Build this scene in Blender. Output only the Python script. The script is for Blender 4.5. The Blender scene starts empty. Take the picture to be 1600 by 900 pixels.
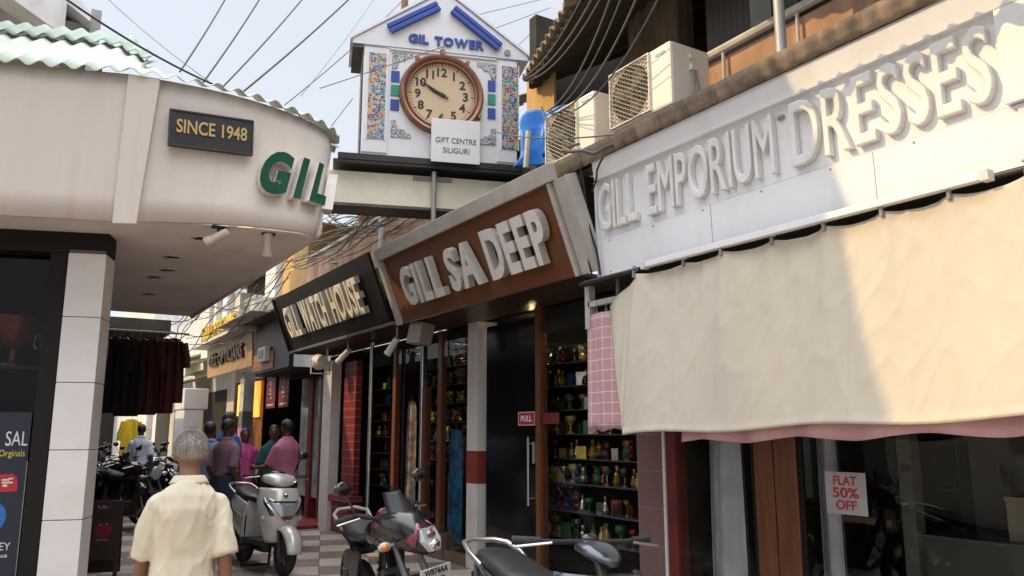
import bpy, bmesh, math, random
from mathutils import Vector, Matrix, Euler
from mathutils import noise as mnoise
rnd = random.Random(11)
scene = bpy.context.scene
COL = scene.collection
PI = math.pi

# ---------------------------------------------------------------- camera
CAM_H = 1.52
F_PX = 1250.0
YAW, PITCH = math.radians(31.6), math.radians(10.2)
cam_d = bpy.data.cameras.new("camera")
cam_d.sensor_width = 36.0
cam_d.lens = 36.0 * F_PX / 1600.0
cam_d.clip_start = 0.05
cam_d.clip_end = 3000
cam = bpy.data.objects.new("camera", cam_d)
COL.objects.link(cam)
cam.location = (0, 0, CAM_H)
cam.rotation_euler = Euler((PI / 2 + PITCH, 0, -YAW), 'XYZ')
scene.camera = cam

# ---------------------------------------------------------------- light
SUN = Vector((-1.0, 0.51, 0.80)).normalized()
world = bpy.data.worlds.new("World")
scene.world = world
world.use_nodes = True
wn = world.node_tree.nodes
wl = world.node_tree.links
sky = wn.new("ShaderNodeTexSky")
sky.sky_type = 'NISHITA'
sky.sun_disc = False
sky.sun_elevation = math.asin(SUN.z)
sky.sun_rotation = math.atan2(SUN.x, SUN.y)
sky.air_density = 1.0
sky.dust_density = 1.5
sky.ozone_density = 1.0
wn["Background"].inputs[1].default_value = 0.15
# pale even veil in view; brightness added overhead, unseen, to light the lane
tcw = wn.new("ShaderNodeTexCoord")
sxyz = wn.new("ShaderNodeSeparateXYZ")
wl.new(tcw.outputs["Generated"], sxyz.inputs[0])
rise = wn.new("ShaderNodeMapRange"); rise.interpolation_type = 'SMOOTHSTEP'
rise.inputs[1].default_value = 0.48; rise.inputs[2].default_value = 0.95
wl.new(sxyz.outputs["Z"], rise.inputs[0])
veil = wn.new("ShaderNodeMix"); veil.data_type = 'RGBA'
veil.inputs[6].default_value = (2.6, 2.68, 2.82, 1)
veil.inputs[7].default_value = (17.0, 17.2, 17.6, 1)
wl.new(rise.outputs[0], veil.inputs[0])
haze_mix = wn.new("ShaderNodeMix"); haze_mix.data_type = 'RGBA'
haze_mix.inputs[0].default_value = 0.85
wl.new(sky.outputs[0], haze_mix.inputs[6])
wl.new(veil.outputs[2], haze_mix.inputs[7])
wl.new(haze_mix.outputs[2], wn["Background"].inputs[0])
sun_d = bpy.data.lights.new("sun", 'SUN')
sun_d.energy = 1.5
sun_d.angle = math.radians(0.5)
sun_d.color = (1.0, 0.69, 0.30)
sun = bpy.data.objects.new("sun", sun_d)
COL.objects.link(sun)
sun.location = (-20, 15, 30)
sun.rotation_euler = SUN.to_track_quat('Z', 'Y').to_euler()
scene.view_settings.view_transform = 'Standard'
scene.view_settings.look = 'None'
scene.view_settings.exposure = 1.1
scene.view_settings.gamma = 1.0
scene.view_settings.use_curve_mapping = False
scene.cycles.use_denoising = True
scene.cycles.max_bounces = 8
scene.cycles.transparent_max_bounces = 12

# ---------------------------------------------------------------- materials
_m = {}
def srgb(r, g, b):
    f = lambda c: (c / 255 / 12.92) if c / 255 <= 0.04045 else ((c / 255 + 0.055) / 1.055) ** 2.4
    return (f(r), f(g), f(b))

def mat(name, col, rough=0.6, metal=0.0, var=0.12, vs=5.0, bump=0.0, bs=60.0, dirt=None, da=0.5, ds=3.0,
        stretch=(1, 1, 1), emit=0.0, coat=0.0, spec=0.5, trans=0.0):
    """procedural surface: base colour with mottling, optional stains and fine relief"""
    if name in _m:
        return _m[name]
    m = bpy.data.materials.new(name)
    m.use_nodes = True
    n, l = m.node_tree.nodes, m.node_tree.links
    b = n["Principled BSDF"]
    tc = n.new("ShaderNodeTexCoord")
    mp = n.new("ShaderNodeMapping")
    mp.inputs["Scale"].default_value = stretch
    l.new(tc.outputs["Object"], mp.inputs["Vector"])
    nz = n.new("ShaderNodeTexNoise")
    nz.inputs["Scale"].default_value = vs
    nz.inputs["Detail"].default_value = 5
    l.new(mp.outputs[0], nz.inputs["Vector"])
    mr = n.new("ShaderNodeMapRange")
    mr.inputs[1].default_value = 0.3
    mr.inputs[2].default_value = 0.7
    l.new(nz.outputs["Fac"], mr.inputs[0])
    mx = n.new("ShaderNodeMix")
    mx.data_type = 'RGBA'
    c0 = [max(0, c * (1 - var)) for c in col]
    c1 = [min(1, c * (1 + var)) for c in col]
    mx.inputs[6].default_value = (*c0, 1)
    mx.inputs[7].default_value = (*c1, 1)
    l.new(mr.outputs[0], mx.inputs[0])
    out = mx.outputs[2]
    if dirt is not None:
        nd = n.new("ShaderNodeTexNoise")
        nd.inputs["Scale"].default_value = ds
        nd.inputs["Detail"].default_value = 8
        nd.inputs["Roughness"].default_value = 0.65
        l.new(mp.outputs[0], nd.inputs["Vector"])
        rp = n.new("ShaderNodeMapRange")
        rp.inputs[1].default_value = 0.5
        rp.inputs[2].default_value = 0.72
        rp.inputs[4].default_value = da
        l.new(nd.outputs["Fac"], rp.inputs[0])
        m2 = n.new("ShaderNodeMix")
        m2.data_type = 'RGBA'
        l.new(rp.outputs[0], m2.inputs[0])
        l.new(out, m2.inputs[6])
        m2.inputs[7].default_value = (*dirt, 1)
        out = m2.outputs[2]
    l.new(out, b.inputs["Base Color"])
    b.inputs["Roughness"].default_value = rough
    b.inputs["Metallic"].default_value = metal
    b.inputs["Specular IOR Level"].default_value = spec
    if coat:
        b.inputs["Coat Weight"].default_value = coat
        b.inputs["Coat Roughness"].default_value = 0.08
    if trans:
        b.inputs["Transmission Weight"].default_value = trans
    if emit:
        l.new(out, b.inputs["Emission Color"])
        b.inputs["Emission Strength"].default_value = emit
    if bump:
        nb = n.new("ShaderNodeTexNoise")
        nb.inputs["Scale"].default_value = bs
        nb.inputs["Detail"].default_value = 4
        l.new(mp.outputs[0], nb.inputs["Vector"])
        bp = n.new("ShaderNodeBump")
        bp.inputs["Strength"].default_value = bump
        bp.inputs["Distance"].default_value = 0.02
        l.new(nb.outputs["Fac"], bp.inputs["Height"])
        l.new(bp.outputs[0], b.inputs["Normal"])
    _m[name] = m
    return m

def swizzle(n, l, src, order):
    """re-order object coordinates so that a 2-D pattern lies in the wanted plane"""
    sp = n.new("ShaderNodeSeparateXYZ")
    cb = n.new("ShaderNodeCombineXYZ")
    l.new(src, sp.inputs[0])
    for i, ax in enumerate(order):
        if ax in 'XYZ':
            l.new(sp.outputs['XYZ'.index(ax)], cb.inputs[i])
    return cb.outputs[0]

def brick_mat(name, c1, c2, mortar, w, h, ms=0.01, offset=0.5, order='YZ', rough=0.5, bump=0.4, var=0.15):
    if name in _m:
        return _m[name]
    m = bpy.data.materials.new(name)
    m.use_nodes = True
    n, l = m.node_tree.nodes, m.node_tree.links
    b = n["Principled BSDF"]
    tc = n.new("ShaderNodeTexCoord")
    v = swizzle(n, l, tc.outputs["Object"], order)
    br = n.new("ShaderNodeTexBrick")
    br.offset = offset
    br.inputs["Scale"].default_value = 1.0
    br.inputs["Brick Width"].default_value = w
    br.inputs["Row Height"].default_value = h
    br.inputs["Mortar Size"].default_value = ms
    br.inputs["Mortar Smooth"].default_value = 0.2
    br.inputs["Color1"].default_value = (*c1, 1)
    br.inputs["Color2"].default_value = (*c2, 1)
    br.inputs["Mortar"].default_value = (*mortar, 1)
    l.new(v, br.inputs["Vector"])
    nz = n.new("ShaderNodeTexNoise")
    nz.inputs["Scale"].default_value = 9
    nz.inputs["Detail"].default_value = 6
    l.new(tc.outputs["Object"], nz.inputs["Vector"])
    mr = n.new("ShaderNodeMapRange")
    mr.inputs[3].default_value = 1 - var
    mr.inputs[4].default_value = 1 + var
    l.new(nz.outputs["Fac"], mr.inputs[0])
    mx = n.new("ShaderNodeVectorMath")
    mx.operation = 'SCALE'
    l.new(br.outputs["Color"], mx.inputs[0])
    l.new(mr.outputs[0], mx.inputs["Scale"])
    l.new(mx.outputs[0], b.inputs["Base Color"])
    b.inputs["Roughness"].default_value = rough
    if bump:
        bp = n.new("ShaderNodeBump")
        bp.invert = True
        bp.inputs["Strength"].default_value = bump
        bp.inputs["Distance"].default_value = 0.01
        l.new(br.outputs["Fac"], bp.inputs["Height"])
        l.new(bp.outputs[0], b.inputs["Normal"])
    _m[name] = m
    return m

def glass_mat(name, tint=(0.75, 0.8, 0.8), refl=1.0):
    if name in _m:
        return _m[name]
    m = bpy.data.materials.new(name)
    m.use_nodes = True
    n, l = m.node_tree.nodes, m.node_tree.links
    n.remove(n["Principled BSDF"])
    tr = n.new("ShaderNodeBsdfTransparent")
    tr.inputs[0].default_value = (*tint, 1)
    gl = n.new("ShaderNodeBsdfGlossy")
    gl.inputs["Roughness"].default_value = 0.015
    gl.inputs["Color"].default_value = (refl, refl, refl, 1)
    ge = n.new("ShaderNodeNewGeometry")
    dt = n.new("ShaderNodeVectorMath"); dt.operation = 'DOT_PRODUCT'
    l.new(ge.outputs["Normal"], dt.inputs[0]); l.new(ge.outputs["Incoming"], dt.inputs[1])
    ab = n.new("ShaderNodeMath"); ab.operation = 'ABSOLUTE'; l.new(dt.outputs["Value"], ab.inputs[0])
    om = n.new("ShaderNodeMath"); om.operation = 'SUBTRACT'; om.inputs[0].default_value = 1.0; l.new(ab.outputs[0], om.inputs[1])
    pw = n.new("ShaderNodeMath"); pw.operation = 'POWER'; pw.inputs[1].default_value = 5.0; l.new(om.outputs[0], pw.inputs[0])
    fr = n.new("ShaderNodeMapRange"); fr.inputs[3].default_value = 0.06; fr.inputs[4].default_value = 1.0; l.new(pw.outputs[0], fr.inputs[0])
    mx = n.new("ShaderNodeMixShader")
    l.new(fr.outputs[0], mx.inputs[0])
    l.new(tr.outputs[0], mx.inputs[1])
    l.new(gl.outputs[0], mx.inputs[2])
    l.new(mx.outputs[0], n["Material Output"].inputs[0])
    _m[name] = m
    return m

# ---------------------------------------------------------------- mesh builder
def fan_frame(d):
    d = Vector(d).normalized()
    a = Vector((0, 0, 1)) if abs(d.z) < 0.9 else Vector((1, 0, 0))
    u = d.cross(a).normalized()
    return u, d.cross(u).normalized()

class MB:
    def __init__(s):
        s.v, s.f, s.mi, s.uv = [], [], [], {}
        s.M = Matrix.Identity(4)
        s.cur = 0
    def add(s, vs, fs):
        o = len(s.v)
        s.v += [tuple(s.M @ Vector(p)) for p in vs]
        for f in fs:
            s.f.append(tuple(i + o for i in f))
            s.mi.append(s.cur)
        return s
    def box(s, x0, x1, y0, y1, z0, z1):
        vs = [(x, y, z) for z in (z0, z1) for y in (y0, y1) for x in (x0, x1)]
        return s.add(vs, [(0, 2, 3, 1), (4, 5, 7, 6), (0, 1, 5, 4), (2, 6, 7, 3), (0, 4, 6, 2), (1, 3, 7, 5)])
    def obox(s, c, h, rot=(0, 0, 0)):
        old = s.M
        s.M = old @ Matrix.Translation(c) @ Euler(rot).to_matrix().to_4x4()
        s.box(-h[0], h[0], -h[1], h[1], -h[2], h[2])
        s.M = old
        return s
    def hexa(s, a, b):
        """solid between two quads of four points each"""
        return s.add(list(a) + list(b), [(3, 2, 1, 0), (4, 5, 6, 7), (0, 1, 5, 4), (1, 2, 6, 5), (2, 3, 7, 6), (3, 0, 4, 7)])
    def prism(s, poly, vec):
        n = len(poly)
        vec = Vector(vec)
        vs = [Vector(p) for p in poly] + [Vector(p) + vec for p in poly]
        return s.add(vs, [tuple(range(n - 1, -1, -1)), tuple(range(n, 2 * n))] +
                     [(i, (i + 1) % n, (i + 1) % n + n, i + n) for i in range(n)])
    def loft(s, rings, cap=True, closed=True):
        n = len(rings[0])
        vs = [p for r in rings for p in r]
        fs = []
        for k in range(len(rings) - 1):
            for i in range(n if closed else n - 1):
                j = (i + 1) % n
                fs.append((k * n + i, k * n + j, (k + 1) * n + j, (k + 1) * n + i))
        if cap:
            fs.append(tuple(range(n - 1, -1, -1)))
            o = (len(rings) - 1) * n
            fs.append(tuple(range(o, o + n)))
        return s.add(vs, fs)
    def tube(s, pts, r, n=8, cap=True):
        pts = [Vector(p) for p in pts]
        rs = r if isinstance(r, (list, tuple)) else [r] * len(pts)
        rings = []
        pu = None
        for i, p in enumerate(pts):
            d = (pts[min(i + 1, len(pts) - 1)] - pts[max(i - 1, 0)])
            if d.length < 1e-9:
                d = Vector((0, 0, 1))
            d.normalize()
            if pu is None:
                u, w = fan_frame(d)
            else:
                u = (pu - d * pu.dot(d))
                if u.length < 1e-6:
                    u, w = fan_frame(d)
                u.normalize()
                w = d.cross(u)
            pu = u
            rings.append([p + (u * math.cos(2 * PI * k / n) + w * math.sin(2 * PI * k / n)) * rs[i] for k in range(n)])
        return s.loft(rings, cap)
    def ell(s, c, r, nu=14, nv=9, rot=(0, 0, 0)):
        old = s.M
        s.M = old @ Matrix.Translation(c) @ Euler(rot).to_matrix().to_4x4()
        rings = []
        for k in range(1, nv):
            t = PI * k / nv
            rings.append([(r[0] * math.sin(t) * math.cos(2 * PI * i / nu), r[1] * math.sin(t) * math.sin(2 * PI * i / nu), -r[2] * math.cos(t)) for i in range(nu)])
        o = len(s.v)
        s.loft(rings, False)
        b = len(s.v)
        s.add([(0, 0, -r[2]), (0, 0, r[2])], [])
        for i in range(nu):
            j = (i + 1) % nu
            s.f.append((b, o + j, o + i)); s.mi.append(s.cur)
            q = o + (nv - 2) * nu
            s.f.append((b + 1, q + i, q + j)); s.mi.append(s.cur)
        s.M = old
        return s
    def cyl(s, a, b, r, n=12, r2=None):
        return s.tube([a, b], [r, r if r2 is None else r2], n)
    def lathe(s, prof, c=(0, 0, 0), axis='Z', n=16, cap=True):
        old = s.M
        R = {'Z': Matrix.Identity(4), 'X': Matrix.Rotation(PI / 2, 4, 'Y'), 'Y': Matrix.Rotation(-PI / 2, 4, 'X')}[axis]
        s.M = old @ Matrix.Translation(c) @ R
        s.loft([[(r * math.cos(2 * PI * i / n), r * math.sin(2 * PI * i / n), z) for i in range(n)] for r, z in prof], cap)
        s.M = old
        return s
    def torus(s, c, axis, R, r, n=28, m=10, sq=1.0):
        old = s.M
        A = {'Z': Matrix.Identity(4), 'X': Matrix.Rotation(PI / 2, 4, 'Y'), 'Y': Matrix.Rotation(-PI / 2, 4, 'X')}[axis]
        s.M = old @ Matrix.Translation(c) @ A
        vs, fs = [], []
        for i in range(n):
            a = 2 * PI * i / n
            for j in range(m):
                b = 2 * PI * j / m
                q = R + r * math.cos(b)
                vs.append((q * math.cos(a), q * math.sin(a), r * sq * math.sin(b)))
                fs.append((i * m + j, ((i + 1) % n) * m + j, ((i + 1) % n) * m + (j + 1) % m, i * m + (j + 1) % m))
        s.add(vs, fs)
        s.M = old
        return s
    def grid(s, nu, nv, fn):
        vs = [fn(i / nu, j / nv) for j in range(nv + 1) for i in range(nu + 1)]
        w = nu + 1
        o = len(s.v)
        s.add(vs, [(j * w + i, j * w + i + 1, (j + 1) * w + i + 1, (j + 1) * w + i) for j in range(nv) for i in range(nu)])
        for j in range(nv + 1):
            for i in range(nu + 1):
                s.uv[o + j * w + i] = (i / nu, j / nv)
        return s
    def mesh(s, name):
        me = bpy.data.meshes.new(name)
        me.from_pydata(s.v, [], s.f)
        if max(s.mi, default=0) > 0:
            me.polygons.foreach_set('material_index', s.mi)
        if s.uv:
            ul = me.uv_layers.new(name="UVMap")
            for lp in me.loops:
                ul.data[lp.index].uv = s.uv.get(lp.vertex_index, (0, 0))
        bm = bmesh.new()
        bm.from_mesh(me)
        bmesh.ops.recalc_face_normals(bm, faces=bm.faces)
        bm.to_mesh(me)
        bm.free()
        return me

def link(name, me, mats, parent=None, smooth=0, bevel=0.0, solid=0.0, subsurf=0):
    o = bpy.data.objects.new(name, me)
    COL.objects.link(o)
    for m in (mats if isinstance(mats, (list, tuple)) else [mats]):
        if len(me.materials) < (len(mats) if isinstance(mats, (list, tuple)) else 1):
            me.materials.append(m)
    if parent is not None:
        o.parent = parent
    if smooth:
        me.polygons.foreach_set('use_smooth', [True] * len(me.polygons))
        me.set_sharp_from_angle(angle=math.radians(smooth))
    if solid:
        md = o.modifiers.new("thickness", 'SOLIDIFY')
        md.thickness = solid
        md.offset = 0
    if bevel:
        md = o.modifiers.new("bevel", 'BEVEL')
        md.width = bevel
        md.segments = 2
        md.limit_method = 'ANGLE'
        md.angle_limit = math.radians(40)
    if subsurf:
        md = o.modifiers.new("sub", 'SUBSURF')
        md.levels = md.render_levels = subsurf
    return o

def part(name, mb, m, parent, smooth=0, bevel=0.0, label=None, **k):
    o = link(name, mb.mesh(name) if isinstance(mb, MB) else mb, m, parent, smooth, bevel, **k)
    if label:
        o['label'] = label
    return o

def tag(o, label, cat, group=None, kind=None):
    if label: o['label'] = label
    if cat: o['category'] = cat
    if group: o['group'] = group
    if kind: o['kind'] = kind
    return o

def thing(name, label, cat, loc=(0, 0, 0), rz=0.0, group=None, kind=None):
    o = bpy.data.objects.new(name, None)
    o.empty_display_size = 0.1
    COL.objects.link(o)
    o.location = loc
    o.rotation_euler = (0, 0, rz)
    return tag(o, label, cat, group, kind)

def orient(o, origin, xd, yd):
    x = Vector(xd).normalized()
    y = Vector(yd)
    y = (y - x * y.dot(x)).normalized()
    z = x.cross(y)
    M = Matrix.Identity(4)
    for i in range(3):
        M[i][0], M[i][1], M[i][2], M[i][3] = x[i], y[i], z[i], origin[i]
    o.matrix_world = M
    return o

def copy_tree(o, parent=None):
    c = o.copy()
    COL.objects.link(c)
    if parent is not None:
        c.parent = parent
        c.matrix_parent_inverse = o.matrix_parent_inverse.copy()
    for ch in list(o.children):
        copy_tree(ch, c)
    return c

# ---------------------------------------------------------------- lettering
_glyph = {}
def glyph(s, bold=0.0, ext=0.02, bev=0.0, res=4):
    key = (s, bold, ext, bev)
    if key in _glyph:
        return _glyph[key]
    cu = bpy.data.curves.new("glyph", 'FONT')
    cu.body = s
    cu.size = 1.0
    cu.offset = bold
    cu.extrude = ext
    cu.bevel_depth = bev
    cu.bevel_resolution = 0
    cu.resolution_u = res
    o = bpy.data.objects.new("glyph", cu)
    COL.objects.link(o)
    dg = bpy.context.evaluated_depsgraph_get()
    dg.update()
    me = bpy.data.meshes.new_from_object(o.evaluated_get(dg))
    bpy.data.objects.remove(o)
    vs = [v.co.copy() for v in me.vertices]
    fs = [tuple(p.vertices) for p in me.polygons]
    bpy.data.meshes.remove(me)
    _glyph[key] = (vs, fs)
    return _glyph[key]

def word(parent, s, x0, x1, y0, y1, m, depth=0.01, bold=0.01, z=0.0, name='lettering', slant=0.0):
    """a line of text fitted into the rectangle, one mesh"""
    vs, fs = glyph(s, bold, 0.05)
    ax, bx = min(v.x for v in vs), max(v.x for v in vs)
    ay, by = min(v.y for v in vs), max(v.y for v in vs)
    mb = MB()
    pts = []
    for v in vs:
        yy = (v.y - ay) / (by - ay)
        pts.append((x0 + (v.x - ax) / (bx - ax) * (x1 - x0) + slant * (yy - 0.5) * (y1 - y0), y0 + yy * (y1 - y0), z + (v.z + 0.05) / 0.1 * depth))
    mb.add(pts, fs)
    return part(name, mb, m, parent)

def letters(parent, s, x0, x1, y0, y1, m, depth=0.05, bold=0.02, bev=0.0, gap=0.08, space=0.3, z=0.0, side=None, fn=None, hs=None, wmin=0.0, name='letter'):
    """channel letters, each a mesh of its own, filling x0..x1"""
    H = 0.72
    ws = []
    for c in s:
        if c == ' ':
            ws.append(space); continue
        vs, _ = glyph(c, bold, 0.05, bev)
        ws.append(max(wmin, max(v.x for v in vs) - min(v.x for v in vs)) + gap)
    tot = sum(ws) - gap
    k = (x1 - x0) / tot
    x = 0
    for i, c in enumerate(s):
        if c != ' ':
            vs, fs = glyph(c, bold, 0.05, bev)
            ax, bx = min(v.x for v in vs), max(v.x for v in vs)
            ay, by = min(v.y for v in vs), max(v.y for v in vs)
            az, bz = min(v.z for v in vs), max(v.z for v in vs)
            a, b = (y0, y1) if hs is None else hs((x + ws[i] / 2) / tot)
            mb = MB()
            pts = []
            for v in vs:
                p = (x0 + (x + (ws[i] - gap - (bx - ax)) / 2 + v.x - ax) * k, a + (v.y - ay) / (by - ay) * (b - a), z + (v.z - az) / (bz - az) * depth)
                if fn:
                    # each letter stays flat, set tangent to the curve at its middle
                    xc = x0 + (x + ws[i] / 2) * k
                    q = Vector(fn((xc, p[1], p[2])))
                    tg = (Vector(fn((xc + 0.01, p[1], 0))) - Vector(fn((xc - 0.01, p[1], 0)))).normalized()
                    p = tuple(q + tg * (p[0] - xc))
                pts.append(p)
            mb.add(pts, fs)
            me = mb.mesh(name)
            if side is not None:
                me.materials.append(m); me.materials.append(side)
                top = z + depth * 0.98
                for p in me.polygons:
                    if sum(1 for vi in p.vertices if (vs[vi].z - az) / (bz - az) > 0.98) < len(p.vertices):
                        p.material_index = 1
                link(name, me, [m, side], parent)
            else:
                link(name, me, m, parent)
        x += ws[i]

# picture ray -> world, used to lay cables and small background things out at a chosen real distance
_sy, _cy, _sp, _cp = math.sin(YAW), math.cos(YAW), math.sin(PITCH), math.cos(PITCH)
def ray(px, py):
    a, b = (px - 800) / F_PX, (450 - py) / F_PX
    return Vector((_sy * _cp + a * _cy - b * _sy * _sp, _cy * _cp - a * _sy - b * _cy * _sp, _sp + b * _cp))
def at(px, py, d):
    r = ray(px, py)
    t = d / math.hypot(r.x, r.y)
    return Vector((r.x * t, r.y * t, CAM_H + r.z * t))
def on_x(px, py, X):
    r = ray(px, py); t = X / r.x
    return Vector((X, r.y * t, CAM_H + r.z * t))
def on_y(px, py, Y):
    r = ray(px, py); t = Y / r.y
    return Vector((r.x * t, Y, CAM_H + r.z * t))
D1 = Vector((math.sin(math.radians(108.6)), math.cos(math.radians(108.6)), 0))
D2 = Vector((math.sin(math.radians(18.6)), math.cos(math.radians(18.6)), 0))
# ================================================================ palette
PLASTER = mat("cream plaster", (0.565, 0.50, 0.445), 0.8, var=0.07, vs=1.6, bump=0.08, bs=30, dirt=(0.40, 0.32, 0.25), da=0.45, ds=1.6, stretch=(2.4, 2.4, 0.16))
WHITE = mat("white paint", (0.72, 0.72, 0.73), 0.55, var=0.04, vs=3, bump=0.03, bs=20, dirt=(0.5, 0.49, 0.47), da=0.3, ds=2.0)
WHITE_OLD = mat("weathered white paint", (0.60, 0.59, 0.57), 0.7, var=0.12, vs=4, bump=0.08, bs=25, dirt=(0.30, 0.27, 0.24), da=0.55, ds=2.6, stretch=(1, 1, 0.5))
SIGNWHITE = mat("white sign sheet", (0.74, 0.755, 0.78), 0.42, var=0.03, vs=1.5, bump=0.03, bs=3, dirt=(0.46, 0.45, 0.43), da=0.35, ds=2.6, stretch=(1, 0.3, 1))
LETWHITE = mat("cream letter paint", (0.72, 0.71, 0.69), 0.5, var=0.05, vs=8, dirt=(0.42, 0.39, 0.35), da=0.35, ds=7)
CONCRETE = mat("concrete", (0.34, 0.33, 0.32), 0.9, var=0.15, vs=4, bump=0.2, bs=30, dirt=(0.15, 0.13, 0.12), da=0.6, ds=2.5)
SOFFIT = mat("grey soffit plaster", (0.62, 0.55, 0.51), 0.9, var=0.06, vs=1.5, bump=0.05, bs=12, dirt=(0.34, 0.29, 0.26), da=0.5, ds=1.7)
GREENROOF = mat("pale green roof sheet", (0.46, 0.52, 0.43), 0.6, var=0.10, vs=2.2, bump=0.05, bs=40, dirt=(0.52, 0.48, 0.30), da=0.6, ds=2.6)
GREENDARK = mat("dark green roof sheet", (0.27, 0.34, 0.28), 0.65, var=0.12, vs=3)
RUSTROOF = mat("rusty roof sheet", (0.21, 0.16, 0.115), 0.85, var=0.3, vs=5, bump=0.25, bs=30, dirt=(0.08, 0.055, 0.04), da=0.95, ds=6)
DARKROOF = mat("dark roof sheet", (0.07, 0.065, 0.06), 0.8, var=0.3, vs=5, dirt=(0.16, 0.12, 0.09), da=0.5, ds=4)
BLACKP = mat("black paint", (0.008, 0.0075, 0.007), 0.5, var=0.3, vs=4, dirt=(0.03, 0.027, 0.024), da=0.25, ds=3, spec=0.25)
BLACKM = mat("matt black", (0.015, 0.014, 0.013), 0.85, var=0.3)
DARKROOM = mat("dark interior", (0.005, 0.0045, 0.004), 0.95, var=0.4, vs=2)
JAMB = mat("dark bronze frame", (0.008, 0.0065, 0.0055), 0.6, var=0.2, vs=3, spec=0.25)
BROWNSIGN = mat("brown sign sheet", (0.15, 0.055, 0.022), 0.5, var=0.06, vs=2, dirt=(0.08, 0.032, 0.015), da=0.3, ds=2)
WOOD = mat("polished brown wood", (0.15, 0.055, 0.022), 0.4, var=0.25, vs=6, stretch=(6, 6, 0.5), bump=0.03)
OLDWOOD = mat("old grey brown timber", (0.14, 0.105, 0.075), 0.9, var=0.35, vs=5, stretch=(4, 4, 0.4), bump=0.3, bs=14, dirt=(0.05, 0.04, 0.03), da=0.6, ds=3)
REDPOST = mat("dark red paint", (0.13, 0.018, 0.012), 0.5, var=0.2, vs=4)
ORANGEWALL = mat("faded orange plaster", (0.47, 0.285, 0.19), 0.85, var=0.25, vs=3.5, bump=0.15, bs=20, dirt=(0.13, 0.085, 0.06), da=0.9, ds=3.2, stretch=(1, 1, 0.35))
YELLOWWALL = mat("ochre plaster", (0.52, 0.33, 0.13), 0.85, var=0.12, vs=2, bump=0.08, bs=20, dirt=(0.25, 0.15, 0.07), da=0.45, ds=2.0, stretch=(1, 1, 0.4))
PINKRED = mat("faded red plaster", (0.34, 0.13, 0.10), 0.85, var=0.2, vs=3, dirt=(0.12, 0.06, 0.05), da=0.6, ds=2.5)
STEEL = mat("brushed steel", (0.55, 0.54, 0.52), 0.3, 0.9, var=0.1, vs=10)
GREYMETAL = mat("grey painted metal", (0.26, 0.26, 0.26), 0.5, 0.2, var=0.15, vs=6, dirt=(0.14, 0.09, 0.06), da=0.5, ds=6)
PINKTILE = brick_mat("pinkish brown wall tile", (0.17, 0.10, 0.095), (0.19, 0.115, 0.105), (0.26, 0.19, 0.18), 0.4, 0.30, 0.004, 0.0, 'YZ', 0.3, 0.2)
WHITETILE = mat("white wall tile", (0.66, 0.62, 0.59), 0.3, var=0.05, vs=2, dirt=(0.48, 0.40, 0.35), da=0.3, ds=2.5)
REDBRICK = brick_mat("red painted brick", (0.20, 0.024, 0.027), (0.16, 0.020, 0.024), (0.40, 0.15, 0.13), 3.0, 0.125, 0.006, 0.0, 'YZ', 0.5, 0.5, 0.25)
GLASS = glass_mat("window glass", (0.85, 0.87, 0.86), 0.4)
DARKGLASS = glass_mat("dark window glass", (0.45, 0.45, 0.45), 0.25)
CHROME = mat("chrome", (0.75, 0.75, 0.75), 0.12, 1.0, var=0.03)

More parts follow.
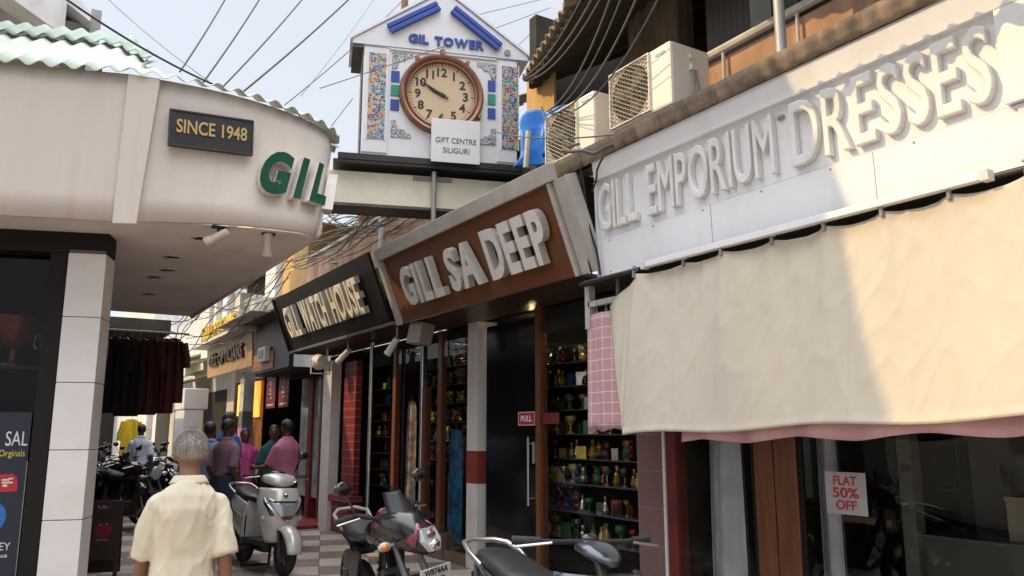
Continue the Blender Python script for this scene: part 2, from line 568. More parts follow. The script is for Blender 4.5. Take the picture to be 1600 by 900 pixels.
# ================================================================ ground
mb = MB(); mb.add([(-600, -600, -0.02), (600, -600, -0.02), (600, 600, -0.02), (-600, 600, -0.02)], [(0, 1, 2, 3)])
tag(part("ground", mb, mat("dusty asphalt", (0.07, 0.065, 0.06), 0.9, var=0.3, vs=2, bump=0.2), None), None, None, kind='structure')
def tile_floor():
    m = bpy.data.materials.new("chequered paving")
    m.use_nodes = True
    n, l = m.node_tree.nodes, m.node_tree.links
    b = n["Principled BSDF"]
    tc = n.new("ShaderNodeTexCoord")
    mp = n.new("ShaderNodeMapping")
    mp.inputs["Rotation"].default_value = (0, 0, math.radians(18.6))
    l.new(tc.outputs["Object"], mp.inputs[0])
    ck = n.new("ShaderNodeTexChecker")
    ck.inputs["Scale"].default_value = 1 / 0.58
    ck.inputs["Color1"].default_value = (0.60, 0.505, 0.43, 1)
    ck.inputs["Color2"].default_value = (0.27, 0.205, 0.17, 1)
    l.new(mp.outputs[0], ck.inputs[0])
    br = n.new("ShaderNodeTexBrick")
    br.offset = 0
    br.inputs["Scale"].default_value = 1
    br.inputs["Brick Width"].default_value = 0.58
    br.inputs["Row Height"].default_value = 0.58
    br.inputs["Mortar Size"].default_value = 0.006
    br.inputs["Color1"].default_value = (1, 1, 1, 1)
    br.inputs["Color2"].default_value = (0.86, 0.86, 0.86, 1)
    br.inputs["Mortar"].default_value = (0.45, 0.42, 0.4, 1)
    l.new(mp.outputs[0], br.inputs[0])
    mu = n.new("ShaderNodeMix"); mu.data_type = 'RGBA'; mu.blend_type = 'MULTIPLY'
    mu.inputs[0].default_value = 1
    l.new(ck.outputs[0], mu.inputs[6]); l.new(br.outputs[0], mu.inputs[7])
    nz = n.new("ShaderNodeTexNoise"); nz.inputs["Scale"].default_value = 1.7; nz.inputs["Detail"].default_value = 9
    nz.inputs["Roughness"].default_value = 0.7
    l.new(tc.outputs["Object"], nz.inputs[0])
    mr = n.new("ShaderNodeMapRange"); mr.inputs[1].default_value = 0.3; mr.inputs[2].default_value = 0.75
    mr.inputs[3].default_value = 1.05; mr.inputs[4].default_value = 0.62
    l.new(nz.outputs[0], mr.inputs[0])
    sc = n.new("ShaderNodeVectorMath"); sc.operation = 'SCALE'
    l.new(mu.outputs[2], sc.inputs[0]); l.new(mr.outputs[0], sc.inputs["Scale"])
    l.new(sc.outputs[0], b.inputs["Base Color"])
    r2 = n.new("ShaderNodeMapRange"); r2.inputs[3].default_value = 0.35; r2.inputs[4].default_value = 0.7
    l.new(nz.outputs[0], r2.inputs[0]); l.new(r2.outputs[0], b.inputs["Roughness"])
    return m
mb = MB(); mb.grid(20, 40, lambda u, v: (-4 + 8.6 * u, -3 + 60 * v, 0))
tag(part("pavement", mb, tile_floor(), None), None, None, kind='structure')

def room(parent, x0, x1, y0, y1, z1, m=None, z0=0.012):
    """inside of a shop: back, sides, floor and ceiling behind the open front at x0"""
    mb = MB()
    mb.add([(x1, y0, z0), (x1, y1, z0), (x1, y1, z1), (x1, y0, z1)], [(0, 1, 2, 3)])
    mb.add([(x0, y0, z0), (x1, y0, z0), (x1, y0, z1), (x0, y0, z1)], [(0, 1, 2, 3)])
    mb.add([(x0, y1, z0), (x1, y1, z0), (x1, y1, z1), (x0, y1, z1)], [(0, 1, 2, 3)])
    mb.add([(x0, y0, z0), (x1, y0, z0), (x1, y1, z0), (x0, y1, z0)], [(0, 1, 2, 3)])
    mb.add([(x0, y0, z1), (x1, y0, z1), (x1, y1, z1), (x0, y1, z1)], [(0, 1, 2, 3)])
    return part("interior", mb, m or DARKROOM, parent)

def corrugated(u0, v0, ud, vd, L, W, wave=0.076, amp=0.012, rag=0.0, per=8, seed=1):
    """sheet roofing: L along the eave (waves), W up the slope"""
    mb = MB()
    r = random.Random(seed)
    u0, ud, vd = Vector(u0), Vector(ud).normalized(), Vector(vd).normalized()
    nn = ud.cross(vd).normalized()
    if nn.z < 0: nn = -nn
    N = max(8, int(L / wave * per))
    off = {}
    def fn(u, v):
        s = u * L
        k = int(s / 0.8)
        if k not in off:
            off[k] = (r.uniform(0, rag), r.uniform(-0.3, 0.3) * rag)
        lap = off[k][0] * (1 - v)
        return u0 + ud * s + vd * (v * W - lap + v0) + nn * (amp * math.sin(2 * PI * s / wave) + off[k][1] * 0.15)
    mb.grid(N, 3, fn)
    return mb

# ================================================================ left corner shop
shopL = thing("corner_shop_building", "cream corner shop with rounded fascia and pale green corrugated roof", "building", (0, 7, 0))
o0 = shopL.location
TOP = [(-7.0, 8.93, 4.2), (-3.0, 7.585, 4.2), (0.52, 6.40, 4.2), (0.99, 6.345, 4.19), (1.35, 6.355, 4.18), (1.67, 6.42, 4.17), (1.97, 6.54, 4.16), (2.17, 6.70, 4.15), (2.26, 6.95, 4.15), (2.28, 7.4, 4.15), (2.26, 11.6, 4.15)]
BOT = [(-7.0, 8.93, 3.05), (-3.0, 7.585, 3.05), (0.50, 6.41, 3.05), (0.76, 6.36, 3.07), (1.10, 6.29, 3.09), (1.40, 6.225, 3.10), (1.68, 6.19, 3.10), (1.88, 6.215, 3.10), (1.97, 6.33, 3.10), (1.985, 6.7, 3.09), (1.95, 11.6, 3.06)]
def spl(P, sub=5):
    out = []
    P = [Vector(p) for p in P]
    for i in range(len(P) - 1):
        if i < 2 or i == len(P) - 2:
            n_ = 2 if i < 2 else 6
            for k in range(n_):
                out.append(P[i].lerp(P[i + 1], k / n_))
            continue
        a, b, c, d = P[max(i - 1, 2)], P[i], P[i + 1], P[min(i + 2, len(P) - 1)]
        for k in range(sub):
            t = k / sub
            out.append(0.5 * ((2 * b) + (c - a) * t + (2 * a - 5 * b + 4 * c - d) * t * t + (3 * b - a - 3 * c + d) * t ** 3))
    out.append(P[-1])
    return out
TS, BS = spl(TOP), spl(BOT)
mb = MB()
L = lambda p: Vector(p) - o0
for k in range(len(TS) - 1):
    pass
mb.grid(len(TS) - 1, 6, lambda u, v: L(BS[round(u * (len(TS) - 1))].lerp(TS[round(u * (len(TS) - 1))], v)))
part("fascia", mb, PLASTER, shopL, smooth=50, solid=0.04)
nrm = Vector((-0.319, -0.948, 0))
mb = MB()
a0, a1 = Vector((0.515, 6.405, 4.19)), Vector((0.735, 6.358, 4.185))
b0, b1 = Vector((0.497, 6.41, 3.02)), Vector((0.655, 6.375, 3.03))
mb.hexa([L(p + nrm * 0.005) for p in (b0, b1, a1, a0)], [L(p + nrm * 0.055) for p in (b0, b1, a1, a0)])
part("corner_trim", mb, PLASTER, shopL, bevel=0.006)
mb = MB()
mb.grid(40, 1, lambda u, v: L(BS[min(len(BS) - 1, round(u * (len(BS) - 1)))] + Vector((0, 0, 0.03))) if v < 0.5 else L(Vector((min(1.5, BS[round(u * (len(BS) - 1))].x - 0.3), 11.6, 3.09))))
mb2 = MB(); poly = [L((p.x - (0.012 if p.y > 6.5 else 0), p.y + 0.012, 3.085)) for p in BS] + [L((-7, 11.6, 3.085))]
mb2.add(poly, [tuple(range(len(poly)))])
part("soffit", mb2, SOFFIT, shopL)
# green corrugated roof following the corner
RT = []
for i, p in enumerate(TS):
    q = TS[min(i + 1, len(TS) - 1)] - TS[max(i - 1, 0)]
    q.z = 0
    RT.append((p, Vector((q.y, -q.x, 0)).normalized()))
acc = [0.0]
for i in range(1, len(TS)):
    acc.append(acc[-1] + (TS[i] - TS[i - 1]).length)
def along(s):
    for i in range(1, len(acc)):
        if s <= acc[i]:
            t = (s - acc[i - 1]) / max(1e-6, acc[i] - acc[i - 1])
            return RT[i - 1][0].lerp(RT[i][0], t), RT[i - 1][1].lerp(RT[i][1], t).normalized()
    return RT[-1]
def roof_sheet(s0, s1, w0, w1, dz, wave, amp):
    mb = MB()
    N = int((s1 - s0) / wave * 10)
    def fn(u, v):
        s = s0 + (s1 - s0) * u
        p, nn = along(s)
        k = int(s / 0.9)
        jig = 0.03 * math.sin(k * 12.9)
        w = w0 + (w1 - w0) * v
        tp_ = min(1.0, max(0.0, (p.x - 0.2) / 0.95))
        if p.y > 6.9 and p.x > 1.5: tp_ = 1.0
        w = w * (1 - 0.90 * tp_) if w > 0 else w
        sl = 0.66 * w * (1 - 0.5 * tp_)
        nn = (nn * (1 - tp_) + nn * tp_).normalized()
        return L(p - nn * w + Vector((0, 0, 0.045 + sl + dz + amp * math.sin(2 * PI * s / wave) * (1 - 0.12 * v) + jig * (0.3 if v < .5 else 0.5))))
    mb.grid(N, 4, fn)
    return mb
part("roof", roof_sheet(0.0, acc[-1], -0.09, 0.95, 0.0, 0.152, 0.021), GREENROOF, shopL, smooth=60, solid=0.004)
part("roof_ridge_sheet", roof_sheet(0.0, next(acc[i] for i in range(len(TS)) if TS[i].x > 0.6), 0.80, 1.25, 0.05, 0.152, 0.022), GREENDARK, shopL, smooth=60, solid=0.004)
# tiled column, bronze jamb, dark beam
cr = -math.radians(18.6)
col = MB()
cxy = (0.425, 7.17)
zs = [0, 0.36, 0.87, 1.385, 1.895, 2.405, 2.915]
for i in range(len(zs) - 1):
    mbz = (zs[i] + zs[i + 1]) / 2
    col.obox((cxy[0], cxy[1] - 7, mbz), (0.137, 0.137, (zs[i + 1] - zs[i]) / 2 - 0.003), (0, 0, cr))
part("column", col, WHITETILE, shopL, bevel=0.003)
mb = MB(); mb.obox((cxy[0], cxy[1] - 7, 1.47), (0.131, 0.131, 1.47), (0, 0, cr))
part("column_core", mb, mat("grey tile grout", (0.12, 0.10, 0.09), 0.9), shopL)
mb = MB()
jx = Vector((cxy[0], cxy[1], 0)) - D1 * 0.205
mb.obox((jx.x, jx.y - 7 + 0.03, 1.46), (0.062, 0.13, 1.46), (0, 0, cr))
part("door_jamb", mb, JAMB, shopL)
mb = MB()
bx = Vector((cxy[0], cxy[1], 0)) - D1 * 2.4
mb.obox((bx.x, bx.y - 7, 3.0), (2.54, 0.12, 0.083), (0, 0, cr))
part("lintel", mb, JAMB, shopL)
# side walls, back, upper storey block beyond the roof
mb = MB()
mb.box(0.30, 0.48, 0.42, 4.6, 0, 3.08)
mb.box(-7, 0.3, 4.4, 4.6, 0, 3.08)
part("wall", mb, mat("dark brown wall", (0.10, 0.085, 0.07), 0.8, var=0.3, vs=3), shopL)  # plain dark brown base colour
mb = MB()
wl0 = Vector((cxy[0], cxy[1], 0)) - D1 * 0.27
def inL(s, back, z):
    p = wl0 - D1 * s + D2 * back
    return (p.x, p.y - 7, z)
mb.add([inL(0, 0.05, 0.3), inL(4, 0.05, 0.3), inL(4, 0.05, 2.92), inL(0, 0.05, 2.92)], [(0, 1, 2, 3)])
part("shop_window", mb, DARKGLASS, shopL)
mb = MB()
for q in ([inL(0, 1.4, 0), inL(4, 1.4, 0), inL(4, 1.4, 2.95), inL(0, 1.4, 2.95)], [inL(0, 0.06, 0), inL(0, 1.4, 0), inL(0, 1.4, 2.95), inL(0, 0.06, 2.95)],
          [inL(0, 0.06, 2.94), inL(0, 1.4, 2.94), inL(4, 1.4, 2.94), inL(4, 0.06, 2.94)], [inL(0, 0.06, 0.3), inL(0, 1.4, 0.3), inL(4, 1.4, 0.3), inL(4, 0.06, 0.3)]):
    mb.add(q, [(0, 1, 2, 3)])
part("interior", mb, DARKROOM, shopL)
mb = MB()
mb.prism([inL(0.02, 0.25, 2.02), inL(4, 0.25, 2.02), inL(4, 0.95, 2.02), inL(0.02, 0.95, 2.02)], (0, 0, 0.025))
mb.prism([inL(0.02, 0.25, 1.62), inL(4, 0.25, 1.62), inL(4, 0.95, 1.62), inL(0.02, 0.95, 1.62)], (0, 0, 0.025))
part("shelf", mb, mat("dark glossy shelf", (0.03, 0.028, 0.026), 0.25), shopL)
# upper storey and slab, unseen, added and shaped to shade the signs opposite
mb = MB()
mb.prism([L((-1.0, 7.75, 4.6)), L((-1.0, 10.9, 4.6)), L((-7, 10.9, 4.6)), L((-7, 9.9, 4.6))], (0, 0, 2.45))
part("upper_storey", mb, WHITE_OLD, shopL)
mb = MB()
mb.prism([L((-0.75, 5.395, 7.052)), L((-0.75, 11.3, 7.052)), L((-1.6, 10.8, 7.052)), L((-7.5, 10.8, 7.052)), L((-7.5, 7.08, 7.052))], (0, 0, 0.4))
part("shade_slab", mb, CONCRETE, shopL)  # slab added out of view as a sun blocker
# poster pasted inside the window
post = thing("window_poster", "dark blue shop window poster with white, yellow and red print beside white column", "poster")
orient(post, wl0 - D1 * 0.06 + D2 * 0.03 + Vector((0, 0, 0.25)), D1, (0, 0, 1))
# local x runs to the right; right edge at x = 0
mb = MB(); mb.box(-1.2, 0.0, 0, 1.42, -0.006, 0)
part("panel", mb, mat("dark navy print", (0.010, 0.012, 0.028), 0.4, var=0.2), post)
mb = MB(); mb.box(-0.002, 0.004, 0, 1.05, -0.004, 0.003)
part("edge_strip", mb, GREYMETAL, post)
PW = mat("white print", (0.62, 0.62, 0.62), 0.5); PY = mat("yellow print", (0.55, 0.48, 0.05), 0.5)
word(post, "SAL", -0.165, -0.012, 1.165, 1.275, PW, 0.003, 0.0)
word(post, "Orginals", -0.20, -0.022, 1.07, 1.135, PY, 0.003, 0.0)
word(post, "EY", -0.13, -0.055, 0.395, 0.45, PW, 0.003, 0.0)
word(post, "oy68", -0.16, -0.07, 0.335, 0.365, PW, 0.003, 0.0)
mb = MB(); mb.prism([(-0.23, 0.82, 0.0), (-0.052, 0.825, 0), (-0.045, 0.86, 0), (-0.062, 0.93, 0), (-0.09, 0.955, 0), (-0.23, 0.95, 0)], (0, 0, 0.003))
part("red_emblem", mb, mat("red print", (0.42, 0.015, 0.02), 0.5), post)
mb = MB()
for (x, y, w, h) in ((-0.16, 0.905, 0.05, 0.012), (-0.16, 0.885, 0.075, 0.012), (-0.15, 0.86, 0.03, 0.018), (-0.115, 0.915, 0.03, 0.01)):
    mb.box(x, x + w, y, y + h, 0.003, 0.005)
part("emblem_strokes", mb, PW, post)
mb = MB(); mb.lathe([(0.12, 0.0), (0.12, 0.003)], (-0.225, 0.64, 0), n=32)
part("blue_disc", mb, mat("blue print", (0.02, 0.13, 0.42), 0.5), post)

# trophies on the shelf
def trophy(s, back, h, r, m, label, two=True):
    p = inL(s, back, 2.046)
    t = thing("trophy_cup", label, "trophy", (p[0], p[1] + 7, p[2]))
    mb = MB(); mb.lathe([(r * 0.55, 0), (r * 0.55, 0.03), (r * 0.2, 0.05), (r * 0.16, h * 0.35), (r * 0.7, h * 0.48), (r, h * 0.8), (r * 1.06, h), (r * 0.95, h), (r * 0.8, h * 0.75), (0.01, h * 0.5)], n=20)
    part("cup", mb, m, t, smooth=40)
    if two:
        for sg in (-1, 1):
            mb = MB(); mb.tube([(sg * r * math.cos(a) * 0.55 + sg * r * 0.9, 0, h * 0.72 + math.sin(a) * h * 0.22) for a in [i * PI / 8 - PI / 2 for i in range(9)]], 0.008, 6)
            part("handle", mb, m, t, smooth=40)
SILV = mat("trophy silver", (0.6, 0.6, 0.6), 0.15, 1.0)
trophy(0.38, 0.45, 0.42, 0.16, mat("trophy red", (0.38, 0.07, 0.05), 0.25, 0.3), "large red trophy cup on the dark window shelf", False)
trophy(0.15, 0.5, 0.3, 0.07, SILV, "silver trophy cup with looped handles next to the red one")
trophy(0.00, 0.65, 0.3, 0.06, SILV, "silver trophy cup at the window edge near the white column")

# ================================================================ right hand shops (front at X = 4.6)
FX = 4.6
def roof_strip(name, parent, y0, y1, xe, ze, seed, m=RUSTROOF, wave=0.076, amp=0.014):
    s = Vector((5.0 - xe, 0, 0.45))
    mb = corrugated((xe, y0, ze), 0.0, (0, 1, 0), s, y1 - y0, s.length, wave, amp, 0.05, 8, seed)
    return part(name, mb, m, parent, smooth=60, solid=0.006)

# --- dress shop
shopE = thing("dress_shop_building", "white fronted dress shop with cream canvas blind and rusty roof sheets", "building", (FX, 3, 0))
def R(parent):  # local offset helper: world -> local for unrotated things
    loc = parent.location.copy()
    return lambda x, y, z: (x - loc.x, y - loc.y, z - loc.z)
def wbox(mb, parent, x0, x1, y0, y1, z0, z1):
    l = parent.location
    return mb.box(x0 - l.x, x1 - l.x, y0 - l.y, y1 - l.y, z0 - l.z, z1 - l.z)
def wpart(name, parent, boxes, m, **k):
    if name in ("door", "back_shelf", "pillar_plinth", "wall", "roof_beam", "gable_wall"):
        mb = MB()
        for b in boxes: wbox(mb, parent, *b)
        return part(name, mb, m, parent, **k)
    for b in boxes:
        mb = MB(); wbox(mb, parent, *b)
        o = part(name, mb, m, parent, **k)
    return o
def pane(name, parent, x, y0, y1, z0, z1, m=None):
    mb = MB(); l = parent.location
    mb.add([(x - l.x, y0 - l.y, z0), (x - l.x, y1 - l.y, z0), (x - l.x, y1 - l.y, z1), (x - l.x, y0 - l.y, z1)], [(0, 1, 2, 3)])
    return part(name, mb, m or GLASS, parent)
def wroom(parent, x0, x1, y0, y1, z1, m=None):
    l = parent.location
    return room(parent, x0 - l.x, x1 - l.x, y0 - l.y, y1 - l.y, z1, m)

DIMROOM = mat("dim shop interior", (0.045, 0.038, 0.03), 0.8, var=0.35, vs=2)
wroom(shopE, FX, 8.0, -0.5, 5.06, 2.72, DIMROOM)
wpart("tiled_pillar", shopE, [(FX - 0.02, FX + 0.25, 5.08, 5.40, 0, 2.72)], PINKTILE)
wpart("pillar_edge", shopE, [(FX - 0.03, FX + 0.04, 5.045, 5.075, 0, 2.72)], WHITE_OLD)
wpart("door_post", shopE, [(FX - 0.02, FX + 0.10, 4.93, 5.04, 0, 2.72)], REDPOST)
wd = wpart("door", shopE, [(FX - 0.01, FX + 0.05, 3.955, 4.125, 0.02, 2.72), (FX - 0.01, FX + 0.05, 3.755, 3.945, 0.02, 2.72), (FX + 0.03, FX + 0.05, 3.93, 3.97, 0.02, 2.72)], WOOD, bevel=0.006)
pane("display_window", shopE, FX + 0.01, 4.14, 4.92, 0.05, 2.72)
pane("shop_window", shopE, FX + 0.01, -0.4, 3.74, 0.05, 2.72)
wpart("window_frame", shopE, [(FX, FX + 0.05, 3.71, 3.75, 0, 2.72), (FX, FX + 0.05, -0.45, 3.7, 0.0, 0.06), (FX, FX + 0.05, 4.13, 4.16, 0, 2.72)], JAMB)
wpart("soffit", shopE, [(3.86, FX + 0.05, -0.5, 5.22, 2.70, 2.73)], BLACKM)
wpart("parapet", shopE, [(4.5, 4.62, 0.4, 4.95, 3.7, 4.42)], ORANGEWALL)
rl = MB()
rl.tube([(0, 1.95, 0), (0, 1.93, 0.35), (0, 1.7, 0.47), (0, -2.5, 0.47)], 0.035, 8)
for yy in (1.1, 0.4, -0.4, -1.2):
    rl.tube([(0, yy, 0.1), (0, yy, 0.46)], 0.014, 6)
rlo = part("railing", rl, WHITE_OLD, shopE, smooth=40); rlo.location = (4.46 - FX, 0, 4.0)
roof_strip("roof", shopE, -0.5, 5.2, 3.60, 3.69, 3, RUSTROOF, 0.13, 0.022)
wpart("roof_beam", shopE, [(3.80, 3.88, -0.5, 5.2, 3.68, 3.75), (4.4, 5.0, -0.5, 5.2, 3.2, 3.69)], BLACKM)
mb = MB(); mb.tube([(4.02 - FX, 3.20 - 3, 3.86), (4.02 - FX, 3.20 - 3, 5.6)], 0.035, 10)
part("standpipe", mb, mat("pale grey pipe", (0.42, 0.44, 0.46), 0.45, 0.2, var=0.1), shopE, smooth=40)
mb = MB(); mb.grid(420, 3, lambda u, v: (3.605 + 0.03 * (1 - v) + 0.018 * math.sin(2 * PI * u * 5.7 / 0.13) - FX, -0.5 + 5.7 * u - 3, 3.605 + 0.10 * v + 0.012 * math.sin(2 * PI * u * 5.7 / 0.13) - 0.04 * (0.5 + mnoise.noise(Vector((math.floor(u * 9) * 3.7, 0, 2)))) * (1 - v)))
part("eave_sheet", mb, RUSTROOF, shopE, smooth=60, solid=0.004)
# upper room behind the parapet
wpart("timber_post", shopE, [(4.9, 5.1, 5.04, 5.74, 3.9, 6.6)], OLDWOOD)
mb = MB(); mb.grid(80, 1, lambda u, v: (0.015 * math.sin(u * 2 * PI * 14), -1.0 * (u - 1), v * 2.6))
cs = part("metal_shutter", mb, mat("grey corrugated sheet", (0.13, 0.13, 0.13), 0.6, 0.3, var=0.1, vs=2, dirt=(0.07, 0.065, 0.06), da=0.5, ds=2), shopE, smooth=60, solid=0.003)
cs.location = (5.0 - FX, 3.78 - 3, 3.9)
wpart("shutter_patch", shopE, [(4.965, 4.975, 4.03, 4.25, 4.78, 5.22)], mat("pale blue grey sheet", (0.30, 0.33, 0.34), 0.5), bevel=0.002)
wpart("upper_wall", shopE, [(6.2, 6.4, -0.5, 9.0, 3.9, 6.8), (4.95, 6.2, 3.55, 3.75, 3.9, 6.8), (4.9, 5.0, -0.5, 3.55, 3.9, 6.8)], mat("shade dark wall", (0.028, 0.024, 0.021), 0.9, var=0.4, vs=3))  # shade of the openings under the eave put into the wall colour
wpart("upper_floor", shopE, [(4.62, 6.4, -0.5, 9.0, 3.9, 4.0)], CONCRETE)
# old roof with ragged sheets over the upper room; its eave runs at an angle to the street
E0 = Vector((4.473, 7.0, 5.33))
l = shopE.location
mb = corrugated(E0 - l - D2 * 6.5, 0.0, D2, (0.83, -0.28, 0.42), 6.5, 3.2, 0.15, 0.028, 0.10, 10, 5)
part("upper_roof", mb, RUSTROOF, shopE, smooth=60, solid=0.02)
mb = corrugated(E0 - l - D2 * 6.5 + Vector((0.07, -0.02, -0.07)), 0.0, D2, (0.83, -0.28, 0.42), 6.5, 3.0, 0.15, 0.02, 0.08, 10, 9)
part("upper_roof_lining", mb, mat("shade dark timber", (0.035, 0.027, 0.02), 0.9, var=0.3, vs=6), shopE, smooth=60, solid=0.03)  # shade of the roof underside put into this near-black colour
mb = MB()
for k in range(12):
    p = E0 - l - D2 * (0.3 + k * 0.5)
    mb.tube([p + Vector((0.05, 0, -0.03)), p + Vector((2.2, -0.7, 0.98))], 0.04, 4)
part("rafters", mb, OLDWOOD, shopE)
wpart("gable_panel", shopE, [(4.60, 4.63, 6.62, 7.16, 4.9, 5.62)], YELLOWWALL)
wpart("gable_wall", shopE, [(4.64, 6.3, 7.02, 7.16, 4.0, 6.2)], mat("shade dark wall", (0.028, 0.024, 0.021)))

# --- gift shop with brown sign
shopG = thing("gift_shop_building", "gift shop with dark glass front, red banded white pillar and black door", "building", (FX, 7, 0))
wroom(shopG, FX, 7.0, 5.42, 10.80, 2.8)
wpart("striped_pillar", shopG, [(FX - 0.06, FX + 0.2, 8.14, 8.39, 0, 0.94), (FX - 0.06, FX + 0.2, 8.14, 8.39, 1.304, 2.8)], WHITETILE, bevel=0.004)
wpart("pillar_band", shopG, [(FX - 0.062, FX + 0.2, 8.138, 8.392, 0.942, 1.302)], mat("red brown tile", (0.22, 0.045, 0.03), 0.35, var=0.1))
dr = wpart("door", shopG, [(FX + 0.0, FX + 0.05, 6.98, 8.04, 0.02, 2.72)], mat("black glass door", (0.006, 0.006, 0.007), 0.12, var=0.2), bevel=0.004)
mb = MB()
hl = shopG.location
mb.tube([(FX - 0.055 - FX, 7.075 - 7, 0.78), (FX - 0.055 - FX, 7.075 - 7, 1.47)], 0.012, 8)
for z in (0.85, 1.40): mb.tube([(-0.055, 0.075, z), (0.0, 0.075, z)], 0.008, 6)
part("handle", mb, STEEL, dr, smooth=40)
wpart("lock_plate", dr, [(FX - 0.012 - FX + 0, 0.0, 7.02 - 7, 7.06 - 7, 1.2, 1.42)], GREYMETAL)
wpart("door_post", shopG, [(FX - 0.03, FX + 0.07, 6.89, 6.97, 0, 2.8)], WOOD)
pane("display_window", shopG, FX, 5.45, 6.88, 0.12, 2.78)
pane("side_window", shopG, FX, 8.42, 8.98, 0.12, 2.78)
wpart("window_base", shopG, [(FX - 0.04, FX + 0.05, 5.42, 6.88, 0, 0.12), (FX - 0.04, FX + 0.05, 8.42, 9.0, 0, 0.12)], mat("brown tile", (0.16, 0.10, 0.07), 0.4))
wpart("soffit", shopG, [(3.9, FX + 0.08, 5.27, 9.05, 2.80, 2.83)], mat("dark brown soffit", (0.055, 0.028, 0.018), 0.35, var=0.2))
wpart("valance", shopG, [(FX + 0.03, FX + 0.06, 5.45, 6.88, 2.54, 2.79), (FX + 0.03, FX + 0.06, 8.42, 9.0, 2.54, 2.79)], BLACKM)  # boards added to hide the fill bulbs from view
roof_strip("roof", shopG, 5.2, 9.15, 3.46, 3.70, 4, DARKROOF)
wpart("roof_beam", shopG, [(3.9, 5.0, 5.22, 9.1, 3.2, 3.66)], BLACKM)
wpart("upper_wall", shopG, [(5.4, 5.6, 9.0, 9.4, 3.9, 6.0), (4.9, 5.0, 7.16, 9.3, 3.9, 5.0)], mat("shade dark wall", (0.028, 0.024, 0.021)))  # dark openings drawn as near-black walls, their shade in the colour

# --- watch shop
shopW = thing("watch_shop_building", "watch shop with red brick pillar, black sign band and orange upper storey", "building", (FX, 11, 0))
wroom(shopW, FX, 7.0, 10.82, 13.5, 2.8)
wpart("brick_pillar", shopW, [(FX - 0.12, FX - 0.02, 11.90, 12.42, 0.0, 2.62)], REDBRICK)
wpart("pillar_plinth", shopW, [(FX - 0.22, FX + 0.02, 11.84, 12.55, 0, 0.46), (FX - 0.26, FX + 0.02, 11.80, 12.6, 0.46, 0.56)], REDBRICK, bevel=0.02)
wpart("slim_pillar", shopW, [(FX - 0.28, FX - 0.12, 12.58, 12.98, 0, 2.66)], WHITETILE)
mb = MB()
for yy, xx in ((10.95, FX - 0.25), (9.72, FX - 0.02)):
    mb.tube([(xx - FX, yy - 11, 0), (xx - FX, yy - 11, 2.8)], 0.028, 10)
part("steel_pole", mb, STEEL, shopW, smooth=40)
wpart("window_frame", shopW, [(FX - 0.02, FX + 0.06, 9.16, 9.26, 0, 2.8), (FX - 0.02, FX + 0.06, 10.6, 10.7, 0, 2.8), (FX - 0.03, FX + 0.07, 9.62, 9.70, 0, 2.1)], mat("reddish brown wood frame", (0.16, 0.05, 0.025), 0.4, var=0.2, vs=5, stretch=(5, 5, 0.5)))
wpart("window_base", shopW, [(FX - 0.06, FX + 0.1, 9.0, 10.7, 0, 0.30)], mat("brown tile", (0.16, 0.10, 0.07), 0.4))
pane("display_window", shopW, FX, 9.02, 10.6, 0.3, 2.78)
pane("shop_window", shopW, FX + 0.02, 12.98, 13.5, 0.1, 2.78)
wpart("soffit", shopW, [(3.92, FX + 0.08, 9.1, 13.6, 2.83, 2.86)], mat("dark brown soffit", (0.055, 0.028, 0.018)))
wpart("valance", shopW, [(FX + 0.065, FX + 0.09, 9.02, 11.8, 2.50, 2.79)], BLACKM)  # board added to screen the bulbs in this window
roof_strip("roof", shopW, 9.15, 14.0, 3.48, 3.72, 6, DARKROOF)
wpart("roof_beam", shopW, [(3.95, 5.0, 9.1, 13.6, 3.2, 3.68)], BLACKM)
wpart("doorstep", shopW, [(FX - 0.7, FX, 12.95, 15.5, 0.006, 0.05)], mat("red carpet", (0.20, 0.025, 0.025), 0.9, bump=0.1))
wpart("parapet", shopW, [(4.5, 4.66, 9.4, 14.8, 3.9, 4.72)], ORANGEWALL)
wpart("parapet_cap", shopW, [(4.46, 4.70, 9.38, 14.8, 4.722, 4.77)], WHITE_OLD)
wpart("upper_wall", shopW, [(5.5, 5.7, 9.4, 14.8, 3.9, 6.1)], PINKRED)
wpart("upper_window", shopW, [(5.46, 5.52, 13.2, 14.4, 4.3, 5.5), (5.46, 5.52, 10.4, 11.4, 4.4, 5.5), (5.46, 5.52, 11.9, 12.7, 4.4, 5.5)], BLACKM)
wpart("ochre_block", shopW, [(4.52, 6.5, 14.82, 16.5, 3.7, 5.55)], YELLOWWALL)
mb = corrugated((4.25, 9.3 - 0, 5.62), 0, (0, 1, 0), (1, 0, 0.45), 5.6, 2.2, 0.15, 0.025, 0.12, 8, 12)
ur = part("upper_roof", mb, RUSTROOF, shopW, smooth=60, solid=0.015); ur.location = (-FX, -11, 0)
mb = MB(); mb.tube([(0, 0, 3.7), (0, 0, 4.95)], 0.05, 10); tp = part("roof_post", mb, WHITE_OLD, shopW, smooth=40); tp.location = (4.3 - FX, 10.6 - 11, 0)

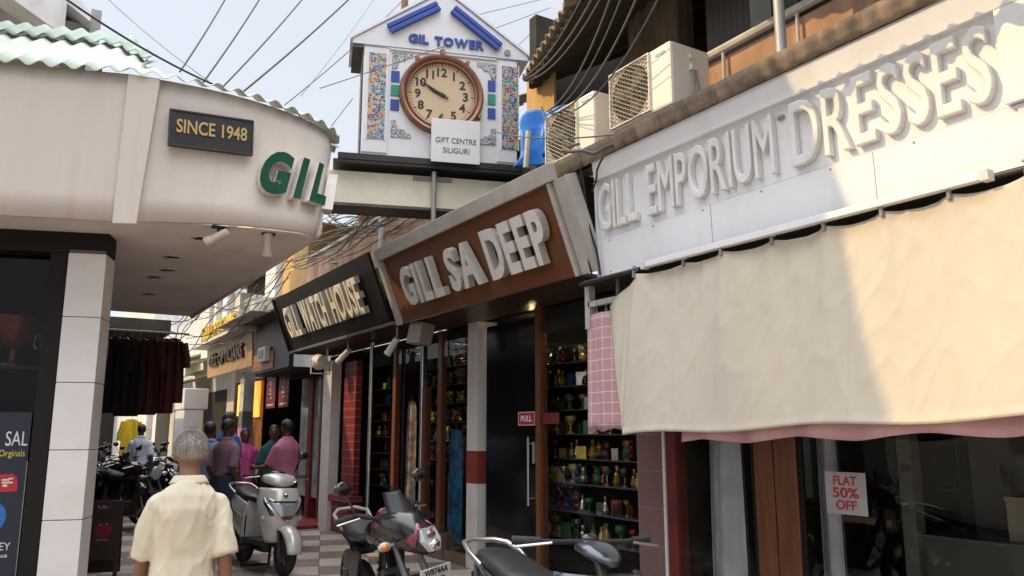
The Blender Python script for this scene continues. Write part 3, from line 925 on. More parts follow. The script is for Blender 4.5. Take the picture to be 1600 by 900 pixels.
# --- banner shop and optician beyond
shopB = thing("banner_shop_building", "narrow shop with dark brown fascia and maroon banners under it", "building", (FX, 15, 0))
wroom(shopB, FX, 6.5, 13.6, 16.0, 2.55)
wpart("fascia", shopB, [(3.92, 4.0, 13.65, 16.0, 2.62, 3.55)], mat("dark brown sheet", (0.035, 0.024, 0.018), 0.5))
wpart("fascia_strip", shopB, [(3.90, 3.93, 14.6, 16.0, 2.66, 2.98)], mat("tan strip", (0.30, 0.13, 0.055), 0.5))
wpart("soffit", shopB, [(3.95, FX + 0.08, 13.6, 16.0, 2.58, 2.62)], BLACKM)
wpart("glass_screen", shopB, [(FX - 0.05, FX - 0.04, 13.7, 14.9, 0.4, 2.5)], mat("milky glass", (0.25, 0.28, 0.27), 0.2, var=0.4, vs=4))
wpart("maroon_post", shopB, [(FX - 0.1, FX + 0.05, 14.1, 14.3, 0, 2.55), (FX - 0.1, FX + 0.05, 13.55, 13.66, 0, 2.55)], REDPOST)
wpart("roof", shopB, [(3.62, 5.2, 13.7, 16.05, 3.56, 3.60)], DARKROOF)
wpart("awning_flap", shopB, [(3.3, 3.95, 13.9, 16.8, 3.57, 3.585)], WHITE_OLD)

shopO = thing("optician_shop_building", "optician shop with tan sign band, orange lit window and dark balcony", "building", (FX, 18, 0))
wroom(shopO, FX, 6.5, 16.02, 20.4, 2.7, mat("warm brown shop interior", (0.10, 0.045, 0.02), 0.7, var=0.3))
LITORANGE = mat("lit orange display", (1.0, 0.36, 0.06), 0.5, var=0.35, vs=2, emit=0.7)
wpart("lit_display", shopO, [(4.62, 4.66, 18.3, 18.75, 1.85, 2.65), (4.62, 4.66, 19.0, 19.35, 1.85, 2.65), (4.62, 4.66, 19.6, 20.3, 1.9, 2.65)], LITORANGE)
wpart("dim_display", shopO, [(4.70, 4.72, 18.2, 20.38, 0.6, 2.69)], mat("brown amber panel", (0.20, 0.075, 0.02), 0.6, var=0.4, vs=3))
wpart("pillar", shopO, [(4.1, 4.32, 17.5, 17.85, 1.95, 2.78)], mat("posted white pillar", (0.55, 0.55, 0.52), 0.7, var=0.3, vs=4))
wpart("pillar_band", shopO, [(4.1, 4.32, 17.5, 17.85, 1.62, 1.947)], mat("grey green paint", (0.12, 0.17, 0.16), 0.7, var=0.2))
wpart("pillar_base", shopO, [(4.1, 4.32, 17.5, 17.85, 0, 1.617)], mat("pink poster paper", (0.50, 0.17, 0.30), 0.7, var=0.35, vs=2.5, dirt=(0.5, 0.05, 0.2), da=0.6, ds=3))
wpart("floor_slab", shopO, [(3.55, 5.5, 15.9, 20.8, 3.50, 3.56)], WHITE_OLD)
wpart("balcony_back", shopO, [(5.2, 5.3, 16.5, 22.5, 3.56, 5.6)], mat("dark grey shutter", (0.05, 0.045, 0.04), 0.7, var=0.4, vs=3))
wpart("balcony_pillar", shopO, [(4.4, 4.65, 16.6, 17.4, 3.56, 5.5), (4.4, 4.6, 21.2, 21.6, 3.56, 5.2), (4.4, 4.6, 22.4, 22.7, 3.56, 5.2)], WHITE)
wpart("balcony_panel", shopO, [(5.1, 5.16, 18.0, 18.6, 3.7, 5.2), (5.1, 5.16, 19.4, 20.2, 3.7, 5.2)], GREYMETAL)
wpart("roof", shopO, [(4.2, 6.5, 16.5, 23.0, 5.5, 5.62)], RUSTROOF)
mb = MB(); mb.tube([(0, 0, 3.56), (0, 0, 5.0)], 0.05, 8); tp = part("balcony_pole", mb, WHITE, shopO, smooth=40); tp.location = (3.9 - FX, 18.6 - 18, 0)

# --- farther right hand buildings
farR = thing("white_shop_building", "white plastered shop building beyond the optician with stacked awnings", "building", (FX, 24, 0))
wpart("wall", farR, [(4.3, 8, 22.8, 26.0, 3.2, 5.2), (FX, 8, 20.6, 34, 0, 5.0)], WHITE_OLD)
wpart("opening", farR, [(FX - 0.02, FX, 21.4, 24.5, 0.1, 2.6), (FX - 0.02, FX, 25.5, 29, 0.1, 2.6), (FX - 0.02, FX, 30, 33, 0.1, 2.6)], BLACKM)
for k, (y, z, x) in enumerate(((22.0, 3.15, 3.5), (24.6, 2.7, 3.4), (24.8, 3.4, 3.6), (27.5, 2.9, 3.3), (30, 3.2, 3.3))):
    mb = MB(); mb.prism([(x - FX, y - 24 - 1.2, z), (x - FX, y - 24 + 1.2, z), (4.5 - FX, y - 24 + 1.2, z + 0.3), (4.5 - FX, y - 24 - 1.2, z + 0.3)], (0, 0, 0.05))
    part("awning", mb, (WHITE_OLD, mat("yellow green awning", (0.30, 0.27, 0.03), 0.6), CONCRETE, WHITE, mat("dull red awning", (0.25, 0.05, 0.05), 0.6))[k], farR)
farR2 = thing("tall_street_building", "tall pale building closing the right side far down the lane", "building", (FX, 42, 0))
wpart("wall", farR2, [(4.4, 9, 34.2, 55, 0, 7.5)], WHITE_OLD)
wpart("window", farR2, [(4.37, 4.4, 35 + 3 * k, 36.3 + 3 * k, 3.5, 5.2) for k in range(6)], BLACKM)

# kiosk box standing beyond the optician
kio = thing("white_cabinet", "white painted sheet metal cabinet standing by the optician front", "cabinet", (3.28, 20.1, 0))
mb = MB(); mb.box(0, 0.42, -0.6, 0.6, 0.75, 2.02); part("body", mb, WHITE, kio, bevel=0.02)
mb = MB(); mb.box(-0.02, 0.5, -0.62, 0.62, 2.025, 2.5); part("top_box", mb, WHITE, kio, bevel=0.02)
mb = MB(); mb.box(0.05, 0.38, -0.5, 0.5, 0.0, 0.748); part("stand", mb, GREYMETAL, kio)
mb = MB(); mb.box(0.12, 0.30, -0.606, -0.601, 1.45, 1.62); part("notice", mb, GREYMETAL, kio)
# ================================================================ left arcade beyond the corner shop
arc = thing("arcade_building", "dark covered arcade of shops beyond the corner shop on the left", "building", (0.9, 20, 0))
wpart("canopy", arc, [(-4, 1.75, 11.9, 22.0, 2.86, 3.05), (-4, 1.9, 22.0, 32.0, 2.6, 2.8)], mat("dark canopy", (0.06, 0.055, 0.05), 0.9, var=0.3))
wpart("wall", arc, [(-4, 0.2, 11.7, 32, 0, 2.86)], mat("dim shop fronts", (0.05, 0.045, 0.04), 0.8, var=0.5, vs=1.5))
for yy in (14.3, 18.0, 22, 26):
    mb = MB(); mb.tube([(0.0, yy - 20, 0), (0.0, yy - 20, 2.86)], 0.16, 14)
    c_ = part("column", mb, mat("peeling grey column", (0.20, 0.19, 0.18), 0.85, var=0.3, vs=4, bump=0.2, dirt=(0.10, 0.09, 0.08), da=0.6, ds=4), arc, smooth=40)
# white concrete balconies above
up = thing("balcony_building", "white concrete building with jutting balconies above the green roof", "building", (0, 13, 0))
b = MB()
b.hexa([(-3.0, 0.0, 9.1), (0.11, 0, 7.37), (0.11, 0, 8.6), (-3, 0, 10.3)], [(-3.0, 5, 9.1), (0.11, 5, 7.37), (0.11, 5, 8.6), (-3, 5, 10.3)])
part("balcony_front", b, WHITE_OLD, up)
wpart("wall", up, [(-4, -0.2, 16.0, 17.5, 3.1, 7.39)], CONCRETE)
wpart("balcony_slab", up, [(-0.9, 0.52, 13.6, 18, 7.40, 7.9)], CONCRETE)
b = MB(); b.hexa([(0.10, 0.3, 8.05), (0.45, 0.3, 7.83), (0.45, 0.3, 7.98), (0.10, 0.3, 8.32)], [(0.10, 3, 8.05), (0.45, 3, 7.83), (0.45, 3, 7.98), (0.10, 3, 8.32)])
part("sloping_ledge", b, WHITE, up)
wpart("pillar", up, [(0.45, 0.60, 13.4, 15, 7.0, 8.1)], CONCRETE)
wpart("spout", up, [(0.6, 0.68, 13.4, 13.5, 7.1, 7.5)], BLACKM)
# buildings closing the view
endb = thing("end_building", "dim building with shop openings closing the far end of the lane", "building", (0, 46, 0))
wpart("wall", endb, [(-12, 4.4, 46, 50, 0, 4.6)], mat("grey brown render", (0.22, 0.20, 0.18), 0.9, var=0.3))
wpart("opening", endb, [(-6 + 2.2 * k, -4.4 + 2.2 * k, 45.97, 46.0, 0.1, 2.6) for k in range(5)], BLACKM)
# ================================================================ signs on the left corner
LETBLACK = mat("black sign board", (0.014, 0.013, 0.012), 0.35, var=0.3, dirt=(0.06, 0.05, 0.04), da=0.3)
GOLD = mat("dull gold lettering", (0.45, 0.31, 0.13), 0.4, 0.2, var=0.12, vs=9)
GREENL = mat("green letter face", (0.003, 0.055, 0.028), 0.7, var=0.15, vs=3, spec=0.15)
OFFW = mat("off white letter side", (0.55, 0.50, 0.45), 0.6, var=0.12, vs=6, dirt=(0.25, 0.2, 0.16), da=0.5, ds=6)
p0, p1 = on_y(262, 226, 6.28), on_y(395, 243, 6.235)
q0 = on_y(268, 170, 6.28)
sg = thing("sign_board", "black board with SINCE 1948 in gold on the rounded cream fascia", "sign")
orient(sg, p0, p1 - p0, (0, 0, 1))
W_, H_ = (p1 - p0).length, q0.z - p0.z
mb = MB(); mb.box(0, W_, 0, H_, -0.04, 0.0); part("panel", mb, LETBLACK, sg, bevel=0.004)
mb = MB()
for b in ((0, W_, 0, 0.012), (0, W_, H_ - 0.012, H_), (0, 0.012, 0.012, H_ - 0.012), (W_ - 0.012, W_, 0.012, H_ - 0.012)):
    mb.box(*b, 0.002, 0.010)
part("frame", mb, mat("charcoal frame", (0.03, 0.028, 0.026), 0.4), sg)
word(sg, "SINCE 1948", 0.055, W_ - 0.05, 0.105, 0.215, GOLD, 0.01, 0.018, z=0.002)

MID = [BS[i].lerp(TS[i], 0.42) for i in range(len(BS))]
macc = [0.0]
for i in range(1, len(MID)): macc.append(macc[-1] + (MID[i] - MID[i - 1]).length)
s_start = next(macc[i] for i in range(len(MID)) if MID[i].x > 1.40 and MID[i].y < 6.5)
def curve_fn(p):
    s = s_start + p[0]
    i = next(k for k in range(1, len(macc)) if macc[k] >= s)
    t = (s - macc[i - 1]) / (macc[i] - macc[i - 1])
    b = BS[i - 1].lerp(BS[i], t); tt = TS[i - 1].lerp(TS[i], t)
    d = MID[i] - MID[i - 1]; n = Vector((d.y, -d.x, 0)).normalized()
    f = (p[1] - 3.08) / 1.08
    c = b.lerp(tt, f)
    return (c.x + n.x * p[2], c.y + n.y * p[2], c.z)
gl = thing("shop_letters", "green GILL channel letters with off white sides bending round the cream corner", "lettering")
letters(gl, "GILL", 0.02, 0.80, 3.345, 3.745, GREENL, 0.085, 0.05, gap=0.14, z=0.03, side=OFFW, fn=curve_fn, wmin=0.2)

# spotlights and broken downlights in the soffit
LAMPW = mat("yellowed lamp housing", (0.45, 0.38, 0.31), 0.5, var=0.2, vs=8, dirt=(0.12, 0.09, 0.07), da=0.6, ds=9)
def soffit_spot(loc, aim, label):
    t = thing("spotlight", label, "lamp", loc)
    mb = MB(); mb.box(-0.05, 0.05, -0.03, 0.03, -0.015, 0.0); part("base", mb, BLACKM, t)
    mb = MB(); mb.tube([(0, 0, -0.015), (0, 0, -0.07)], 0.012, 8); part("arm", mb, BLACKM, t)
    a = Vector(aim).normalized()
    c = Vector((0, 0, -0.085))
    mb = MB(); mb.tube([c - a * 0.09, c - a * 0.08, c + a * 0.05, c + a * 0.06, c + a * 0.10], [0.02, 0.036, 0.036, 0.046, 0.046], 16); part("head", mb, LAMPW, t, smooth=40)
    mb = MB(); mb.tube([c + a * 0.101, c + a * 0.103], 0.038, 16); part("lens", mb, mat("lamp glass", (0.5, 0.45, 0.4), 0.1, 0.3), t)
soffit_spot((1.215, 6.30, 3.085), (-0.9, 0.5, -0.55), "tilted beige spotlight under the grey soffit, nearer the column")
soffit_spot((1.60, 6.32, 3.085), (0.1, 0.25, -1), "beige spotlight hanging straight down at the soffit corner")
for k, (x, y, lb) in enumerate(((1.096, 7.645, "first broken downlight ring behind the spotlight"), (1.10, 8.75, "second broken downlight ring in the soffit"), (1.16, 8.30, "torn downlight fitting beside the second broken ring"), (1.21, 9.89, "farthest broken downlight in the grey soffit"), (1.18, 6.75, "small broken downlight close behind the tilted spotlight"))):
    d = thing("downlight", lb, "lamp", (x, y, 3.083))
    mb = MB(); mb.torus((0, 0, 0), 'Z', 0.065, 0.010, 20, 6); part("rim", mb, OFFW, d, smooth=60)
    mb = MB(); mb.tube([(0, 0, -0.001), (0, 0, -0.003)], 0.058, 16); part("hole", mb, BLACKM, d)
    mb = MB(); mb.prism([(-0.09, 0.03, -0.004), (0.0, 0.075, -0.004), (0.02, 0.05, -0.004), (-0.06, -0.02, -0.03)], (0, 0, 0.002)); part("torn_plaster", mb, OFFW, d)

# ================================================================ long shop signs, right side
# dress shop sign
es = thing("shop_sign", "long white board with raised white GILL EMPORIUM DRESSES letters", "sign")
orient(es, (3.90, 4.97, 2.74), (0, -1, 0), (-0.03, 0, 1))
mb = MB(); mb.box(0, 4.9, 0, 0.30, -0.04, 0.0); part("lower_band", mb, SIGNWHITE, es, bevel=0.003)
mb = MB(); mb.box(0, 4.9, 0.304, 0.80, -0.05, -0.008); part("letter_panel", mb, SIGNWHITE, es)
mb = MB(); mb.hexa([(0, 0.785, -0.05), (4.9, 0.785, -0.05), (4.9, 0.785, 0.035), (0, 0.785, 0.035)], [(0, 0.975, -0.05), (4.9, 0.975, -0.05), (4.9, 0.975, 0.06), (0, 0.975, 0.06)]); part("top_band", mb, SIGNWHITE, es, bevel=0.004)
for b in ((3.15, 3.33, 0.304, 0.783, -0.005, 0.035), (-0.03, 0.0, 0, 0.783, -0.04, 0.02)):
    mb = MB(); mb.box(*b); part("end_frame", mb, SIGNWHITE, es, bevel=0.004)
mb = MB(); mb.box(0, 4.9, -0.03, -0.002, -0.05, 0.012); part("bottom_trim", mb, WHITE_OLD, es)
for x in (1.21, 2.43, 3.64):
    mb = MB(); mb.box(x, x + 0.004, 0.004, 0.296, 0.0, 0.0015); part("panel_joint", mb, GREYMETAL, es)
for k in range(9):
    for y in (0.025, 0.275):
        mb = MB(); mb.lathe([(0.007, 0.0), (0.006, 0.004)], (0.12 + 0.51 * k, y, 0.0), n=8); part("screw", mb, GREYMETAL, es)
letters(es, "GILL EMPORIUM", 0.035, 1.80, 0.352, 0.735, LETWHITE, 0.045, -0.002, bev=0.014, gap=0.09, space=0.42, z=-0.006, wmin=0.12)
letters(es, "DRESSES", 1.93, 3.11, 0.345, 0.745, LETWHITE, 0.045, -0.002, bev=0.014, gap=0.10, z=-0.006)
mb = MB(); mb.ell((1.845, 0.70, 0.0), (0.03, 0.02, 0.012), 10, 6); part("grey_blob", mb, GREYMETAL, es, smooth=60)  # small grey blob of unknown kind

def splay_sign(name_label, y_left, w, zb, h, board, lm, frame=True):
    s = thing("shop_sign", name_label, "sign")
    orient(s, (3.90, y_left, zb), (0, -1, 0), (-0.36, 0, 0.93))
    mb = MB(); mb.box(0, w, 0, h, -0.04, 0.0); part("panel", mb, board, s, bevel=0.003)
    return s
SILVL = mat("silver white letter face", (0.78, 0.75, 0.71), 0.45, 0.1, var=0.06, vs=6, dirt=(0.35, 0.31, 0.27), da=0.4, ds=6)
DARKSIDE = mat("dark letter side", (0.16, 0.14, 0.125), 0.5)
gs = splay_sign("brown leaning board with thick silver GILL SA DEEP letters", 8.83, 3.56, 2.81, 0.86, BROWNSIGN, SILVL)
FRW = mat("dusty white frame", (0.45, 0.425, 0.39), 0.6, var=0.12, vs=5, dirt=(0.28, 0.24, 0.20), da=0.5, ds=3)
mb = MB(); mb.box(-0.05, w_ := 3.66, 0.80, 0.945, -0.04, 0.07); part("top_beam", mb, FRW, gs, bevel=0.006)
for b in ((3.56, 3.60, -0.01, 0.798, -0.04, 0.05), (3.62, 3.80, -0.01, 0.80, -0.06, 0.02), (3.82, 3.85, -0.01, 0.80, -0.06, 0.05), (-0.06, -0.02, -0.01, 0.798, -0.04, 0.05), (-0.125, -0.09, -0.01, 0.80, -0.06, 0.04), (-0.40, -0.135, 0, 0.80, -0.30, -0.25)):
    mb = MB(); mb.box(*b); part("side_frame", mb, FRW, gs, bevel=0.005)
letters(gs, "GILL", 0.47, 1.40, 0.17, 0.62, SILVL, 0.075, 0.035, gap=0.12, z=0.025, side=FRW, wmin=0.2)
letters(gs, "SA", 1.60, 2.20, 0.17, 0.62, SILVL, 0.075, 0.035, gap=0.08, z=0.025, side=FRW)
letters(gs, "DEEP", 2.40, 3.40, 0.165, 0.645, SILVL, 0.075, 0.035, gap=0.10, z=0.025, side=FRW)
ws_ = splay_sign("black leaning board with tall cream GILL WATCH HOUSE letters", 13.5, 4.24, 2.87, 0.92, BLACKP, SILVL)
mb = MB(); mb.box(-0.02, 4.26, -0.035, -0.002, -0.05, 0.02); part("bottom_trim", mb, GREYMETAL, ws_)
mb = MB(); mb.box(-0.06, -0.005, 0.0, 0.92, -0.05, 0.03); part("side_frame", mb, JAMB, ws_)
CREAML = mat("cream letter face", (0.86, 0.80, 0.68), 0.5, var=0.06, vs=6, dirt=(0.4, 0.33, 0.26), da=0.35, ds=5)
letters(ws_, "GILL", 0.50, 1.15, 0.20, 0.70, CREAML, 0.07, 0.022, gap=0.12, z=0.02, side=FRW, wmin=0.2)
letters(ws_, "WATCH", 1.36, 2.48, 0.20, 0.70, CREAML, 0.07, 0.022, gap=0.08, z=0.02, side=FRW)
letters(ws_, "HOUSE", 2.68, 3.80, 0.20, 0.70, CREAML, 0.07, 0.022, gap=0.09, z=0.02, side=FRW)
os_ = thing("shop_sign", "tan board with dark GILL OPTICIANS letters below the yellow sign", "sign")
orient(os_, (3.9, 20.4, 2.80), (0, -1, 0), (-0.05, 0, 1))
mb = MB(); mb.box(0, 4.3, 0, 0.68, -0.04, 0); part("panel", mb, mat("tan sign sheet", (0.42, 0.26, 0.12), 0.5, var=0.08), os_)
letters(os_, "GILL OPTICIANS", 0.45, 3.7, 0.22, 0.52, mat("dark bronze letter", (0.06, 0.04, 0.02), 0.4), 0.05, 0.02, gap=0.1, space=0.3, z=0.01, wmin=0.15)
oy = thing("shop_sign", "grey roof board with yellow GILL OPTICIANS letters above the tan sign", "sign")
orient(oy, (3.62, 19.6, 3.57), (0, -1, 0), (0, 0, 1))
mb = MB(); mb.box(0, 3.35, 0, 0.34, -0.3, 0); part("panel", mb, mat("pale grey box", (0.45, 0.44, 0.42), 0.6, var=0.1), oy)
letters(oy, "GILL OPTICIANS", 0.1, 3.2, 0.03, 0.33, mat("yellow letter", (0.75, 0.50, 0.03), 0.5, var=0.1), 0.05, 0.02, gap=0.08, space=0.3, z=0.01, wmin=0.15)

# ================================================================ clock tower on its beam
W0 = Vector((3.104, 8.366, 4.655))
ct = thing("clock_tower", "white gabled clock tower box with copper rimmed clock and GIL TOWER lettering", "clock tower")
orient(ct, W0, D1, (0, 0, 1))
CW = mat("white tower sheet", (0.74, 0.74, 0.76), 0.5, var=0.03, vs=2, dirt=(0.55, 0.50, 0.46), da=0.4, ds=2.2)
mb = MB(); mb.box(0.002, 1.85, 0, 1.34, -0.62, 0.0); part("body", mb, CW, ct)
mb = MB()
for k in range(9):
    mb.box(-0.014, 0.0, 0.005 + k * 0.148, 0.145 + k * 0.148, -0.615, -0.01)
part("side_panel", mb, mat("dark grey louvre", (0.045, 0.045, 0.045), 0.5, var=0.2, dirt=(0.25, 0.25, 0.24), da=0.35, ds=8), ct)
mb = MB(); mb.prism([(-0.13, 1.345, 0.03), (1.98, 1.345, 0.03), (1.98, 1.40, 0.03), (0.94, 2.13, 0.03), (-0.13, 1.40, 0.03)], (0, 0, -0.03)); part("gable", mb, CW, ct, bevel=0.004)
mb = MB()
for a, b in (((-0.16, 1.385), (0.94, 2.15)), ((0.94, 2.15), (2.01, 1.385))):
    mb.hexa([(a[0], a[1], 0.05), (b[0], b[1], 0.05), (b[0], b[1] + 0.035, 0.05), (a[0], a[1] + 0.035, 0.05)], [(a[0], a[1], -0.75), (b[0], b[1], -0.75), (b[0], b[1] + 0.035, -0.75), (a[0], a[1] + 0.035, -0.75)])
part("roof", mb, CW, ct)
mb = MB(); mb.box(-0.13, 0.0, 1.30, 1.34, -0.7, 0.02); part("eave_soffit", mb, mat("dark grey louvre", (0.045, 0.045, 0.045)), ct)
for b in ((0.01, 0.30, 0.03, 1.32, 0.002, 0.016), (1.60, 1.84, 0.03, 1.32, 0.002, 0.016)):
    mb = MB(); mb.box(*b); part("pilaster", mb, CW, ct, bevel=0.003)
mb = MB(); mb.box(0.31, 1.59, 1.315, 1.335, 0.002, 0.02); part("cornice", mb, CW, ct)
BLUE = mat("royal blue paint", (0.025, 0.065, 0.33), 0.4, var=0.12, vs=6)
GREENP = mat("green paint", (0.03, 0.25, 0.15), 0.4, var=0.12, vs=6)
def stained():
    m = bpy.data.materials.new("stained glass mosaic"); m.use_nodes = True
    n, l = m.node_tree.nodes, m.node_tree.links
    b = n["Principled BSDF"]
    tc = n.new("ShaderNodeTexCoord")
    vo = n.new("ShaderNodeTexVoronoi"); vo.inputs["Scale"].default_value = 32
    l.new(tc.outputs["Object"], vo.inputs["Vector"])
    sp = n.new("ShaderNodeSeparateColor"); l.new(vo.outputs["Color"], sp.inputs[0])
    cr = n.new("ShaderNodeValToRGB"); cr.color_ramp.interpolation = 'CONSTANT'
    cols = [(0.02, 0.10, 0.36), (0.03, 0.26, 0.36), (0.55, 0.33, 0.06), (0.02, 0.08, 0.30), (0.38, 0.05, 0.06), (0.05, 0.30, 0.22), (0.58, 0.44, 0.22), (0.04, 0.20, 0.42), (0.45, 0.16, 0.04)]
    while len(cr.color_ramp.elements) < len(cols): cr.color_ramp.elements.new(0.5)
    for i, c in enumerate(cols):
        cr.color_ramp.elements[i].position = i / len(cols); cr.color_ramp.elements[i].color = (*c, 1)
    l.new(sp.outputs[0], cr.inputs[0])
    ve = n.new("ShaderNodeTexVoronoi"); ve.feature = 'DISTANCE_TO_EDGE'; ve.inputs["Scale"].default_value = 32
    l.new(tc.outputs["Object"], ve.inputs["Vector"])
    lt = n.new("ShaderNodeMath"); lt.operation = 'LESS_THAN'; lt.inputs[1].default_value = 0.06
    l.new(ve.outputs["Distance"], lt.inputs[0])
    mx = n.new("ShaderNodeMix"); mx.data_type = 'RGBA'
    l.new(lt.outputs[0], mx.inputs[0]); l.new(cr.outputs[0], mx.inputs[6]); mx.inputs[7].default_value = (0.55, 0.52, 0.46, 1)
    l.new(mx.outputs[2], b.inputs["Base Color"]); b.inputs["Roughness"].default_value = 0.2
    return m
ST = stained()
for x0 in (0.065, 1.655):
    mb = MB(); mb.box(x0, x0 + 0.20, 0.19, 1.25, 0.018, 0.024); sp_ = part("stained_panel", mb, ST, ct)
    mb = MB()
    for b in ((x0 - 0.012, x0, 0.18, 1.26), (x0 + 0.2, x0 + 0.212, 0.18, 1.26)):
        mb.box(*b, 0.017, 0.03)
    part("edging", mb, CW, sp_)
for x0, w in ((0.325, 0.10), (1.485, 0.095)):
    for k, y in enumerate((0.63, 0.81, 0.985)):
        mb = MB(); mb.box(x0, x0 + w, y - 0.07, y + 0.07, 0.002, 0.012)
        part("colour_block", mb, GREENP if k == 1 else BLUE, ct, bevel=0.004)
def filigree():
    m = bpy.data.materials.new("silver filigree"); m.use_nodes = True
    n, l = m.node_tree.nodes, m.node_tree.links
    b = n["Principled BSDF"]; tc = n.new("ShaderNodeTexCoord")
    ve = n.new("ShaderNodeTexVoronoi"); ve.feature = 'DISTANCE_TO_EDGE'; ve.inputs["Scale"].default_value = 34
    l.new(tc.outputs["Object"], ve.inputs["Vector"])
    lt = n.new("ShaderNodeMath"); lt.operation = 'LESS_THAN'; lt.inputs[1].default_value = 0.14
    l.new(ve.outputs["Distance"], lt.inputs[0])
    mx = n.new("ShaderNodeMix"); mx.data_type = 'RGBA'
    l.new(lt.outputs[0], mx.inputs[0]); mx.inputs[6].default_value = (0.60, 0.60, 0.60, 1); mx.inputs[7].default_value = (0.17, 0.17, 0.165, 1)
    l.new(mx.outputs[2], b.inputs["Base Color"]); b.inputs["Roughness"].default_value = 0.4; b.inputs["Metallic"].default_value = 0.3
    return m
FI = filigree()
for sx, sy, ox, oy_ in ((1, -1, 0.335, 1.29), (-1, -1, 1.585, 1.27), (1, 1, 0.335, 0.235), (-1, 1, 1.585, 0.235)):
    mb = MB()
    pl = [(0, 0), (0.24, 0), (0.23, 0.05), (0.17, 0.06), (0.15, 0.10), (0.10, 0.10), (0.07, 0.14), (0.06, 0.20), (0, 0.21)]
    mb.prism([(ox + sx * a, oy_ + sy * b, 0.002) for a, b in pl], (0, 0, 0.008))
    part("corner_ornament", mb, FI, ct)
for (a, b) in (((0.30, 1.52), (0.88, 1.89)), ((1.02, 1.87), (1.60, 1.44))):
    d = Vector((b[0] - a[0], b[1] - a[1], 0)).normalized(); nn = Vector((-d.y, d.x, 0))
    for off in (0.0, 0.065):
        mb = MB(); A_, B_ = Vector((*a, 0.04)) + nn * off, Vector((*b, 0.04)) + nn * off
        mb.hexa([A_ - nn * 0.028, B_ - nn * 0.028, B_ + nn * 0.028, A_ + nn * 0.028], [p + Vector((0, 0, 0.05)) for p in (A_ - nn * 0.028, B_ - nn * 0.028, B_ + nn * 0.028, A_ + nn * 0.028)])
        part("blue_bar", mb, BLUE, ct, bevel=0.008)
letters(ct, "GIL", 0.515, 0.755, 1.415, 1.53, BLUE, 0.02, 0.05, gap=0.07, z=0.031)
letters(ct, "TOWER", 0.825, 1.425, 1.415, 1.53, BLUE, 0.02, 0.05, gap=0.07, z=0.031)
COPPER = mat("copper rim", (0.28, 0.135, 0.085), 0.4, 0.45, var=0.15, vs=6, dirt=(0.12, 0.06, 0.04), da=0.4, ds=5)
cc = (0.925, 0.80)
mb = MB(); prof = [(0.395, 0.02), (0.40, 0.07), (0.42, 0.075), (0.43, 0.055), (0.45, 0.085), (0.475, 0.09), (0.495, 0.07), (0.505, 0.03), (0.505, 0.0)]
mb.lathe(prof, (cc[0], cc[1], 0.0), n=56, cap=False); rim = part("clock_rim", mb, COPPER, ct, smooth=50)
mb = MB()
for k in range(4):
    a = PI / 2 + (k - 0.5 if k else 0) * 0.62 - (0.0 if k else 0)
    a = (PI / 2, PI / 2 + 0.62, PI / 2 - 0.62, -0.5)[k]
    mb.obox((cc[0] + 0.515 * math.cos(a), cc[1] + 0.515 * math.sin(a), 0.05), (0.022, 0.022, 0.03), (0, 0, a))
part("rim_lug", mb, COPPER, rim)
mb = MB(); mb.lathe([(0.42, 0.0), (0.42, 0.02)], (cc[0], cc[1], 0.0), n=48); dial = part("dial", mb, mat("cream clock dial", (0.62, 0.46, 0.29), 0.5, var=0.05, vs=3), ct)
INK = mat("black clock ink", (0.02, 0.018, 0.016), 0.5)
for h in range(1, 13):
    mb = MB()
    vs, fs = glyph(str(h), 0.03, 0.05)
    a = PI / 2 - h * PI / 6
    bx0, bx1 = min(v.x for v in vs), max(v.x for v in vs)
    cx, cy = cc[0] + 0.285 * math.cos(a), cc[1] + 0.285 * math.sin(a)
    k = 0.145
    mb.add([(cx + (v.x - (bx0 + bx1) / 2) * k, cy + (v.y - 0.35) * k, 0.0205 + (v.z + 0.05) * 0.03) for v in vs], fs)
    part("numeral", mb, INK, dial)
mb = MB()
for k in range(60):
    a = 2 * PI * k / 60
    mb.obox((cc[0] + 0.37 * math.cos(a), cc[1] + 0.37 * math.sin(a), 0.0215), (0.012 if k % 5 else 0.02, 0.0025 if k % 5 else 0.006, 0.001), (0, 0, a))
part("minute_marks", mb, INK, dial)
for nm, ln, tl, wd, hr, zz in (("minute_hand", 0.33, 0.09, 0.012, 10.0, 0.034), ("hour_hand", 0.19, 0.05, 0.02, 9.85, 0.027)):
    a = PI / 2 - hr * PI / 6
    d = Vector((math.cos(a), math.sin(a), 0)); nn = Vector((-d.y, d.x, 0)); c0 = Vector((*cc, zz))
    mb = MB(); mb.prism([c0 - d * tl - nn * wd, c0 + nn * -wd, c0 + d * ln * 0.55 - nn * wd * 1.1, c0 + d * ln, c0 + d * ln * 0.55 + nn * wd * 1.1, c0 + nn * wd, c0 - d * tl + nn * wd], (0, 0, 0.004))
    part(nm, mb, INK, dial)
mb = MB(); mb.lathe([(0.022, 0.02), (0.022, 0.045)], (*cc, 0), n=16); part("hand_hub", mb, INK, dial)
mb = MB(); mb.torus((cc[0], cc[1] + 0.545, 0.05), 'Z', 0.025, 0.007, 14, 6); part("hanging_ring", mb, COPPER, ct, smooth=60)
mb = MB(); mb.lathe([(0.04, 0.03), (0.04, 0.045)], (1.72, 1.42, 0), n=16); part("vent_disc", mb, GREYMETAL, ct)
mb = MB(); mb.box(-0.25, 1.95, -0.075, -0.002, -0.66, 0.03); mb.box(-0.3, 2.0, -0.112, -0.078, -0.6, 0.02); part("base_rail", mb, mat("black steel rail", (0.02, 0.018, 0.017), 0.5, var=0.3), ct)
mb = MB(); mb.tube([(0.50, 1.6, -0.45), (0.50, 2.6, -0.45)], 0.045, 8); part("rear_post", mb, OLDWOOD, ct)
gsg = thing("sign_board", "small white GIFT CENTRE SILIGURI board hung over the clock", "sign")
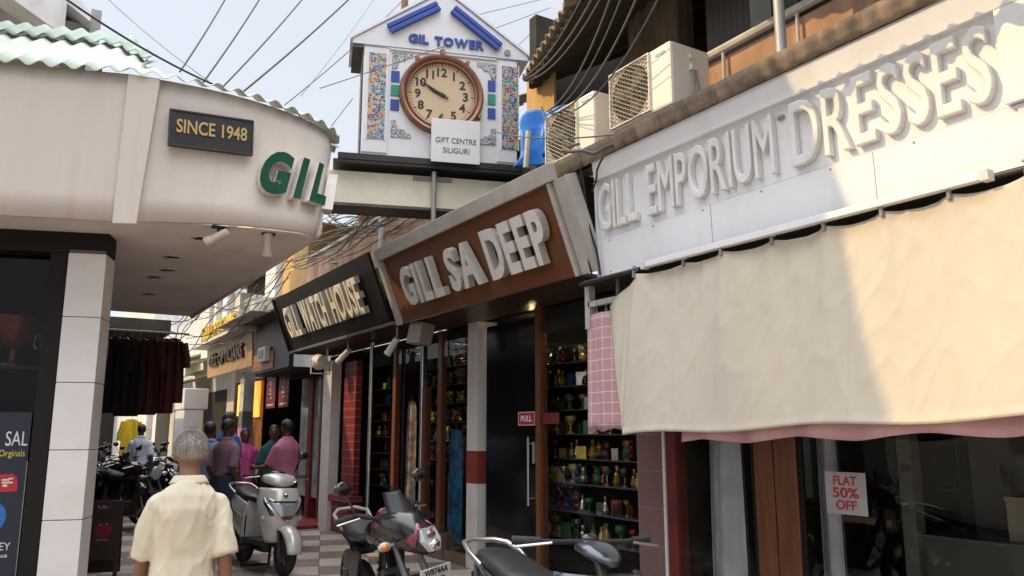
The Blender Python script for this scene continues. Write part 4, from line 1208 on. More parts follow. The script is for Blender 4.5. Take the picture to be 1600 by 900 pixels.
orient(gsg, W0 + D1 * 0.80 + Vector((0, 0, -0.055)) - D2 * 0.10, D1, (0, 0, 1))
mb = MB(); mb.box(0, 0.575, 0, 0.53, -0.012, 0.0); part("panel", mb, WHITE, gsg, bevel=0.003)
GREYINK = mat("dark grey print", (0.07, 0.07, 0.07), 0.5)
word(gsg, "GIFT CENTRE", 0.05, 0.53, 0.235, 0.30, GREYINK, 0.003, 0.0, z=0.001)
word(gsg, "SILIGURI", 0.14, 0.45, 0.115, 0.18, GREYINK, 0.003, 0.0, z=0.001)
bm_ = thing("overhead_beam", "cream painted beam bridging the lane under the clock tower", "beam")
orient(bm_, W0 - Vector((0, 0, 0.17)), D1, (0, 0, 1))
BEAMC = mat("cream beam paint", (0.82, 0.75, 0.60), 0.7, var=0.05, vs=2, dirt=(0.40, 0.34, 0.26), da=0.4, ds=1.8)
mb = MB(); mb.box(-2.2, 2.1, -0.385, 0.0, -0.50, -0.12); part("beam", mb, BEAMC, bm_, bevel=0.005)
mb = MB(); mb.box(-2.2, 2.1, -0.42, -0.387, -0.50, -0.09); part("bottom_edge", mb, mat("stained steel edge", (0.10, 0.085, 0.07), 0.6, var=0.3, vs=5), bm_)
mb = MB(); mb.box(0.62, 1.08, -0.06, -0.015, -0.118, -0.10); part("bracket_plate", mb, GREYMETAL, bm_)
mb = MB(); mb.tube([(0.86, -0.9, -0.04), (0.86, 0.03, -0.04)], 0.03, 10); part("support_pole", mb, mat("galvanised pole", (0.35, 0.34, 0.32), 0.45, 0.4, var=0.15, vs=6), bm_, smooth=40)

# ================================================================ air conditioners
ACW = mat("cream enamelled steel", (0.80, 0.755, 0.67), 0.4, var=0.03, vs=2, dirt=(0.55, 0.47, 0.36), da=0.3, ds=2.5)
GRILLE = mat("beige grille", (0.40, 0.35, 0.27), 0.5, var=0.15, vs=6)
def make_ac(label):
    t = thing("air_conditioner", label, "air conditioner")
    w, h, d = 0.70, 0.50, 0.40
    mb = MB(); mb.box(0, w, 0, h, -d, 0); part("casing", mb, ACW, t, bevel=0.022)
    c = (0.245, 0.25)
    mb = MB(); mb.lathe([(0.215, 0.001), (0.215, 0.003)], (*c, 0), n=36); part("fan_opening", mb, BLACKM, t)
    mb = MB()
    for k in range(3):
        a0 = k * 2.094 + 0.4
        mb.prism([(c[0] + r * math.cos(a0 + b), c[1] + r * math.sin(a0 + b), 0.004) for r, b in ((0.04, 0), (0.19, 0.1), (0.2, 0.6), (0.17, 0.9), (0.05, 0.8))], (0, 0, 0.002))
    mb.lathe([(0.05, 0.004), (0.05, 0.014)], (*c, 0), n=16)
    part("fan", mb, mat("brown fan blade", (0.16, 0.12, 0.09), 0.5), t)
    mb = MB()
    for k in range(-12, 13):
        for sg in (1, -1):
            # diagonal wires clipped to the square opening
            x0, x1 = -0.23, 0.23
            pts = []
            o = k * 0.036
            for x in (x0, x1):
                pts.append((x, sg * x * 0.6 + o))
            (xa, ya), (xb, yb) = pts
            def clip(xa, ya, xb, yb, lo, hi):
                if (ya < lo and yb < lo) or (ya > hi and yb > hi): return None
                f = lambda y: xa + (y - ya) / (yb - ya) * (xb - xa)
                pa, pb = (xa, ya), (xb, yb)
                if ya < lo: pa = (f(lo), lo)
                if ya > hi: pa = (f(hi), hi)
                if yb < lo: pb = (f(lo), lo)
                if yb > hi: pb = (f(hi), hi)
                return pa, pb
            q = clip(xa, ya, xb, yb, -0.225, 0.225)
            if q: mb.tube([(c[0] + q[0][0], c[1] + q[0][1], 0.018), (c[0] + q[1][0], c[1] + q[1][1], 0.018)], 0.0042, 4)
    part("grille", mb, GRILLE, t)
    mb = MB()
    for b in ((0.01, 0.018, 0.02, 0.48), (0.474, 0.482, 0.02, 0.48), (0.018, 0.474, 0.02, 0.028), (0.018, 0.474, 0.472, 0.48)):
        mb.box(*b, 0.002, 0.024)
    part("grille_frame", mb, ACW, t)
    mb = MB()
    for k in range(7): mb.obox((0.545 + 0.016 * k, 0.43 + 0.004 * math.sin(k * 2), 0.001), (0.003, 0.010 + 0.003 * (k % 3), 0.0015), (0, 0, -0.3))
    mb.box(0.54, 0.65, 0.418, 0.422, 0.0, 0.002)
    part("logo", mb, mat("pale blue print", (0.15, 0.38, 0.55), 0.5), t)
    for b in ((w, w + 0.03, 0.30, 0.35, -0.24, -0.18), (w, w + 0.02, 0.39, 0.43, -0.22, -0.18)):
        mb = MB(); mb.box(*b); part("valve_cover", mb, ACW, t, bevel=0.006)
    mb = MB()
    for k in (0, 1): mb.tube([(w + 0.02, 0.31, -0.20 - 0.03 * k), (w + 0.035, 0.2, -0.20 - 0.035 * k), (w + 0.03 + 0.02 * k, -0.02, -0.21 - 0.06 * k)], 0.008, 6)
    part("pipes", mb, mat("grey pipe lagging", (0.28, 0.26, 0.24), 0.7), t, smooth=60)
    for x in (0.08, 0.56):
        mb = MB(); mb.box(x, x + 0.06, -0.05, -0.001, -0.38, -0.02); part("foot", mb, GREYMETAL, t)
    return t
ac = make_ac("cream air conditioner above the dress sign, the larger nearer one")
orient(ac, (3.85, 4.745, 3.862), (0, -1, 0), (0, 0, 1))
a2 = copy_tree(ac); a2['label'] = "cream air conditioner between the blue tarpaulin and the nearer unit"
orient(a2, (3.86, 5.68, 3.83), (0, -1, 0), (0, 0, 1))
a3 = copy_tree(ac); a3['label'] = "white air conditioner on the ledge beside the yellow sign"
a3.scale = (1, 1, 1); orient(a3, (3.75, 16.3, 3.63), (0, -1, 0), (0, 0, 1)); 
a4 = copy_tree(ac); a4['label'] = "far white air conditioner past the yellow sign"
orient(a4, (3.9, 21.4, 3.63), (0, -1, 0), (0, 0, 1))
for a in (ac, a2, a3, a4): a['group'] = "air conditioners on the shop roofs"

# blue tarpaulin
TARP = mat("blue tarpaulin", (0.008, 0.16, 0.55), 0.42, var=0.15, vs=4, bump=0.2, bs=9)
P00, P10, P01, P11 = on_x(808, 268, 4.0), on_x(862, 240, 4.15), on_x(826, 175, 4.1), on_x(890, 165, 4.3)
def tfn(u, v):
    p = P00.lerp(P10, u).lerp(P01.lerp(P11, u), v)
    n_ = mnoise.noise(Vector((u * 3, v * 3, 1.3)))
    return p + Vector((-0.10 * math.sin(u * 9 + v * 2) * (1 - 0.4 * v) - 0.08 * n_, 0.05 * n_, 0.05 * mnoise.noise(Vector((u * 4, v * 4, 7)))))
mb = MB(); mb.grid(30, 24, tfn)
tp = part("tarpaulin", mb, TARP, None, smooth=80, solid=0.004); tag(tp, "crumpled bright blue tarpaulin bundled beside the clock tower", "tarpaulin")
mb = MB(); mb.tube([on_x(822, 262, 3.95), on_x(826, 205, 3.95)], 0.03, 8)
tag(part("timber_stake", mb, FRW, None), "pale timber stake holding down the blue tarpaulin", "post")

# ================================================================ canvas blind of the dress shop
CANVAS = mat("cream canvas", (0.51, 0.455, 0.37), 0.92, var=0.04, vs=2.5, bump=0.04, bs=160, dirt=(0.44, 0.36, 0.26), da=0.25, ds=1.4, stretch=(1, 1, 0.4))
bl = thing("canvas_blind", "long cream canvas blind hanging from clips below the white dress sign", "awning", (3.8, 3, 2.65))
TL, TR, BL_, BR_ = Vector((3.80, 4.40, 2.655)), Vector((3.80, 0.2, 2.655)), Vector((3.62, 4.40, 1.50)), Vector((3.62, 0.2, 1.63))
clips = [0.0, 0.115, 0.205, 0.295, 0.385, 0.47, 0.555, 0.64, 0.72, 0.80, 0.9, 1.0]
def sag(u):
    for a, b in zip(clips, clips[1:]):
        if a <= u <= b:
            t = (u - a) / (b - a); return 4 * t * (1 - t)
    return 0
def bfn(u, v):
    top, bot = TL.lerp(TR, u), BL_.lerp(BR_, u)
    top = top - Vector((0, 0, 0.022 * sag(u)))
    bot = bot + Vector((0, 0, 0.012 * math.sin(u * 21)))
    p = bot.lerp(top, v)
    fold = 0.014 * math.sin(u * 33 + 0.8 * v) * (0.35 + 0.65 * v) + 0.034 * mnoise.noise(Vector((u * 9, v * 0.9, 3))) + 0.008 * (1 - abs(mnoise.noise(Vector((u * 16 + v * 0.6, v * 0.7, 8))))) ** 7 + 0.005 * (1 - abs(mnoise.noise(Vector((u * 26 - v * 1.5, v * 3.2, 4))))) ** 9 + 0.007 * mnoise.noise(Vector((u * 44 + v * 2, v * 1.5, 5))) * (0.3 + v) + 0.0015 * mnoise.noise(Vector((u * 70, v * 20, 9)))
    droop = -0.02 * math.sin(PI * v)
    # creases running down from each clip
    cr_ = sum(math.exp(-((u - c - 0.01 * (1 - v)) / 0.012) ** 2) for c in clips) * 0.018 * v ** 2
    # tension wrinkles slanting away from the clips and a few stitched seams
    for c in clips:
        for sg in (-1, 1):
            a_ = (u - c) * 3.9 * sg - (1 - v) * 0.9 * 1.1
            fold += 0.006 * math.exp(-(a_ / 0.05) ** 2) * max(0, v - 0.25)
    for c in (0.16, 0.43, 0.70, 0.93):
        fold += 0.006 * math.exp(-((u - c) / 0.0022) ** 2)
    fold += 0.005 if v < 0.035 else 0.0     # doubled hem
    return p + Vector((-fold + droop - cr_, 0, 0)) - bl.location
mb = MB(); mb.grid(420, 57, bfn); part("canvas", mb, CANVAS, bl, smooth=80, solid=0.0025)
# loose side flap folded back to a hook
F0, F1, F2 = Vector((3.80, 4.40, 2.655)), Vector((3.62, 4.40, 1.50)), on_x(951, 478, 3.95)
def ffn(u, v):
    edge = F1.lerp(F0, v)
    tip = F2 if v > 0.0 else F2
    far = F1.lerp(F2, v)
    p = edge.lerp(far, u)
    return p + Vector((-0.03 * math.sin(PI * u) * math.sin(PI * v) + 0.012 * math.sin(u * 9 + v * 5), 0, 0)) - bl.location
mb = MB(); mb.grid(14, 30, ffn); part("side_flap", mb, CANVAS, bl, smooth=80, solid=0.004)
for u in clips:
    p = Vector(bfn(u, 1.0))
    mb = MB(); mb.tube([p + Vector((-0.012, 0, -0.03)), p + Vector((-0.012, 0, 0.02))], 0.012, 8); mb.torus(p + Vector((0, 0, 0.035)), 'Y', 0.02, 0.005, 12, 6)
    part("clip", mb, GREYMETAL, bl, smooth=50)
mb = MB(); mb.tube([(0.02, 2.1, 0.05), (0.02, -3, 0.05)], 0.018, 8); part("rail", mb, mat("dark steel rail", (0.05, 0.045, 0.04), 0.5, 0.4), bl, smooth=50)
# pale pink checked lining under the hem
def check(name, base, line, order, w, h, ms):
    return brick_mat(name, base, tuple(c * 0.93 for c in base), line, w, h, ms, 0.0, order, 0.9, 0.0, 0.1)
PINKC = check("pink checked cotton", (0.52, 0.29, 0.31), (0.72, 0.58, 0.58), 'YZ', 0.095, 0.085, 0.0035)
def lfn(u, v):
    y = 3.92 - 3.6 * u
    return (3.70 + 0.025 * math.sin(u * 60) - 0.02 * mnoise.noise(Vector((u * 13, v, 2))) - 3.72, y - 2, 1.455 + 0.19 * v + 0.10 * u + 0.015 * math.sin(u * 31) * (1 - v) - 1.5)
mb = MB(); mb.grid(160, 4, lfn)
ln = part("cotton_lining", mb, mat("pale pink cotton", (0.55, 0.33, 0.34), 0.9, var=0.08, vs=6, bump=0.1, bs=30), None, smooth=80, solid=0.003); ln.location = (3.72, 2, 1.5); tag(ln, "pink cotton frill showing below the hem of the canvas blind", "cloth")
pc = thing("checked_curtain", "pink and white checked cloth hanging beside the canvas blind", "curtain", (3.93, 5.0, 2.0))
pa, pb = on_x(916, 493, 3.93), on_x(917, 672, 3.93); pcR = on_x(995, 672, 3.93)
def cfn(u, v):
    y = pa.y + (pcR.y - pa.y) * u
    z = pb.z + (pa.z - pb.z) * v + 0.012 * math.sin(u * 14) * (1 - v)
    return (0.014 * math.sin(u * 11 + v), y - 5.0, z - 2.0)
mb = MB(); mb.grid(40, 16, cfn); part("cloth", mb, PINKC, pc, smooth=80, solid=0.003)
for u in (0.05, 0.25, 0.45, 0.62):
    p = Vector(cfn(u, 1)); mb = MB(); mb.torus(p + Vector((0, 0, 0.01)), 'X', 0.012, 0.003, 10, 5); mb.tube([p + Vector((0, 0, 0.02)), p + Vector((0, 0, 0.09))], 0.003, 5); part("hook", mb, GREYMETAL, pc)
# tube light and steel arm under the sign, hanging chain
tl_ = thing("tube_light", "long white unlit tube light batten between the dress sign and blind", "lamp", (3.74, 3.05, 2.685))
mb = MB(); mb.box(-0.02, 0.03, -1.15, 1.2, -0.012, 0.028); part("batten", mb, WHITE, tl_, bevel=0.004)
mb = MB(); mb.box(-0.025, 0.03, -1.19, -1.152, -0.02, 0.03); part("end_cap", mb, WHITE_OLD, tl_)
mb = MB(); mb.box(-0.025, 0.03, 1.202, 1.24, -0.02, 0.03); part("end_cap", mb, WHITE_OLD, tl_)
ar = thing("steel_bracket", "grey steel bracket arm above the checked cloth beside the dress sign", "bracket", (3.95, 5.1, 2.6))
mb = MB(); mb.box(-0.02, 0.02, -0.40, 0.10, -0.075, -0.03); mb.box(-0.02, 0.04, 0.08, 0.14, -0.25, 0.14); part("arm", mb, FRW, ar)
mb = MB()
for k in range(8): mb.torus((-0.03, -0.30, 0.10 - 0.028 * k), 'X' if k % 2 else 'Y', 0.014, 0.004, 10, 5)
part("chain", mb, GREYMETAL, ar)

# ================================================================ small signs on glass
def flat_sign(name, label, origin, w, h, m, texts, border=None):
    t = thing(name, label, "sign")
    orient(t, origin, (0, -1, 0), (0, 0, 1))
    mb = MB(); mb.box(0, w, 0, h, -0.003, 0.001); part("panel", mb, m, t)
    if border:
        mb = MB()
        for b in ((0.004, w - 0.004, 0.004, 0.01), (0.004, w - 0.004, h - 0.01, h - 0.004), (0.004, 0.01, 0.01, h - 0.01), (w - 0.01, w - 0.004, 0.01, h - 0.01)): mb.box(*b, 0.001, 0.002)
        part("border", mb, border, t)
    for s, x0, x1, y0, y1, lm, bo in texts:
        word(t, s, x0, x1, y0, y1, lm, 0.003, bo, z=0.001)
    return t
REDP = mat("red sign print", (0.45, 0.02, 0.035), 0.4); REDS = mat("red sticker", (0.40, 0.02, 0.03), 0.4)
flat_sign("door_sign", "red PULL sticker on the black shop door", (FX - 0.008, 7.34, 1.585), 0.33, 0.145, REDS, [("PULL", 0.06, 0.27, 0.042, 0.105, WHITE, 0.015)], WHITE)
flat_sign("door_sign", "red reflection painted on the glass right of the PULL sign", (FX - 0.012, 6.87, 1.60), 0.30, 0.11, mat("red reflection paint", (0.16, 0.02, 0.02), 0.5), [], None)  # reflected red of the door sign drawn as a flat panel
fo = flat_sign("window_sign", "white FLAT 50% OFF sign with red letters on the dress shop glass", (FX - 0.006, 3.53, 1.0), 0.30, 0.265, mat("grey white card", (0.42, 0.40, 0.40), 0.6), [("FLAT", 0.065, 0.235, 0.182, 0.24, REDP, 0.02), ("50%", 0.055, 0.245, 0.103, 0.168, REDP, 0.02), ("OFF", 0.075, 0.225, 0.028, 0.088, REDP, 0.02)])
for y0, lb in ((16.45, "maroon hanging banner with white script, left of two"), (15.55, "maroon hanging banner with white script, right of two")):
    t = thing("hanging_banner", lb, "banner", group="maroon banners under the brown fascia")
    orient(t, (4.30, y0, 1.98), (0, -1, 0), (0, 0, 1))
    mb = MB(); mb.box(0, 0.66, 0, 0.62, -0.01, 0); part("panel", mb, mat("maroon print", (0.17, 0.012, 0.025), 0.5), t)
    mb = MB(); r_ = random.Random(3)
    for k in range(5): mb.obox((0.33 + r_.uniform(-.05, .05), 0.52 - k * 0.08, 0.002), (r_.uniform(.03, .09), 0.014, 0.002), (0, 0, r_.uniform(-1, 1)))
    mb.box(0.1, 0.56, 0.05, 0.08, 0.0, 0.004)
    part("script", mb, PW, t)

# ================================================================ lamps and boxes under the right hand signs
LW = mat("white lamp housing", (0.66, 0.63, 0.58), 0.45, var=0.06, vs=5)
def cyl_spot(px, py, X, aim, ln, label):
    p = on_x(px, py, X)
    t = thing("spotlight", label, "lamp", p)
    a = Vector(aim).normalized()
    mb = MB(); mb.tube([-a * ln / 2, a * ln * 0.35, a * ln / 2], [0.04, 0.045, 0.05], 14); part("head", mb, LW, t, smooth=40)
    mb = MB(); mb.tube([a * (ln / 2 + 0.001), a * (ln / 2 + 0.003)], 0.042, 14); part("lens", mb, BLACKM, t)
    mb = MB(); mb.tube([-a * ln * 0.3 + Vector((0.03, 0, 0.0)), Vector((0.06, 0, 0.08)), Vector((0.06, 0, 2.86 - p.z))], 0.012, 6); part("arm", mb, LW, t, smooth=60)
cyl_spot(613, 541, 4.0, (-0.25, 0.55, -0.7), 0.25, "white cylinder spotlight under the left end of the brown sign")
cyl_spot(537, 556, 4.05, (-0.3, 0.9, -0.6), 0.30, "white cylinder spotlight above the slim white pillar")
p = on_x(657, 522, 4.0)
t = thing("speaker_box", "plain brown grey box speaker hanging under the brown sign", "speaker", p)  # speaker cabinet, carries no light
mb = MB(); mb.obox((0, 0, 0), (0.09, 0.15, 0.13), (0.1, 0.15, 0.1)); part("cabinet", mb, mat("taupe box", (0.20, 0.165, 0.135), 0.6), t, bevel=0.01)
mb = MB(); mb.tube([(0.05, 0, 0.1), (0.05, 0, 2.82 - p.z)], 0.012, 6); part("bracket", mb, BLACKM, t)
p = on_x(501, 568, 4.05)
t = thing("floodlight", "white floodlight with a bracket under the black sign", "lamp", p)
mb = MB(); mb.lathe([(0.09, -0.1), (0.12, 0.0), (0.13, 0.09), (0.12, 0.1)], (0, 0, 0.03), axis='Y', n=16); part("head", mb, LW, t, smooth=40)
mb = MB(); mb.tube([(-0.15, 0, 0.05), (-0.15, 0, -0.16), (0.15, 0, -0.16), (0.15, 0, 0.05)], 0.014, 6); mb.tube([(0.1, 0, 0.1), (0.1, 0, 2.86 - p.z)], 0.014, 6); part("bracket", mb, LW, t)
p = on_x(412, 554, 3.86)
t = thing("meter_box", "small white box fixed on the brown fascia past the watch sign", "box", p)
mb = MB(); mb.box(-0.05, 0.05, -0.26, 0.26, -0.14, 0.14); part("case", mb, WHITE, t, bevel=0.015)
mb = MB(); mb.box(-0.057, -0.051, -0.16, 0.16, -0.08, 0.08); part("cover", mb, GREYMETAL, t)
# tube lamps in the arcade
for k, (px, py, d) in enumerate(((178, 503, 15), (168, 514, 17), (165, 521, 19), (214, 528, 16))):
    p = at(px, py, d)
    t = thing("tube_light", ("lit tube lamp in the dark arcade ceiling, nearest the white column", "second lit tube lamp along the dark arcade", "farthest lit tube lamp in the dark arcade", "lit tube lamp above the hanging dark clothes")[k], "lamp", p)
    mb = MB(); mb.box(-0.16, 0.16, -0.02, 0.02, -0.015, 0.015); part("tube", mb, mat("lit tube", (1, 0.97, 0.9), 0.5, emit=1.6), t)
    mb = MB(); mb.box(-0.17, 0.17, -0.03, 0.03, 0.016, 0.03); part("batten", mb, GREYMETAL, t)

# ================================================================ goods behind the glass
def goods_palette(i):
    cols = [(0.55, 0.38, 0.08), (0.04, 0.16, 0.07), (0.30, 0.05, 0.04), (0.04, 0.10, 0.22), (0.45, 0.41, 0.33), (0.32, 0.17, 0.05), (0.24, 0.22, 0.19), (0.60, 0.45, 0.14)]
    c = cols[i % len(cols)]
    return mat("toy colour %d" % (i % len(cols)), c, 0.18, 0.2 if i % 2 else 0.85, var=0.3, vs=12)
protos = []
def toy(kind, i):
    mb = MB()
    if kind == 0:
        mb.lathe([(0.03, 0), (0.045, 0.03), (0.03, 0.09), (0.012, 0.12), (0.02, 0.16), (0.0, 0.17)], n=12)
    elif kind == 1:
        mb.ell((0, 0, 0.045), (0.05, 0.045, 0.045), 12, 8); mb.ell((0, 0, 0.115), (0.035, 0.035, 0.035), 12, 8); mb.ell((-0.03, 0, 0.15), (0.014, 0.01, 0.014), 8, 6); mb.ell((0.03, 0, 0.15), (0.014, 0.01, 0.014), 8, 6)
    elif kind == 2:
        mb.box(-0.05, 0.05, -0.04, 0.04, 0, 0.12); mb.box(-0.053, 0.053, -0.043, 0.043, 0.085, 0.10)
    else:
        mb.lathe([(0.04, 0), (0.04, 0.012), (0.012, 0.03), (0.012, 0.08), (0.05, 0.13), (0.055, 0.17), (0.045, 0.17), (0.0, 0.10)], n=14)
    return mb.mesh("toy")
toy_meshes = [toy(k, 0) for k in range(4)]
shelfm = mat("glass shelf edge", (0.10, 0.12, 0.11), 0.2)
rt = random.Random(21)
def shelf_unit(y0, y1, x, zs, label, n, gid, kinds):
    sh = thing("display_shelf", label, "shelf", (x, (y0 + y1) / 2, 0))
    for z in zs:
        mb = MB(); mb.box(-0.12, 0.14, y0 - sh.location.y, y1 - sh.location.y, z - 0.012, z); part("shelf_board", mb, shelfm, sh)
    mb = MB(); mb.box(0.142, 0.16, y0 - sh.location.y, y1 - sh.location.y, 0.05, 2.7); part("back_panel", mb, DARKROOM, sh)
    for z in zs:
        for k in range(n):
            kd = rt.choice(kinds)
            me = toy_meshes[kd].copy()
            me.materials.clear(); me.materials.append(goods_palette(rt.randrange(8)))
            o = bpy.data.objects.new("ornament", me); COL.objects.link(o)
            o.location = (x + rt.uniform(-0.06, 0.06), y0 + 0.08 + (y1 - y0 - 0.16) * (k + rt.uniform(0.2, 0.8)) / n, z + 0.001)
            o.rotation_euler = (0, 0, rt.uniform(0, 6)); s_ = rt.uniform(0.8, 1.25); o.scale = (s_, s_, s_)
            tag(o, "small glossy ornament on a glass shelf " + gid, "ornament", "ornaments on the shelves " + gid)
shelf_unit(5.85, 7.75, 5.08, (0.45, 0.72, 1.0, 1.25, 1.5, 1.75, 2.0, 2.25), "glass shelf unit of glinting ornaments behind the window right of the black door", 17, "behind the window right of the black door", (0, 1, 2, 3))
shelf_unit(9.15, 10.75, 5.08, (1.15, 1.4, 1.65, 1.9, 2.15, 2.4), "glass shelf unit of gilt figures behind the window left of the striped pillar", 14, "left of the striped pillar", (0, 1, 3))
shelf_unit(10.9, 12.4, 5.10, (0.7, 0.95, 1.2, 1.45, 1.7, 1.95, 2.2), "glass shelf unit of coloured ornaments in the watch shop window", 9, "in the watch shop window", (0, 1, 2, 3))
def fill_bulb(loc, label, e=3.0, r=0.02):  # unseen bulbs added to light the goods on the shelves
    t = thing("shop_lamp", label, "lamp", loc)
    mb = MB(); mb.ell((0, 0, 0), (r, r, r), 10, 7); part("bulb", mb, mat("warm fill bulb", (1.0, 0.72, 0.35), 0.5, emit=e), t)
    mb = MB(); mb.tube([(0, 0, r * 0.8), (0, 0, r + 0.08)], 0.01, 6); part("holder", mb, BLACKM, t)
for k, (y, x, z) in enumerate(((7.5, 4.88, 2.66), (6.8, 4.86, 2.66), (6.0, 4.88, 2.66), (9.6, 4.88, 2.68), (11.2, 4.88, 2.64), (12.0, 4.88, 2.64))):
    fill_bulb((x, y, z), ("added warm fill bulb over the ornaments nearest the black door", "added warm fill bulb over the middle ornaments right of the black door", "warm fill bulb over the ornaments nearest the checked cloth", "added warm fill bulb over the gilt figures by the striped pillar", "added warm fill bulb in the near half of the watch shop window", "added warm fill bulb in the far half of the watch shop window")[k], 36.0)
def garment(name, label, cat, loc, w, h, m, rz=0.0, sleeves=True, group=None, seed=1, d=0.04):
    t = thing(name, label, cat, loc, rz, group)
    r_ = random.Random(seed)
    ph = r_.uniform(0, 6)
    mb = MB()
    def shape(v):  # half width at height v (0 bottom, 1 top)
        if v > 0.93: return w * (0.20 + (1 - v) * 3.5)
        return w * (0.5 - 0.10 * max(0, v - 0.3))
    def gfn(sg):
        return lambda u, v: ((u - 0.5) * 2 * shape(v), sg * (d * math.sin(PI * u) * (0.5 + 0.5 * (1 - v)) + 0.01 * math.sin(u * 17 + ph)) + 0.012 * math.sin(u * 13 + ph + v), -h + h * v)
    mb.grid(20, 12, gfn(1)); mb.grid(20, 12, gfn(-1))
    part("cloth", mb, m, t, smooth=80)
    if sleeves:
        for sg in (-1, 1):
            mb = MB(); mb.tube([(sg * w * 0.40, 0, -0.06), (sg * w * 0.56, 0, -h * 0.30), (sg * w * 0.60, 0, -h * 0.45)], [0.055, 0.05, 0.045], 10)
            part("sleeve", mb, m, t, smooth=60)
    mb = MB(); mb.tube([(-w * 0.4, 0, -0.045), (0, 0, 0.0), (w * 0.4, 0, -0.045)], 0.006, 5)
    mb.tube([(0, 0, 0.0), (0, 0, 0.05), (0.02, 0, 0.075)], 0.004, 5)
    part("hanger", mb, GREYMETAL, t)
    return t
DR = mat("dark red cloth", (0.055, 0.006, 0.006), 0.9, var=0.25, vs=5); BKC = mat("black cloth", (0.010, 0.009, 0.010), 0.9, var=0.3); DBR = mat("dark brown cloth", (0.022, 0.010, 0.008), 0.9, var=0.3)
rod = MB(); rod.tube([(0.6, 11.62, 2.84), (1.95, 11.62, 2.84)], 0.014, 8)
tag(part("hanging_rod", rod, GREYMETAL, None, smooth=50), "thin steel rod carrying dark clothes under the canopy edge", "rod")
for k in range(9):
    x = 0.92 + k * 0.105
    m_ = (BKC, BKC, DBR, BKC, DBR, DR, DR, DR, DR)[k]
    garment("hanging_garment", ("black garment hanging at the left end of the rod", "black garment second from the left on the rod", "dark brown garment third on the rod under the canopy", "black garment in the middle of the rod", "dark brown garment beside the dark red ones", "dark red garment next to the dark brown one", "dark red garment, second of the red ones from the left", "dark red garment, second from the right end of the rod", "dark red garment hanging at the right end of the rod")[k], "garment",
            (x, 11.62 - 0.02 * (k % 3), 2.76), 0.30, (0.72, 1.0, 0.88, 1.04, 0.93, 1.02, 0.95, 1.0, 0.86)[k], m_, rz=(-0.9, -0.5, -1.0, -0.35, -0.8, -0.2, -0.7, -0.45, -0.25)[k], sleeves=k in (1, 5, 8), group="dark clothes hanging under the canopy", seed=k)
# dress shop window goods
GREYCL = mat("pale grey cloth", (0.60, 0.60, 0.64), 0.85, var=0.15, vs=5); BLUECL = mat("dusty blue cloth", (0.10, 0.13, 0.22), 0.85, var=0.2)
garment("hanging_garment", "long pale grey gown behind the glass left of the wooden door", "garment", (4.88, 4.66, 2.05), 0.55, 1.95, GREYCL, rz=PI / 2 - 0.3, sleeves=False, seed=4, d=0.09)
garment("hanging_garment", "dusty blue saree cloth hanging behind the red post", "garment", (5.1, 4.97, 2.4), 0.30, 2.1, BLUECL, rz=PI / 2 - 0.2, sleeves=False, seed=5, d=0.06)
garment("hanging_garment", "dark coat on a stand deep inside the dress shop", "garment", (6.2, 3.35, 1.5), 0.50, 0.8, BKC, rz=PI / 2 - 0.6, seed=6, d=0.1)
garment("hanging_garment", "grey curtain cloth beside the FLAT 50% OFF sign", "garment", (4.9, 3.72, 2.6), 0.24, 2.5, GREYCL, rz=PI / 2 - 0.3, sleeves=False, seed=8, d=0.05)
garment("hanging_garment", "blue printed dress behind the glass by the striped pillar", "garment", (4.85, 9.25, 1.55), 0.40, 1.4, mat("teal blue print cloth", (0.02, 0.14, 0.26), 0.8, var=0.7, vs=10), rz=PI / 2, sleeves=False, seed=9, d=0.07)
garment("hanging_garment", "white and red printed dress in the watch shop window", "garment", (4.82, 10.55, 1.95), 0.30, 1.4, mat("pale printed cloth", (0.42, 0.33, 0.32), 0.8, var=0.8, vs=9), rz=PI / 2, sleeves=False, seed=10, d=0.07)
t = thing("carton", "beige cardboard carton on the counter inside the dress shop", "box", (5.6, 2.45, 0.85))
mb = MB(); mb.box(-0.25, 0.25, -0.34, 0.34, 0, 0.24); part("box", mb, mat("dull cardboard", (0.24, 0.21, 0.14), 0.8, var=0.1), t, bevel=0.006)
mb = MB(); mb.box(-0.255, 0.255, -0.345, 0.345, 0.241, 0.27); part("lid", mb, mat("dull cardboard", (0.24, 0.21, 0.14)), t)
t = thing("shop_counter", "dim glass counter with folded cloth inside the dress shop", "counter", (5.6, 2.4, 0))
mb = MB(); mb.box(-0.35, 0.35, -1.2, 0.9, 0.02, 0.83); part("cabinet", mb, mat("dim cabinet", (0.07, 0.065, 0.055), 0.4), t)
mb = MB(); mb.box(-0.37, 0.37, -1.22, 0.92, 0.832, 0.848); part("top", mb, mat("counter top", (0.10, 0.10, 0.09), 0.2), t)
for k in range(2):
    t = thing("shop_lamp", ("warm lit shelf lamp deep in the dress shop, upper one", "warm lit shelf lamp deep in the dress shop, lower one")[k], "lamp", (6.9, 3.55, 1.86 - 0.16 * k))
    mb = MB(); mb.box(-0.02, 0.02, -0.3, 0.3, -0.012, 0.012); part("tube", mb, mat("dim warm tube", (1.0, 0.75, 0.35), 0.5, emit=0.8), t)
    mb = MB(); mb.box(0.021, 0.04, -0.32, 0.32, -0.02, 0.02); part("batten", mb, BLACKM, t)
wpart("back_shelf", shopE, [(7.0, 7.3, 1.0, 4.2, z, z + 0.03) for z in (0.6, 1.0, 1.4, 1.66, 1.95)] + [(7.3, 7.33, 1.0, 4.2, 0.3, 2.3)], mat("brown grey shelf", (0.09, 0.08, 0.06), 0.6))
wpart("mirror_frame", shopE, [(5.2, 5.3, 3.30, 3.40, 0.02, 2.6), (6.0, 6.1, 2.95, 3.35, 0.02, 2.6)], mat("dull olive panel", (0.11, 0.105, 0.085), 0.7))
